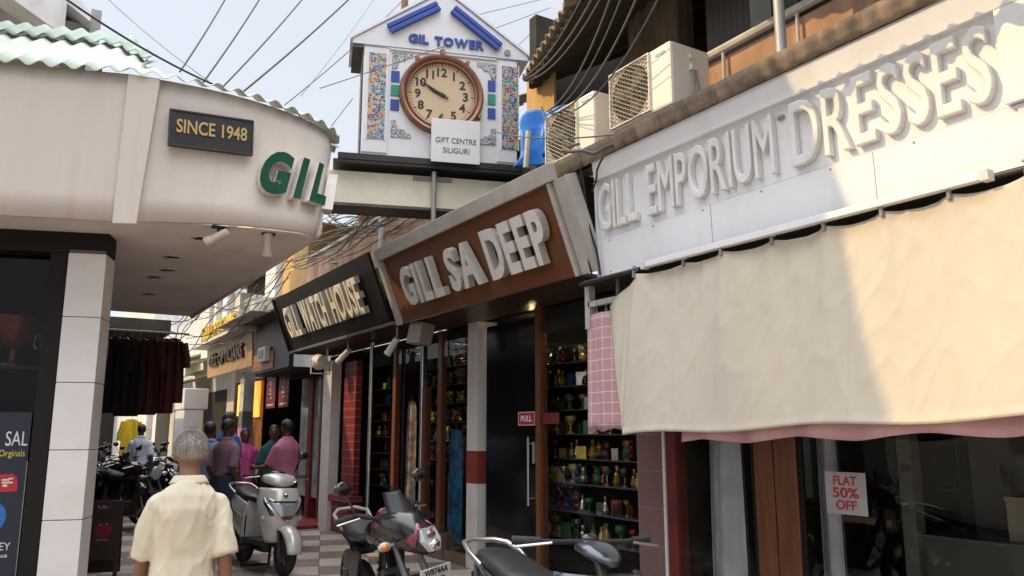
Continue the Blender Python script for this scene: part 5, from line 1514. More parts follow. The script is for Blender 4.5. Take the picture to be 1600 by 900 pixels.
FC = [(0.40, 0.36, 0.28), (0.10, 0.14, 0.25), (0.32, 0.08, 0.07), (0.42, 0.40, 0.38), (0.20, 0.15, 0.08)]
for k in range(15):
    zz = (0.63, 1.03, 1.43)[k % 3]
    yy = 1.25 + 0.6 * (k // 3) + 0.07 * (k % 3)
    fcm = mat("folded cloth %d" % (k % 5), FC[k % 5], 0.9, var=0.15, vs=8)
    mb = MB()
    for q in range(4): mb.box(-0.13 + 0.01 * (q % 2), 0.13, -0.17, 0.17 - 0.012 * (q % 3), 0.052 * q, 0.052 * q + 0.047)
    o = part("folded_cloth", mb, fcm, None, bevel=0.012); o.location = (7.14, yy, zz + 0.001)
    tag(o, "stack of folded cloth on the dim back shelves of the dress shop", "cloth", "folded cloth on the dress shop back shelves")
# sandwich board
sb = thing("sandwich_board", "dark brown wooden sandwich board with a red emblem beside the white column", "sandwich board", (0.93, 9.75, 0), -0.25)
DWOOD = mat("dark brown board", (0.035, 0.014, 0.010), 0.5, var=0.3, vs=5)
mb = MB(); mb.hexa([(-0.165, -0.10, 0.20), (0.165, -0.10, 0.20), (0.165, -0.075, 0.20), (-0.165, -0.075, 0.20)], [(-0.165, -0.02, 0.80), (0.165, -0.02, 0.80), (0.165, 0.0, 0.80), (-0.165, 0.0, 0.80)]); part("front_panel", mb, DWOOD, sb, bevel=0.004)
mb = MB(); mb.hexa([(-0.165, 0.12, 0.05), (0.165, 0.12, 0.05), (0.165, 0.145, 0.05), (-0.165, 0.145, 0.05)], [(-0.165, 0.01, 0.80), (0.165, 0.01, 0.80), (0.165, 0.03, 0.80), (-0.165, 0.03, 0.80)]); part("back_panel", mb, DWOOD, sb)
for sx in (-1, 1):
    mb = MB(); mb.hexa([(sx * 0.15 - 0.02, -0.13, 0), (sx * 0.15 + 0.02, -0.13, 0), (sx * 0.15 + 0.02, -0.10, 0), (sx * 0.15 - 0.02, -0.10, 0)], [(sx * 0.15 - 0.02, -0.102, 0.199), (sx * 0.15 + 0.02, -0.102, 0.199), (sx * 0.15 + 0.02, -0.077, 0.199), (sx * 0.15 - 0.02, -0.077, 0.199)]); part("leg", mb, DWOOD, sb)
def onboard(x, z, off=0.004): return (x, -0.10 - off + (z - 0.20) * 0.1333, z)
mb = MB(); mb.prism([onboard(0.09 * math.cos(a * PI / 8), 0.50 + 0.075 * math.sin(a * PI / 8)) for a in range(16)], (0, -0.002, 0)); part("red_emblem", mb, mat("dark red print", (0.20, 0.01, 0.02), 0.6), sb)
mb = MB()
for x, z, w, h in ((-0.07, 0.735, 0.012, 0.02), (-0.03, 0.74, 0.03, 0.012), (-0.065, 0.725, 0.10, 0.007), (-0.04, 0.55, 0.012, 0.02), (0.02, 0.56, 0.012, 0.012), (-0.06, 0.405, 0.05, 0.006), (0.0, 0.40, 0.05, 0.006), (0.03, 0.415, 0.012, 0.006)):
    mb.hexa([onboard(x, z, .007), onboard(x + w, z, .007), onboard(x + w, z + h, .007), onboard(x, z + h, .007)], [onboard(x, z, .009), onboard(x + w, z, .009), onboard(x + w, z + h, .009), onboard(x, z + h, .009)])
part("lettering", mb, mat("grey print", (0.40, 0.38, 0.36), 0.6), sb)
# ================================================================ two-wheelers (local +Y is forward)
TYRE = mat("tyre rubber", (0.018, 0.017, 0.017), 0.85, var=0.2, vs=20, bump=0.1, dirt=(0.09, 0.075, 0.06), da=0.4, ds=8)
ALLOY = mat("alloy wheel", (0.10, 0.10, 0.10), 0.4, 0.6)
BIKEBLK = mat("glossy black bodywork", (0.007, 0.007, 0.008), 0.22, coat=0.3, var=0.1, dirt=(0.05, 0.045, 0.04), da=0.35, ds=7)
SEATBLK = mat("black seat vinyl", (0.016, 0.016, 0.017), 0.42, var=0.15, bump=0.06, bs=90, dirt=(0.05, 0.045, 0.04), da=0.3, ds=6)
ENG = mat("engine grey", (0.09, 0.09, 0.088), 0.45, 0.6, var=0.2, vs=9, dirt=(0.04, 0.03, 0.025), da=0.5, ds=7)
LENS = mat("clear lamp lens", (0.42, 0.44, 0.45), 0.08, 0.35, coat=1.0)
ORLENS = mat("amber lens", (0.55, 0.16, 0.02), 0.15, coat=0.8)
REDLENS = mat("red lens", (0.30, 0.01, 0.01), 0.15, coat=0.8)
PLATE = mat("white number plate", (0.62, 0.60, 0.55), 0.5, dirt=(0.35, 0.30, 0.25), da=0.4, ds=12)
MIRR = mat("mirror glass", (0.45, 0.48, 0.50), 0.05, 1.0)
MAROON = mat("maroon bodywork", (0.16, 0.010, 0.035), 0.2, 0.3, coat=0.8, var=0.1)

def wheel(parent, y, R, w, rimm, spokes=5, name="wheel"):
    mb = MB()
    mb.torus((0, y, R), 'X', R - w * 0.95, 0.014, 28, 8, 2.2)
    for k in range(spokes):
        a = 2 * PI * k / spokes + 0.3
        d = Vector((0, math.cos(a), math.sin(a))); n_ = Vector((0, -d.z, d.y))
        c = Vector((0, y, R))
        mb.prism([c + d * 0.03 - n_ * 0.018, c + d * (R - w) - n_ * 0.012, c + d * (R - w) + n_ * 0.012, c + d * 0.03 + n_ * 0.018], (0.018, 0, 0))
    mb.cyl((-0.05, y, R), (0.05, y, R), 0.045, 14)
    mb.cyl((0.028, y, R), (0.034, y, R), R * 0.42, 22)
    wo = part(name, mb, rimm, parent, smooth=40)
    t = MB(); t.torus((0, y, R), 'X', R - w * 0.52, w * 0.55, 32, 12, 1.05)
    part("tyre", t, TYRE, wo, smooth=70)
    return wo

def mirror(parent, x, y, z, sx):
    mb = MB()
    mb.tube([(x, y, z - 0.17), (x + sx * 0.03, y - 0.01, z - 0.08), (x + sx * 0.07, y - 0.02, z)], 0.007, 6)
    mb.ell((x + sx * 0.09, y - 0.0, z + 0.02), (0.065, 0.022, 0.045), 14, 8, (0.1, 0, 0))
    m_ = part("mirror", mb, BIKEBLK, parent, smooth=60)
    mb = MB(); mb.ell((x + sx * 0.09, y - 0.020, z + 0.02), (0.055, 0.006, 0.036), 14, 6, (0.1, 0, 0)); part("mirror_glass", mb, MIRR, m_, smooth=60)

def rings_y(spec, n=14, p=2.4):
    """loft sections across Y: (y, half width, z centre, half height)"""
    out = []
    for y, hw, zc, hh in spec:
        r = []
        for k in range(n):
            a = 2 * PI * k / n
            c, s = math.cos(a), math.sin(a)
            r.append((hw * math.copysign(abs(c) ** (2 / p), c), y, zc + hh * math.copysign(abs(s) ** (2 / p), s)))
        out.append(r)
    return out

def motorcycle(label, body, accent, plate=None, cowl=True, group=None, stripe=None):
    stripe = stripe or accent
    t = thing("motorcycle", label, "motorcycle", group=group)
    R = 0.30
    wheel(t, 0.64, R, 0.085, ALLOY); wheel(t, -0.64, R, 0.10, ALLOY)
    mb = MB(); mb.grid(18, 6, lambda u, v: ((v - 0.5) * 0.12 * (1 - 0.3 * abs(u - .5)), 0.64 + 0.335 * math.cos(-0.35 + u * 2.6), R + 0.335 * math.sin(-0.35 + u * 2.6) - 0.03 * (2 * v - 1) ** 2)); part("front_fender", mb, body, t, smooth=60, solid=0.006)
    mb = MB()
    for sx in (-0.085, 0.085):
        mb.tube([(sx, 0.64, R), (sx, 0.50, 0.66), (sx, 0.38, 0.97)], [0.026, 0.022, 0.017], 10)
    f_ = part("fork", mb, mat("dark fork steel", (0.16, 0.16, 0.165), 0.3, 0.8), t, smooth=50)
    mb = MB(); mb.obox((0, 0.43, 0.86), (0.11, 0.03, 0.015), (0.35, 0, 0)); mb.obox((0, 0.385, 0.96), (0.11, 0.035, 0.015), (0.35, 0, 0)); part("yoke", mb, BLACKM, f_)
    mb = MB(); mb.tube([(0, 0.40, 0.93), (0, 0.34, 0.70), (0, 0.20, 0.34), (0, -0.15, 0.30)], 0.026, 8); mb.tube([(0, 0.38, 0.90), (0, 0.0, 0.80), (0, -0.3, 0.72), (0, -0.75, 0.78)], 0.024, 8)
    for sx in (-0.12, 0.12): mb.tube([(sx, -0.2, 0.40), (sx, -0.64, R), ], 0.022, 8); mb.tube([(sx, -0.25, 0.42), (sx * 0.8, -0.3, 0.70), (sx * 0.8, -0.75, 0.80)], 0.014, 8)
    part("frame", mb, BLACKM, t, smooth=50)
    mb = MB(); mb.box(-0.13, 0.13, -0.22, 0.14, 0.24, 0.44); mb.tube([(-0.16, 0.0, 0.33), (0.16, 0.0, 0.33)], 0.09, 16); mb.tube([(-0.15, -0.14, 0.33), (0.15, -0.14, 0.33)], 0.07, 16)
    for k in range(7): mb.obox((0, 0.10 + 0.012 * k, 0.45 + 0.028 * k), (0.085, 0.085, 0.008), (0.35, 0, 0))
    mb.obox((0, 0.15, 0.54), (0.06, 0.06, 0.11), (0.35, 0, 0))
    part("engine", mb, ENG, t, smooth=40)
    mb = MB(); mb.tube([(0.05, 0.22, 0.52), (0.10, 0.33, 0.38), (0.13, 0.16, 0.24), (0.15, -0.25, 0.25), (0.17, -0.35, 0.28), (0.18, -0.86, 0.40)], [0.018, 0.02, 0.02, 0.022, 0.045, 0.05], 12); part("exhaust", mb, mat("dull chrome exhaust", (0.32, 0.31, 0.30), 0.3, 0.9, var=0.15), t, smooth=50)
    mb = MB(); mb.loft(rings_y([(0.34, 0.05, 0.90, 0.05), (0.27, 0.12, 0.90, 0.09), (0.12, 0.145, 0.89, 0.115), (-0.05, 0.12, 0.86, 0.10), (-0.17, 0.08, 0.82, 0.06)])); tk = part("fuel_tank", mb, body, t, smooth=60)
    mb = MB(); mb.lathe([(0.035, 0), (0.03, 0.012)], (0, 0.12, 1.005), n=16); part("filler_cap", mb, CHROME, tk)
    mb = MB(); mb.loft(rings_y([(-0.12, 0.07, 0.83, 0.03), (-0.22, 0.13, 0.815, 0.045), (-0.40, 0.15, 0.82, 0.05), (-0.48, 0.14, 0.84, 0.05), (-0.66, 0.13, 0.87, 0.045), (-0.80, 0.09, 0.88, 0.03)])); part("seat", mb, SEATBLK, t, smooth=60)
    for sx in (-1, 1):
        mb = MB(); mb.prism([(sx * 0.13, -0.10, 0.74), (sx * 0.14, -0.22, 0.50), (sx * 0.14, -0.36, 0.52), (sx * 0.14, -0.46, 0.72)], (sx * 0.02, 0, 0)); part("side_panel", mb, accent, t, bevel=0.008)
    mb = MB(); mb.loft(rings_y([(-0.42, 0.13, 0.74, 0.05), (-0.66, 0.11, 0.79, 0.045), (-0.90, 0.05, 0.86, 0.03)])); tc = part("tail_cowl", mb, accent, t, smooth=60)
    mb = MB(); mb.obox((0, -0.915, 0.84), (0.06, 0.02, 0.03)); part("tail_lamp", mb, REDLENS, tc, bevel=0.006)
    mb = MB(); mb.tube([(-0.12, -0.62, 0.83), (-0.13, -0.84, 0.92), (-0.07, -0.96, 0.94), (0.07, -0.96, 0.94), (0.13, -0.84, 0.92), (0.12, -0.62, 0.83)], 0.014, 8); part("grab_rail", mb, GREYMETAL, t, smooth=60)
    mb = MB(); mb.grid(14, 4, lambda u, v: ((v - 0.5) * 0.15, -0.66 + 0.36 * math.cos(1.2 + u * 2.3), R + 0.02 + 0.36 * math.sin(1.2 + u * 2.3))); part("rear_fender", mb, BLACKM, t, smooth=60, solid=0.006)
    mb = MB()
    for sx in (-0.13, 0.13):
        mb.tube([(sx, -0.62, 0.36), (sx, -0.48, 0.70)], 0.028, 10); mb.torus((sx, -0.58, 0.46), 'Z', 0.034, 0.008, 12, 6); mb.torus((sx, -0.555, 0.52), 'Z', 0.034, 0.008, 12, 6); mb.torus((sx, -0.53, 0.58), 'Z', 0.034, 0.008, 12, 6)
    part("shock_absorber", mb, ENG, t, smooth=50)
    mb = MB(); mb.tube([(-0.36, 0.20, 1.02), (-0.22, 0.26, 1.04), (-0.10, 0.35, 1.0), (0.10, 0.35, 1.0), (0.22, 0.26, 1.04), (0.36, 0.20, 1.02)], 0.013, 8); hb = part("handlebar", mb, BLACKM, t, smooth=60)
    for sx in (-1, 1):
        mb = MB(); mb.tube([(sx * 0.36, 0.20, 1.02), (sx * 0.24, 0.25, 1.038)], 0.02, 10); part("grip", mb, TYRE, hb, smooth=50)
        mb = MB(); mb.tube([(sx * 0.24, 0.30, 1.03), (sx * 0.38, 0.25, 1.01)], 0.007, 6); part("lever", mb, STEEL, hb)
        mirror(t, sx * 0.24, 0.27, 1.20, sx)
        mb = MB(); mb.tube([(sx * 0.09, 0.46, 0.86), (sx * 0.16, 0.46, 0.86)], 0.012, 6); mb.ell((sx * 0.20, 0.46, 0.86), (0.05, 0.035, 0.03), 12, 8); ind = part("indicator", mb, LENS if sx < 0 else LENS, t, smooth=60)
        mb = MB(); mb.ell((sx * 0.215, 0.475, 0.86), (0.030, 0.028, 0.024), 10, 7); part("amber_bulb", mb, ORLENS, ind, smooth=60)
    if cowl:
        # angular headlamp fairing with a dark fly screen
        sec = []
        for y, hw, zc, hh in ((0.34, 0.15, 0.95, 0.10), (0.44, 0.15, 0.94, 0.12), (0.54, 0.125, 0.91, 0.115), (0.62, 0.085, 0.87, 0.085), (0.66, 0.05, 0.84, 0.05)):
            sec.append((y, hw, zc, hh))
        mb = MB(); mb.loft(rings_y(sec, 16, 2.8)); fr = part("headlamp_fairing", mb, accent, t, smooth=50)
        mb = MB(); mb.loft([[(0, 0.60, 0.945), (-0.07, 0.585, 0.955), (-0.078, 0.63, 0.87), (-0.04, 0.665, 0.80), (0.04, 0.665, 0.80), (0.078, 0.63, 0.87), (0.07, 0.585, 0.955)],
                            [(0, 0.645, 0.94), (-0.065, 0.625, 0.948), (-0.07, 0.675, 0.87), (-0.035, 0.70, 0.81), (0.035, 0.70, 0.81), (0.07, 0.675, 0.87), (0.065, 0.625, 0.948)]]); hl = part("headlamp", mb, LENS, fr, bevel=0.006)
        mb = MB(); mb.ell((0, 0.688, 0.845), (0.036, 0.022, 0.032), 12, 8); part("reflector", mb, CHROME, hl, smooth=60)
        mb = MB(); mb.ell((0, 0.655, 0.905), (0.04, 0.02, 0.022), 12, 8); part("amber_reflector", mb, mat("warm reflector", (0.30, 0.22, 0.16), 0.15, 0.8), hl, smooth=60)
        mb = MB(); mb.grid(10, 8, lambda u, v: ((u - .5) * 0.24 * (1 - 0.45 * v), 0.50 - 0.10 * v - 0.08 * (2 * u - 1) ** 2, 1.03 + 0.13 * v)); part("fly_screen", mb, mat("smoked screen", (0.012, 0.013, 0.016), 0.4, spec=0.3), t, smooth=60, solid=0.004)
        for sg in (-1, 1):
            mb = MB(); mb.grid(10, 4, lambda u, v: (sg * (0.03 + 0.125 * v * (1 - 0.35 * u)), 0.30 + 0.33 * u, 1.066 - 0.11 * u ** 1.6 - (0.10 + 0.02 * u) * v ** 2.2)); part("fairing_panel", mb, stripe, fr, smooth=60, solid=0.006)
    else:
        mb = MB(); mb.lathe([(0.05, -0.12), (0.09, -0.06), (0.105, 0.0), (0.10, 0.02)], (0, 0.52, 0.90), axis='Y', n=20); hl = part("headlamp", mb, CHROME, t, smooth=50)
        mb = MB(); mb.ell((0, 0.545, 0.90), (0.093, 0.02, 0.093), 18, 8); part("lamp_glass", mb, LENS, hl, smooth=60)
        mb = MB()
        for sx in (-0.07, 0.07): mb.tube([(sx, 0.43, 1.03), (sx, 0.45, 1.03)], 0.05, 14)
        part("dials", mb, BLACKM, t)
    if plate:
        mb = MB(); mb.obox((0, 0.67, 0.66), (0.13, 0.004, 0.055), (-0.1, 0, 0)); pl = part("number_plate", mb, PLATE, t, bevel=0.002)
        e = bpy.data.objects.new("plate_text", None)
        # characters laid on the plate surface
        for row, z in zip(plate, (0.69, 0.635)):
            vs, fs = glyph(row, 0.015, 0.05)
            ax, bx = min(v.x for v in vs), max(v.x for v in vs)
            wd = 0.20 if z > 0.66 else 0.15
            mb = MB(); mb.add([(wd / 2 - (v.x - ax) / (bx - ax) * wd, 0.675 - (z + v.y * 0.05 - 0.66) * -0.1 + (v.z + 0.05) * 0.02, z - 0.017 + v.y * 0.05) for v in vs], fs)
            part("lettering", mb, INK, pl)
        bpy.data.objects.remove(e)
    mb = MB(); mb.tube([(-0.14, -0.12, 0.28), (-0.26, -0.18, 0.01)], 0.012, 6); mb.tube([(-0.20, 0.0, 0.27), (0.20, 0.0, 0.27)], 0.014, 6); part("kickstand", mb, BLACKM, t)
    mb = MB(); mb.tube([(-0.2, 0.30, 0.30), (-0.2, 0.33, 0.55), (-0.12, 0.35, 0.62), (0.12, 0.35, 0.62), (0.2, 0.33, 0.55), (0.2, 0.30, 0.30), (0.14, 0.2, 0.26), (-0.14, 0.2, 0.26), (-0.2, 0.30, 0.30)], 0.013, 8); part("crash_guard", mb, mat("dark steel bar", (0.06, 0.06, 0.06), 0.3, 0.8), t, smooth=60)
    return t

def scooter(label, body, seatm, chrome=True, group=None, mirrors=(-1, 1), cs=1.0):
    t = thing("scooter", label, "scooter", group=group)
    R = 0.235
    wheel(t, 0.62, R, 0.09, ALLOY, 5); wheel(t, -0.62, R, 0.10, ALLOY, 5)
    # front shield: a tapering convex panel
    def sh(u, v):
        a = (u - 0.5) * PI * 0.98
        z = 0.33 + 0.57 * v
        w = 0.135 + 0.115 * math.sin(min(1, v * 1.25) * PI / 2) - 0.05 * max(0, v - 0.72) * 3.0
        y = 0.36 - 0.02 * v + (0.12 + 0.10 * math.sin(v * PI * 0.75)) * math.cos(a) - 0.10 * v ** 2
        return (w * math.sin(a), y, z)
    mb = MB(); mb.grid(28, 16, sh); ap = part("front_shield", mb, body, t, smooth=70, solid=0.02)
    mb = MB(); mb.grid(10, 10, lambda u, v: ((u - .5) * 2 * (0.12 + 0.10 * math.sin(min(1, v * 1.25) * PI / 2)), 0.33 - 0.11 * v, 0.30 + 0.58 * v)); part("inner_panel", mb, mat("black textured plastic", (0.02, 0.02, 0.02), 0.6, bump=0.05), ap, smooth=60, solid=0.01)
    def sp(u, v, off=0.0):
        p = Vector(sh(u, v)); c = Vector((0, 0.30, p.z)); d = (p - c); d.z = 0
        return p + d.normalized() * (0.012 + off)
    # V shaped lamp unit with chrome rails
    mb = MB(); mb.grid(12, 8, lambda u, v: sp(0.5 + (u - 0.5) * (0.10 + 0.46 * v), 0.40 + 0.30 * v + 0.14 * abs(2 * u - 1) * v)); hl = part("headlamp", mb, LENS, ap, smooth=60, solid=0.008)
    mb = MB(); mb.grid(8, 3, lambda u, v: sp(0.5 + (u - 0.5) * (0.14 + 0.12 * v), 0.43 + 0.07 * v, 0.010)); part("lamp_centre", mb, mat("dull red reflector", (0.20, 0.03, 0.03), 0.2, coat=0.8), hl, smooth=60, solid=0.004)
    for sg in (-1, 1):
        mb = MB(); mb.grid(4, 6, lambda u, v: sp(0.5 + sg * (0.17 + 0.10 * v + 0.06 * u), 0.50 + 0.26 * v, 0.004)); part("side_lens", mb, mat("smoked lens", (0.05, 0.05, 0.05), 0.08, coat=1.0), hl, smooth=60, solid=0.004)
        mb = MB(); mb.tube([sp(0.5 + sg * (0.02 + 0.30 * k / 10), 0.38 + 0.44 * k / 10 - 0.03 * math.sin(k / 10 * PI), 0.008) for k in range(11)], 0.009, 6); part("trim", mb, CHROME if chrome else BIKEBLK, ap, smooth=60)
        mb = MB(); mb.ell(sp(0.5 + sg * 0.36, 0.44, 0.0), (0.035, 0.02, 0.03), 10, 7); part("indicator", mb, LENS, ap, smooth=60)
    mb = MB(); mb.grid(8, 2, lambda u, v: sp(0.5 + (u - 0.5) * 0.34, 0.74 + 0.03 * v, 0.003)); part("grille_slot", mb, BLACKM, ap, smooth=60, solid=0.006)
    mb = MB(); mb.lathe([(0.028, 0.0), (0.02, 0.012)], sp(0.5, 0.86, 0.0), axis='Y', n=16); part("badge", mb, CHROME, ap)
    mb = MB(); mb.grid(18, 8, lambda u, v: ((v - 0.5) * 0.20 * (1 - 0.25 * (2 * u - 1) ** 2), 0.62 + (0.285 - 0.045 * (2 * v - 1) ** 2) * math.cos(0.05 + u * 2.35), R + (0.285 - 0.045 * (2 * v - 1) ** 2) * math.sin(0.05 + u * 2.35))); part("front_fender", mb, body, t, smooth=70, solid=0.008)
    mb = MB()
    for sx in (-0.07, 0.07): mb.tube([(sx, 0.62, R), (sx * 0.8, 0.50, 0.52), (sx * 0.4, 0.40, 0.75)], 0.018, 8)
    mb.tube([(0, 0.42, 0.68), (0, 0.25, 1.0)], 0.025, 8)
    part("fork", mb, ENG, t, smooth=50)
    # handlebar cowl
    mb = MB(); mb.loft(rings_y([(0.16, 0.10 * cs, 1.00, 0.05 * cs), (0.22, 0.20 * cs, 1.00, 0.065 * cs), (0.30, 0.19 * cs, 0.985, 0.07 * cs), (0.36, 0.13 * cs, 0.965, 0.055 * cs), (0.40, 0.06 * cs, 0.95, 0.03 * cs)], 16, 2.2)); cw = part("handlebar_cowl", mb, body, t, smooth=60)
    if cs == 1.0:
        mb = MB(); mb.tube([(0.16 * math.cos(a), 0.345 + 0.045 * math.sin(a * 0.5 + 0.0) - 0.04 * abs(math.cos(a)), 0.985 + 0.04 * math.sin(a)) for a in [PI + k * PI / 8 for k in range(9)]], 0.008, 6)
        part("cowl_trim", mb, CHROME if chrome else BIKEBLK, cw, smooth=60)
    mb = MB(); mb.ell((0, 0.19, 1.0 + 0.055 * cs), (0.10 * cs, 0.06 * cs, 0.03), 14, 7); part("dial", mb, BIKEBLK, cw, smooth=60)
    mb = MB(); mb.tube([(-0.36, 0.13, 1.02), (-0.18, 0.20, 1.02), (0.18, 0.20, 1.02), (0.36, 0.13, 1.02)], 0.012, 8); hb = part("handlebar", mb, BLACKM, t, smooth=60)
    for sx in (-1, 1):
        mb = MB(); mb.tube([(sx * 0.37, 0.125, 1.02), (sx * 0.25, 0.175, 1.02)], 0.020, 10); part("grip", mb, TYRE, hb, smooth=50)
        mb = MB(); mb.tube([(sx * 0.22, 0.23, 1.02), (sx * 0.38, 0.19, 1.0)], 0.007, 6); part("lever", mb, STEEL, hb)
        if sx in mirrors: mirror(t, sx * 0.20, 0.20, 1.24, sx)
    mb = MB(); mb.hexa([(-0.15, 0.36, 0.27), (0.15, 0.36, 0.27), (0.17, -0.25, 0.27), (-0.17, -0.25, 0.27)], [(-0.17, 0.36, 0.34), (0.17, 0.36, 0.34), (0.19, -0.25, 0.33), (-0.19, -0.25, 0.33)]); part("floorboard", mb, mat("black textured plastic", (0.02, 0.02, 0.02)), t, bevel=0.015)
    for sx in (-1, 1):
        def side(u, v):
            y = -0.20 - 0.72 * u
            top = 0.70 + 0.12 * u
            bot = 0.30 + 0.28 * u ** 1.4
            z = bot + (top - bot) * v
            return (sx * (0.155 + 0.055 * math.sin(PI * min(1, 0.15 + 0.85 * v)) * math.sin(PI * min(1.0, 0.2 + 0.75 * u)) - 0.07 * u ** 3), y, z)
        mb = MB(); mb.grid(14, 10, side); sd = part("side_panel", mb, body, t, smooth=70, solid=0.012)
        mb = MB(); mb.tube([Vector(side(k / 8, 0.60)) + Vector((sx * 0.012, 0, 0)) for k in range(1, 9)], 0.007, 6); part("trim", mb, CHROME if chrome else BIKEBLK, sd, smooth=60)
    mb = MB(); mb.grid(8, 8, lambda u, v: ((u - .5) * 0.32, -0.20 - 0.05 * math.sin(PI * u) * 0 - 0.02 * v, 0.33 + 0.40 * v)); part("seat_front_panel", mb, body, t, solid=0.01)
    mb = MB(); mb.loft(rings_y([(-0.12, 0.08, 0.745, 0.025), (-0.20, 0.145, 0.75, 0.045), (-0.42, 0.165, 0.765, 0.05), (-0.55, 0.155, 0.785, 0.052), (-0.76, 0.14, 0.82, 0.05), (-0.90, 0.09, 0.83, 0.03)])); part("seat", mb, seatm, t, smooth=60)
    mb = MB(); mb.tube([(-0.15, -0.70, 0.79), (-0.165, -0.84, 0.84), (-0.14, -0.98, 0.88), (-0.07, -1.03, 0.89), (0.07, -1.03, 0.89), (0.14, -0.98, 0.88), (0.165, -0.84, 0.84), (0.15, -0.70, 0.79)], 0.015, 10); part("grab_rail", mb, STEEL, t, smooth=60)
    mb = MB(); mb.loft(rings_y([(-0.86, 0.11, 0.70, 0.08), (-0.96, 0.08, 0.72, 0.06), (-1.0, 0.03, 0.74, 0.03)])); tl = part("tail_lamp", mb, REDLENS, t, smooth=60)
    mb = MB(); mb.grid(12, 4, lambda u, v: ((v - 0.5) * 0.15, -0.62 + 0.29 * math.cos(1.0 + u * 2.0), R + 0.29 * math.sin(1.0 + u * 2.0))); part("rear_fender", mb, BLACKM, t, smooth=60, solid=0.006)
    mb = MB(); mb.box(-0.16, -0.05, -0.66, -0.15, 0.15, 0.32); mb.tube([(-0.17, -0.62, R), (-0.02, -0.62, R)], 0.10, 16); part("engine", mb, ENG, t, smooth=40, bevel=0.02)
    mb = MB(); mb.tube([(0.12, -0.2, 0.22), (0.15, -0.45, 0.22), (0.16, -0.55, 0.24), (0.17, -0.92, 0.33), (0.17, -0.94, 0.335)], [0.015, 0.02, 0.055, 0.06, 0.04], 12); part("exhaust", mb, mat("black exhaust", (0.03, 0.03, 0.03), 0.4), t, smooth=50)
    mb = MB(); mb.tube([(-0.12, -0.1, 0.26), (-0.16, -0.22, 0.01)], 0.014, 6); mb.tube([(0.12, -0.1, 0.26), (0.16, -0.22, 0.01)], 0.014, 6); mb.tube([(-0.16, -0.22, 0.012), (0.16, -0.22, 0.012)], 0.014, 6); part("centre_stand", mb, BLACKM, t)
    return t

STEERED = ("front_fender", "fork", "handlebar", "mirror", "indicator", "headlamp_fairing", "headlamp", "fly_screen", "number_plate", "dials", "wheel")
def steer(o, deg):
    """turn the front wheel, fork, bars and lamp about the steering head"""
    M = Matrix.Translation((0, 0.40, 0)) @ Matrix.Rotation(math.radians(deg), 4, 'Z') @ Matrix.Translation((0, -0.40, 0))
    first = True
    for c in o.children:
        b = c.name.split(".")[0]
        if b in STEERED:
            if b == "wheel":
                if max(v.co.y for v in c.data.vertices) < 0: continue
            c.matrix_local = M
def place(o, x, y, yaw, lean=0.0, z=0.0):
    """yaw: heading of the front, degrees clockwise from +Y; lean about the long axis"""
    o.location = (x, y, z)
    o.rotation_euler = Euler((0, math.radians(lean), math.radians(-yaw)), 'XYZ')

SILVERW = mat("silver white bodywork", (0.62, 0.60, 0.56), 0.25, 0.15, coat=0.6, var=0.03, vs=3, dirt=(0.32, 0.29, 0.25), da=0.3, ds=4)
GREYB = mat("dark grey blue bodywork", (0.035, 0.042, 0.055), 0.25, 0.3, coat=0.6, var=0.1)
sc_ = scooter("silver white scooter parked facing the camera on the chequered paving", SILVERW, SEATBLK, True, None, (-1,))
place(sc_, 2.55, 9.55, 174, -3)
sg_ = scooter("dark grey scooter with chrome grab rail nearest the camera by the black door", GREYB, SEATBLK, False, None, (), 0.5)
place(sg_, 2.30, 3.30, 186, -3)
mh = motorcycle("black and maroon motorcycle with white number plate beside the shop window", BIKEBLK, BIKEBLK, ("WB74AA", "4907"), True, None, MAROON)
place(mh, 2.27, 5.18, 186, 6)
steer(mh, 26)
# the row of parked two-wheelers far left
mA = motorcycle("black motorcycle with round chrome lamp, foremost of the dark row behind the sandwich board", BIKEBLK, BIKEBLK, None, False)
place(mA, 1.80, 14.35, 150, 6)
mB = motorcycle("black faired motorcycle second in the dark row behind the walking man", BIKEBLK, BIKEBLK, None, True)
place(mB, 1.55, 15.3, 140, 6)
sB = scooter("black scooter parked among the dark motorcycles by the peeling column", BIKEBLK, SEATBLK, True)
place(sB, 0.95, 15.9, 140, -4)
RG = "row of dark motorcycles along the left arcade"
row = [(mA, 1.15, 16.6, 135, "black motorcycle in the parked row just left of the white shirted man"),
       (mB, 1.75, 16.8, 150, "faired black motorcycle standing right behind the foremost ones"),
       (mA, 0.75, 17.3, 130, "black motorcycle at the left edge of the row against the white column"),
       (mB, 1.35, 18.1, 140, "faired black motorcycle near the feet of the white shirted man"),
       (sB, 1.90, 18.6, 150, "black scooter at the street side of the parked row"),
       (mA, 0.95, 19.2, 138, "dark motorcycle in the back half of the row at the left"),
       (mB, 2.45, 20.0, 165, "dark motorcycle standing out in the lane beyond the white shirted man"),
       (sB, 2.75, 17.6, 170, "black scooter in mid lane behind the walking man's head"),
       (mA, 1.5, 20.6, 140, "dark motorcycle at the far end of the parked row"),
       (mB, 3.0, 21.5, 175, "farthest dark motorcycle in the middle of the lane"),
       (sB, 3.1, 15.6, 185, "black scooter beyond the group of standing men")]
for src, x, y, yw, lb in row:
    c = copy_tree(src); c['label'] = lb; c['group'] = RG
    place(c, x, y, yw, 6 if src is not sB else -4)
for o in (mA, mB, sB): o['group'] = RG
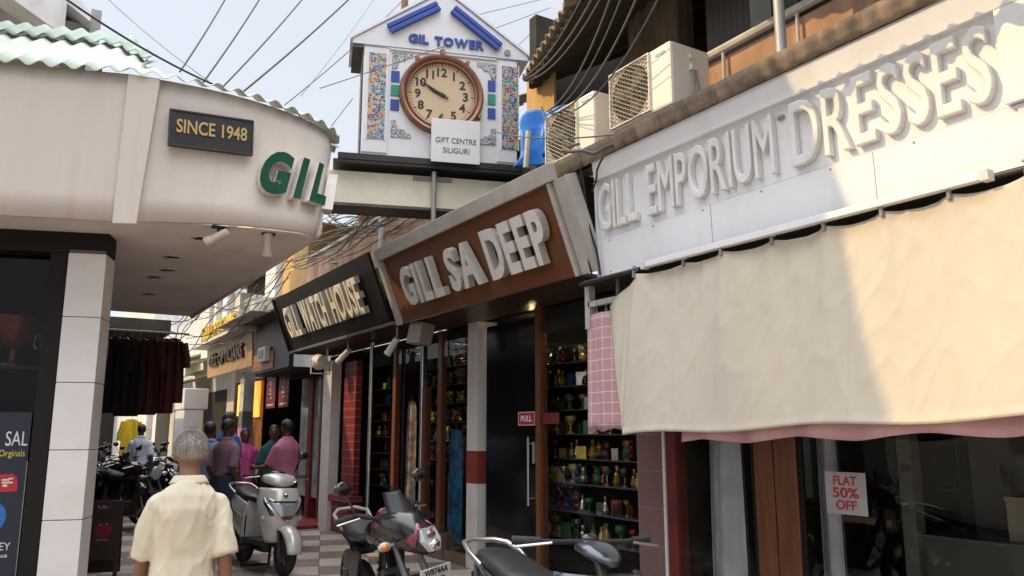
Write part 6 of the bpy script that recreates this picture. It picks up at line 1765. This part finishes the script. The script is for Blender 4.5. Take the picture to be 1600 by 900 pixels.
# ================================================================ people (local +Y is forward)
SKIN = mat("brown skin", (0.20, 0.095, 0.055), 0.5, var=0.10, vs=9, bump=0.03, bs=120)
SKIN2 = mat("deep brown skin", (0.11, 0.052, 0.032), 0.5, var=0.10, vs=9)
GREYHAIR = mat("short grey hair", (0.36, 0.325, 0.295), 0.85, var=0.28, vs=90, bump=0.5, bs=260, stretch=(1, 1, 0.35), dirt=(0.20, 0.17, 0.15), da=0.5, ds=9)
BLACKHAIR = mat("black hair", (0.012, 0.010, 0.010), 0.5, var=0.3, vs=30, bump=0.3, bs=150)

def remeshed(name, mb, voxel, m, parent, smooth_it=6, wrinkle=0.0, wscale=0.1, seed=0):
    me = mb.mesh(name)
    o = bpy.data.objects.new(name, me); COL.objects.link(o)
    md = o.modifiers.new("r", 'REMESH'); md.mode = 'VOXEL'; md.voxel_size = voxel
    ms = o.modifiers.new("s", 'SMOOTH'); ms.factor = 0.5; ms.iterations = smooth_it
    dg = bpy.context.evaluated_depsgraph_get(); dg.update()
    nm = bpy.data.meshes.new_from_object(o.evaluated_get(dg))
    bpy.data.objects.remove(o); bpy.data.meshes.remove(me)
    nm.name = name
    if wrinkle:
        for v in nm.vertices:
            p = v.co
            a = mnoise.noise(Vector((p.x / wscale + seed, p.y / wscale, p.z / (wscale * 2.2))))
            b = mnoise.noise(Vector((p.x / wscale * 2.6 + p.z * 9, p.y / wscale * 2.6 + seed, p.z / wscale * 1.4)))
            q1 = 1 - abs(mnoise.noise(Vector(((p.x + 0.35 * p.z) / (wscale * 1.5), p.y / wscale, (p.z - 0.3 * abs(p.x)) / (wscale * 3.2) + seed))))
            q2 = 1 - abs(mnoise.noise(Vector(((p.x - 0.45 * p.z) / (wscale * 0.9), p.y / wscale + 4, p.z / (wscale * 2.0) + seed))))
            v.co = p + v.normal * wrinkle * (0.7 * a + 0.3 * b + 0.9 * q1 ** 6 + 0.5 * q2 ** 8 - 0.4)
    nm.polygons.foreach_set('use_smooth', [True] * len(nm.polygons))
    return link(name, nm, m, parent)

def ell_ring(c, rx, ry, n=18, tilt=None):
    return [(c[0] + rx * math.cos(2 * PI * k / n), c[1] + ry * math.sin(2 * PI * k / n), c[2]) for k in range(n)]

def limb(mb, pts, rs, n=12):
    # rounded limb: dense interpolation with spherical ends
    P = [Vector(p) for p in pts]
    Q, R_ = [], []
    for i in range(len(P) - 1):
        for k in range(6):
            t = k / 6
            Q.append(P[i].lerp(P[i + 1], t)); R_.append(rs[i] + (rs[i + 1] - rs[i]) * t)
    Q.append(P[-1]); R_.append(rs[-1])
    mb.tube(Q, R_, n)
    for i, p in enumerate(P):
        mb.ell(p, (rs[i],) * 3, n, 8)

def hand(mb, w, d, palm_n, thumb_side, curl=0.35, s=1.0):
    """palm, four unequal curved fingers and a thumb; w wrist, d along the hand, palm_n palm normal"""
    d = Vector(d).normalized(); n_ = Vector(palm_n); n_ = (n_ - d * n_.dot(d)).normalized()
    sd = d.cross(n_) * thumb_side
    w = Vector(w)
    rings = []
    for t, hw, th in ((0.0, 0.026, 0.018), (0.03, 0.034, 0.016), (0.06, 0.040, 0.014), (0.085, 0.041, 0.012)):
        c = w + d * t * s
        rings.append([c + sd * hw * s * math.cos(a) + n_ * th * s * math.sin(a) for a in [2 * PI * k / 12 for k in range(12)]])
    mb.loft(rings)
    for k, (off, ln) in enumerate(((0.030, 0.070), (0.010, 0.080), (-0.010, 0.074), (-0.029, 0.058))):
        p = w + (d * 0.080 + sd * off) * s
        pts, a = [p - d * 0.02 * s], 0.12 + 0.05 * k
        pts.append(p)
        dd = d
        for seg in (0.45, 0.30, 0.25):
            dd = (d * math.cos(a) + n_ * math.sin(a))
            p = p + dd * ln * seg * s; pts.append(p); a += curl
        mb.tube(pts, [0.0095 * s, 0.0095 * s, 0.009 * s, 0.008 * s, 0.0065 * s], 8)
        mb.ell(pts[-1], (0.0065 * s,) * 3, 8, 6)
    p = w + (d * 0.022 + sd * 0.028) * s
    q = p + (d * 0.030 + sd * 0.022 + n_ * 0.008) * s
    r = q + (d * 0.032 + sd * 0.004 + n_ * 0.012) * s
    mb.tube([p - sd * 0.01 * s, p, q, r], [0.013 * s, 0.013 * s, 0.011 * s, 0.008 * s], 8); mb.ell(r, (0.008 * s,) * 3, 8, 6)

def person(label, h=1.68, skin=SKIN, hair=BLACKHAIR, shirt=None, trousers=None, arms=(0.0, 0.0), stride=0.0, head_yaw=0.0, voxel=0.013,
           width=1.0, sleeve=0.55, hem=0.84, collar=True, wrinkle=0.006, elbows=(0.15, 0.15), out=(0.14, 0.14), bald=0.0, tuck=False, seed=0, head_drop=0.0, belly=1.0, group=None, woman=False):
    """arms: forward swing (rad) per arm (left, right); elbows: bend; out: angle away from the body"""
    t = thing("person", label, "person", group=group)
    k = h / 1.70
    S = lambda *p: tuple(c * k for c in p)
    B = MB()
    # torso
    tor = [(0.80, 0.150, 0.105, 0.0), (0.88, 0.165, 0.115, 0.0), (0.96, 0.158, 0.110, 0.0), (1.06, 0.150, 0.105, 0.005), (1.18, 0.162, 0.112, 0.0), (1.30, 0.168, 0.110, -0.008), (1.37, 0.138, 0.090, -0.012), (1.42, 0.098, 0.072, -0.012), (1.455, 0.065, 0.060, -0.008)]
    B.loft([ell_ring(S(0, y, z), rx * k * width, ry * k * belly) for z, rx, ry, y in tor])
    hd = head_drop
    hc = Vector(S(0, 0.012 + hd * 0.5, 1.585 - hd * 0.25))
    limb(B, [S(0, -0.01, 1.42), (hc.x, hc.y - 0.015 * k, hc.z - 0.07 * k)], [0.060 * k, 0.056 * k])
    HY = Matrix.Translation(hc) @ Matrix.Rotation(head_yaw, 4, 'Z') @ Matrix.Rotation(-hd * 2.2, 4, 'X') @ Matrix.Scale(k, 4)
    B.M = HY
    B.ell((0, -0.008, 0.018), (0.077, 0.098, 0.100), 20, 14)
    B.ell((0, 0.020, -0.045), (0.060, 0.072, 0.070), 16, 10)
    B.ell((0, 0.060, -0.085), (0.032, 0.030, 0.026), 12, 8)
    B.ell((0, 0.098, -0.022), (0.014, 0.020, 0.024), 10, 8); B.ell((0, 0.090, 0.012), (0.011, 0.012, 0.03), 10, 8)
    for sg in (-1, 1):
        B.ell((sg * 0.080, -0.012, -0.010), (0.012, 0.020, 0.033), 10, 8, (0, 0, sg * 0.35))
    B.M = Matrix.Identity(4)
    sh_, el_, wr_ = [], [], []
    for i, sg in enumerate((-1, 1)):
        shp = Vector(S(sg * 0.172 * width, -0.01, 1.315))
        a, o_ = arms[i], out[i]
        d = Vector((sg * math.sin(o_), math.sin(a) * math.cos(o_), -math.cos(a) * math.cos(o_)))
        el = shp + d * 0.285 * k
        e = elbows[i]
        d2_ = Vector((sg * math.sin(o_ * 0.6), math.sin(a + e) * math.cos(o_ * .6), -math.cos(a + e) * math.cos(o_ * .6)))
        wr = el + d2_ * 0.25 * k
        sh_.append(shp); el_.append(el); wr_.append((wr, d2_))
        limb(B, [shp, shp.lerp(el, 0.45), el, el.lerp(wr, 0.35), wr], [0.048 * k, 0.045 * k, 0.037 * k, 0.038 * k, 0.026 * k])
        hand(B, wr - d2_ * 0.01, d2_, Vector((-sg, 0, 0)), sg * 1.0, s=k)
    legs = []
    for i, sg in enumerate((-1, 1)):
        hp = Vector(S(sg * 0.085, 0, 0.86))
        st = stride * (1 if i else -1)
        kn = hp + Vector((0, math.sin(st) * 0.42 * k, -math.cos(st) * 0.42 * k))
        bk = 0.5 * abs(stride) if st < 0 else 0.05
        an = kn + Vector((0, math.sin(st - bk) * 0.40 * k, -math.cos(st - bk) * 0.40 * k))
        legs.append((hp, kn, an))
    drop = min(l_[2].z for l_ in legs) - 0.065 * k
    for hp, kn, an in legs:
        limb(B, [hp, hp.lerp(kn, 0.4), kn, kn.lerp(an, 0.3), an], [0.085 * k, 0.075 * k, 0.052 * k, 0.054 * k, 0.036 * k])
        B.ell(an + Vector((0, 0.055 * k, -0.035 * k)), (0.042 * k, 0.125 * k, 0.030 * k), 12, 8)
    remeshed("body", B, voxel, skin, t, 3)
    # face
    for sg in (-1, 1):
        mb = MB(); mb.M = HY; mb.ell((sg * 0.030, 0.083, 0.006), (0.013, 0.008, 0.008), 10, 6); part("eye", mb, mat("dark eye", (0.02, 0.015, 0.012), 0.2), t, smooth=60)
    mb = MB(); mb.M = HY; mb.ell((0, 0.086, -0.058), (0.024, 0.010, 0.007), 10, 6); part("mouth", mb, mat("lip", (0.17, 0.06, 0.05), 0.5), t, smooth=60)
    # hair: cap over the back and top of the skull
    HB = MB(); HB.M = HY
    def hf(u, v):
        az = 2 * PI * u
        front = 0.5 + 0.5 * math.sin(az)
        low = -0.52 + 1.25 * front ** 1.5
        low = min(low, 0.85)
        el = (low + (PI / 2 - low) * v)
        r = 1.085 + 0.012 * mnoise.noise(Vector((math.cos(az) * 4, math.sin(az) * 4, el * 5 + seed))) - 0.05 * (1 - v) ** 4
        return (0.077 * r * math.cos(el) * math.cos(az), -0.008 + 0.098 * r * math.cos(el) * math.sin(az), 0.018 + 0.100 * r * math.sin(el))
    HB.grid(36, 14, hf)
    if voxel < 0.012:
        r_ = random.Random(seed + 1)
        for q in range(3200):
            u, v = r_.random(), r_.random() ** 0.8
            p = Vector(hf(u, v)); n_ = (p - Vector((0, -0.008, 0.018))).normalized()
            dn = Vector((r_.uniform(-.4, .4), r_.uniform(-.4, .4), -1.0)); dn = (dn - n_ * dn.dot(n_)).normalized()
            sd = n_.cross(dn) * 0.0011
            ln = r_.uniform(0.008, 0.017)
            tip = p + dn * ln + n_ * (0.006 + 0.004 * r_.random())
            HB.add([p - sd, p + sd, tip], [(0, 1, 2)])
    part("hair", HB, hair, t, smooth=80, solid=0.004 if voxel >= 0.012 else 0.0015)
    # clothes
    if shirt is not None:
        C_ = MB()
        rows = [(z, rx + 0.022, ry + 0.022, y) for z, rx, ry, y in tor if z > hem - 0.001 and z < 1.45]
        if rows[0][0] > hem + 0.02: rows = [(hem, 0.185, 0.135, 0.0)] + rows
        if not tuck: rows[0] = (rows[0][0], rows[0][1] + 0.016, rows[0][2] + 0.016, rows[0][3])
        rows[-1] = (1.445, 0.082, 0.078, -0.010)
        C_.loft([ell_ring(S(0, y, z), rx * k * width, ry * k * belly) for z, rx, ry, y in rows])
        for i in (0, 1):
            s0, e0 = sh_[i], el_[i]
            end = s0.lerp(e0, sleeve / 0.6) if sleeve <= 0.6 else e0.lerp(wr_[i][0], min(0.95, (sleeve - 0.6) * 2.4))
            pts = [s0 + Vector((-(1 if i else -1) * 0.008 * k, 0, -0.002)), s0.lerp(e0, 0.25), end] if sleeve <= 0.6 else [s0, s0.lerp(e0, 0.3), e0, end]
            rr = [0.060 * k, 0.062 * k, 0.072 * k] if sleeve <= 0.6 else [0.066 * k, 0.06 * k, 0.052 * k, 0.040 * k]
            Q = []; RR = []
            for a in range(len(pts) - 1):
                for q in range(5):
                    Q.append(Vector(pts[a]).lerp(Vector(pts[a + 1]), q / 5)); RR.append(rr[a] + (rr[a + 1] - rr[a]) * q / 5)
            Q.append(Vector(pts[-1])); RR.append(rr[-1])
            C_.tube(Q, RR, 16); C_.ell(pts[0], (rr[0],) * 3, 16, 10)
        so = remeshed("shirt", C_, voxel * 0.95, shirt, t, 4, wrinkle * k, 0.11, seed)
        if collar:
            K = MB()
            def cf(u, v):
                a = 2 * PI * u + PI / 2
                r = 0.068 + 0.010 * (1 - v)
                dip = 0.035 * (0.5 + 0.5 * math.cos(2 * PI * u)) ** 3
                return ((r * math.cos(a)) * k, (-0.010 + r * math.sin(a) * 0.95) * k, (1.425 + 0.042 * v - dip) * k)
            K.grid(30, 3, cf); part("collar", K, shirt, so, smooth=80, solid=0.006)
            K = MB()
            def cf2(u, v):
                a = 2 * PI * u + PI / 2
                r = 0.074 + 0.026 * v
                dip = 0.035 * (0.5 + 0.5 * math.cos(2 * PI * u)) ** 3
                return ((r * math.cos(a)) * k, (-0.010 + r * math.sin(a) * 0.95) * k, (1.468 - 0.040 * v - dip) * k)
            K.grid(30, 3, cf2); part("collar_fold", K, shirt, so, smooth=80, solid=0.004)
    if trousers is not None:
        C_ = MB()
        if woman:
            C_.loft([ell_ring(S(0, 0, z), r_ * k, r_ * 0.8 * k) for z, r_ in ((0.06, 0.26), (0.4, 0.22), (0.8, 0.18), (0.97, 0.165))])
        else:
            C_.loft([ell_ring(S(0, 0, z), rx * k * width, ry * k) for z, rx, ry in ((0.76, 0.165, 0.12), (0.86, 0.182, 0.13), (0.99, 0.168, 0.122))])
            for hp, kn, an in legs:
                limb(C_, [hp, kn, an + Vector((0, 0, -0.01 * k))], [0.098 * k, 0.074 * k, 0.062 * k])
        to = remeshed("trousers" if not woman else "skirt", C_, voxel, trousers, t, 3, 0.005, 0.12, seed + 5)
        if tuck:
            mb = MB(); mb.torus((0, 0, 0), 'Z', 1, 0.1, 28, 8); mb.v = [(x * 0.172 * k * width / 1.0, y * 0.126 * k, (0.985 + z * 0.20) * k) for x, y, z in mb.v]; part("belt", mb, BLACKM, to, smooth=60)
    for hp, kn, an in legs:
        mb = MB(); mb.ell(an + Vector((0, 0.050 * k, -0.032 * k)), (0.050 * k, 0.140 * k, 0.036 * k), 14, 9); mb.ell(an + Vector((0, 0.0, -0.01)), (0.046 * k, 0.060 * k, 0.05 * k), 12, 8)
        part("shoe", mb, mat("dark shoe leather", (0.03, 0.02, 0.016), 0.5), t, smooth=60)
    t['drop'] = drop
    return t
def stand(o, x, y, yaw, z=0.0):
    o.location = (x, y, z - o['drop']); del o['drop']
    o.rotation_euler = (0, 0, math.radians(-yaw))

def cloth(name, col, var=0.05, vs=5): return mat(name, col, 0.92, var=var, vs=vs, bump=0.35, bs=11, stretch=(1, 1, 0.4))
CREAMSH = cloth("cream cotton shirt", (0.53, 0.47, 0.36))
man = person("grey haired man in a cream short sleeved shirt walking away, nearest the camera", 1.53, SKIN, GREYHAIR, CREAMSH, cloth("brown trousers", (0.10, 0.075, 0.055)), arms=((0.18, -0.22)), stride=0.30, voxel=0.009,
             sleeve=0.57, hem=0.74, wrinkle=0.013, elbows=(0.25, 0.35), out=(0.15, 0.15), seed=3, head_drop=0.03, width=0.91, belly=1.12)
stand(man, 0.752, 4.20, 9)
far1 = person("man in a pale blue white shirt walking away beyond the parked motorcycles", 1.66, SKIN2, BLACKHAIR, cloth("pale blue white shirt", (0.50, 0.54, 0.62)), cloth("black trousers", (0.012, 0.012, 0.016)), arms=((0.2, -0.2)), stride=0.2, elbows=(0.5, 0.5), seed=1, voxel=0.018, hem=0.86)
stand(far1, 2.23, 17.9, 5)
pu = person("man in a mauve striped shirt and blue jeans turned to the shops", 1.66, SKIN2, BLACKHAIR, cloth("mauve shirt", (0.27, 0.15, 0.21)), cloth("blue jeans", (0.045, 0.075, 0.12)), arms=((-0.35, -0.25)), elbows=(0.9, 0.8), seed=2, voxel=0.016, tuck=True, hem=0.95, width=1.02, belly=1.1)
stand(pu, 2.43, 11.1, 62)
sk = person("man in a sky blue shirt standing behind the mauve shirted man", 1.63, SKIN2, BLACKHAIR, cloth("sky blue shirt", (0.25, 0.36, 0.58)), cloth("navy trousers", (0.02, 0.03, 0.07)), seed=7, voxel=0.018, elbows=(0.3, 0.3), hem=0.9)
stand(sk, 2.33, 11.75, 20)
db = person("tall man in a royal blue shirt at the back of the standing group", 1.79, SKIN2, BLACKHAIR, cloth("royal blue shirt", (0.03, 0.085, 0.26)), cloth("dark trousers", (0.02, 0.02, 0.025)), seed=8, voxel=0.018, head_yaw=-0.6, hem=0.88)
stand(db, 2.80, 12.75, 60)
pk = person("man in a bright pink shirt standing by the shop doorway", 1.66, SKIN2, BLACKHAIR, cloth("pink shirt", (0.52, 0.18, 0.30)), cloth("grey trousers", (0.06, 0.055, 0.06)), arms=((0.4, 0.3)), elbows=(1.1, 0.9), seed=9, voxel=0.016, hem=0.84, width=1.05, belly=1.15)
stand(pk, 3.24, 11.2, -25)
te = person("dark teal clothed person in the doorway behind the pink shirted man", 1.60, SKIN2, BLACKHAIR, cloth("dark teal top", (0.01, 0.06, 0.06)), cloth("dark trousers", (0.02, 0.02, 0.025)), seed=10, voxel=0.02, elbows=(0.8, 0.8), arms=((0.2, 0.2)))
stand(te, 3.45, 12.6, 200)
sm = person("short dark haired person in black by the helmets behind the cream shirted man", 1.52, SKIN2, BLACKHAIR, cloth("black top", (0.015, 0.015, 0.018)), cloth("dark trousers", (0.02, 0.02, 0.025)), seed=12, voxel=0.02)
stand(sm, 3.0, 15.0, 190)
mg = person("woman in a magenta dress half hidden beside the posted pillar", 1.55, SKIN2, BLACKHAIR, cloth("magenta cloth", (0.45, 0.06, 0.22), 0.4, 9), cloth("magenta cloth", (0.45, 0.06, 0.22)), seed=13, voxel=0.02, woman=True, sleeve=0.9)
stand(mg, 3.25, 13.6, 180)
# yellow mannequin garment in the far arcade
garment("hanging_garment", "bright yellow dress hanging outside a far shop by the white shirted man", "garment", at(206, 655, 21), 0.45, 1.1, mat("yellow cloth", (0.62, 0.46, 0.02), 0.85, var=0.15), rz=0.3, seed=14)
p = at(205, 634, 22)
t = thing("lit_sign", "small white lit shop sign above the yellow dress", "sign", p)
mb = MB(); mb.box(-0.45, 0.45, -0.05, 0.05, -0.14, 0.14); part("box", mb, mat("lit white sign", (0.9, 0.88, 0.8), 0.5, emit=0.6), t)
mb = MB(); mb.box(-0.47, 0.47, -0.06, 0.04, 0.141, 0.17); part("cap", mb, GREYMETAL, t)
t = thing("lit_sign", "bright white hanging sheet beside the white column at the arcade end", "sign", at(164, 590, 23))
mb = MB(); mb.box(-0.25, 0.3, -0.03, 0.03, -0.35, 0.45); part("sheet", mb, mat("warm white sheet", (0.75, 0.68, 0.52), 0.6), t)  # plain warm white colour, no glow
mb = MB(); mb.box(-0.27, 0.32, -0.04, 0.04, 0.452, 0.5); part("rail", mb, GREYMETAL, t)
# ================================================================ cables
CABLE = mat("black cable", (0.018, 0.018, 0.020), 0.6); CABLE2 = mat("weathered grey cable", (0.10, 0.095, 0.09), 0.7); CABLE3 = mat("dusty cable", (0.22, 0.19, 0.15), 0.8, var=0.2)
def cable(a, b, r, sag_, label, group=None, m=CABLE, n=18, wob=0.0, seed=0):
    a, b = Vector(a), Vector(b)
    r_ = random.Random(seed)
    pts = []
    o1, o2 = r_.uniform(0, 6), r_.uniform(0, 6)
    for i in range(n + 1):
        t = i / n
        p = a.lerp(b, t)
        p = p + Vector((wob * math.sin(t * 7 + o1) * math.sin(PI * t), 0, -sag_ * 4 * t * (1 - t) + wob * math.sin(t * 9 + o2) * math.sin(PI * t)))
        pts.append(p - a)
    mb = MB(); mb.tube(pts, r, 5)
    o = part("cable", mb, m, None, smooth=80)
    o.location = a
    return tag(o, label, "cable", group)
G1 = "cables crossing the open sky"
sky_c = [((365, -25, 9), (281, 112, 7.5), .009, 0.03, "steep black cable, leftmost of the four parallel ones over the green roof"),
         ((420, -25, 9), (318, 128, 7.5), .009, 0.03, "second from the left of the four parallel steep cables in the sky"),
         ((492, -25, 9), (345, 139, 7.5), .008, 0.03, "third from the left of the four parallel steep cables in the sky"),
         ((570, -25, 9), (378, 145, 7.5), .010, 0.03, "rightmost of the four parallel steep cables in the sky"),
         ((70, -25, 6.5), (352, 140, 7.6), .010, 0.06, "thick black cable running down the left sky to the green roof"),
         ((160, -10, 12), (342, 138, 9), .005, 0.05, "thin grey cable beside the thick one in the left sky"),
         ((640, -10, 11), (440, 168, 8), .006, 0.05, "thin cable descending left of the clock tower gable"),
         ((590, -10, 14), (470, 150, 9), .004, 0.05, "faint thin cable behind the clock tower's left side"),
         ((860, 12, 11), (500, 138, 7.6), .005, 0.02, "thin cable passing across the front of the clock tower"),
         ((850, -2, 12), (735, 26, 11), .005, 0.0, "thin upper cable right of the clock tower gable"),
         ((551, 154, 8.8), (517, 198, 8.2), .005, 0.0, "short cable between the clock tower and the left fascia end"),
         ((842, 40, 11), (790, 90, 10.5), .005, 0.0, "short thin cable by the right eave of the clock tower"),
         ((850, 165, 9), (795, 215, 8.4), .005, 0.02, "short slack cable between the yellow wall and the clock tower"),
         ((770, 205, 7.7), (960, 210, 4.9), .006, 0.05, "dark cable drooping past the blue tarpaulin to the air conditioner")]
for (x0, y0, d0), (x1, y1, d1_), r, sg, lb in sky_c:
    cable(at(x0, y0, d0), at(x1, y1, d1_), r, sg, lb, G1, CABLE if r > .007 else CABLE2, seed=x0)
# bundle gathering below the old roof
end = at(846, 168, 6.6)
G2 = "grey cables fanning up to the old roof"
for k, (x, y, d) in enumerate(((915, -15, 5.6), (932, -15, 5.5), (945, -15, 5.4), (958, -15, 5.3), (975, -15, 5.2), (1000, -15, 4.9), (1035, -15, 4.6))):
    e = at(846 - (30 if k < 3 else 0) + k * 3, 168 - (45 if k < 3 else 0) + k * 2, 6.7)
    cable(at(x, y, d), e, 0.006 + 0.002 * (k % 2), 0.10 + 0.02 * k, ("leftmost cable of the fan under the old roof", "second cable of the fan from the left", "third cable of the fan from the left", "middle cable of the fan under the old roof", "third cable of the fan from the right", "second cable of the fan from the right", "rightmost and slackest cable of the fan above the air conditioner")[k], G2, CABLE2, seed=k + 40)
cable(end, on_x(905, 225, 3.6), 0.012, 0.12, "thick grey cable sagging over the second air conditioner to the dress sign corner", None, CABLE2, wob=0.02, seed=5)
cable(on_x(880, 235, 3.5), on_x(960, 225, 3.62), 0.014, 0.04, "loop of grey conduit lying under the roof edge at the dress sign corner", None, CABLE2, wob=0.02, seed=6)
cable(on_x(945, 240, 3.7), on_x(925, 300, 3.84), 0.008, -0.02, "thin black cable hanging down beside the first letter of the dress sign", None, CABLE, wob=0.02, seed=7)
cable(on_x(905, 255, 3.75), on_x(938, 430, 3.86), 0.010, 0.0, "black cable running down the white frame beside the dress sign", None, CABLE, wob=0.02, seed=8)
cable(on_x(884, 262, 3.66), on_x(925, 430, 3.88), 0.008, 0.0, "second black cable on the white frame of the brown sign", None, CABLE, wob=0.01, seed=9)
# tangle under the beam, all alike
rc = random.Random(5)
G3 = "tangle of dusty cables below the beam"
for k in range(34):
    x0, y0 = rc.uniform(395, 520), rc.uniform(365, 420)
    x1, y1 = rc.uniform(560, 760), rc.uniform(268, 335)
    if k % 3 == 0:
        x0, y0 = rc.uniform(500, 530), rc.uniform(330, 350)
    cable(at(x0, y0, rc.uniform(13, 15)), at(x1, y1, rc.uniform(9.0, 10.5)), rc.choice((.006, .008, .010)), rc.uniform(0.02, 0.35), "one of many dusty cables tangled below the cream beam", G3, rc.choice((CABLE2, CABLE3, CABLE3)), n=14, wob=rc.uniform(0.02, 0.10), seed=k)
G4 = "slack cables along the far balconies"
for k in range(12):
    x0, y0 = rc.uniform(285, 330), rc.uniform(455, 575)
    x1, y1 = rc.uniform(395, 470), rc.uniform(395, 470) + (30 if k % 4 == 0 else 0)
    cable(at(x0, y0, rc.uniform(17, 21)), at(x1, y1, rc.uniform(13.0, 14.5)), rc.choice((.006, .008, .010)), rc.uniform(0.05, 0.4), "one of many slack cables strung in front of the far balconies", G4, rc.choice((CABLE2, CABLE3, CABLE3)), n=12, wob=rc.uniform(0.02, 0.12), seed=k + 90)
for k in range(6):
    x0, y0 = rc.uniform(200, 290), rc.uniform(505, 560)
    cable(at(x0, y0, rc.uniform(13, 17)), at(rc.uniform(300, 400), rc.uniform(440, 520), 14), .008, rc.uniform(0.05, 0.3), "one of several dark cables bunched under the canopy edge", "dark cables under the canopy edge", CABLE, n=12, wob=0.08, seed=k + 150)
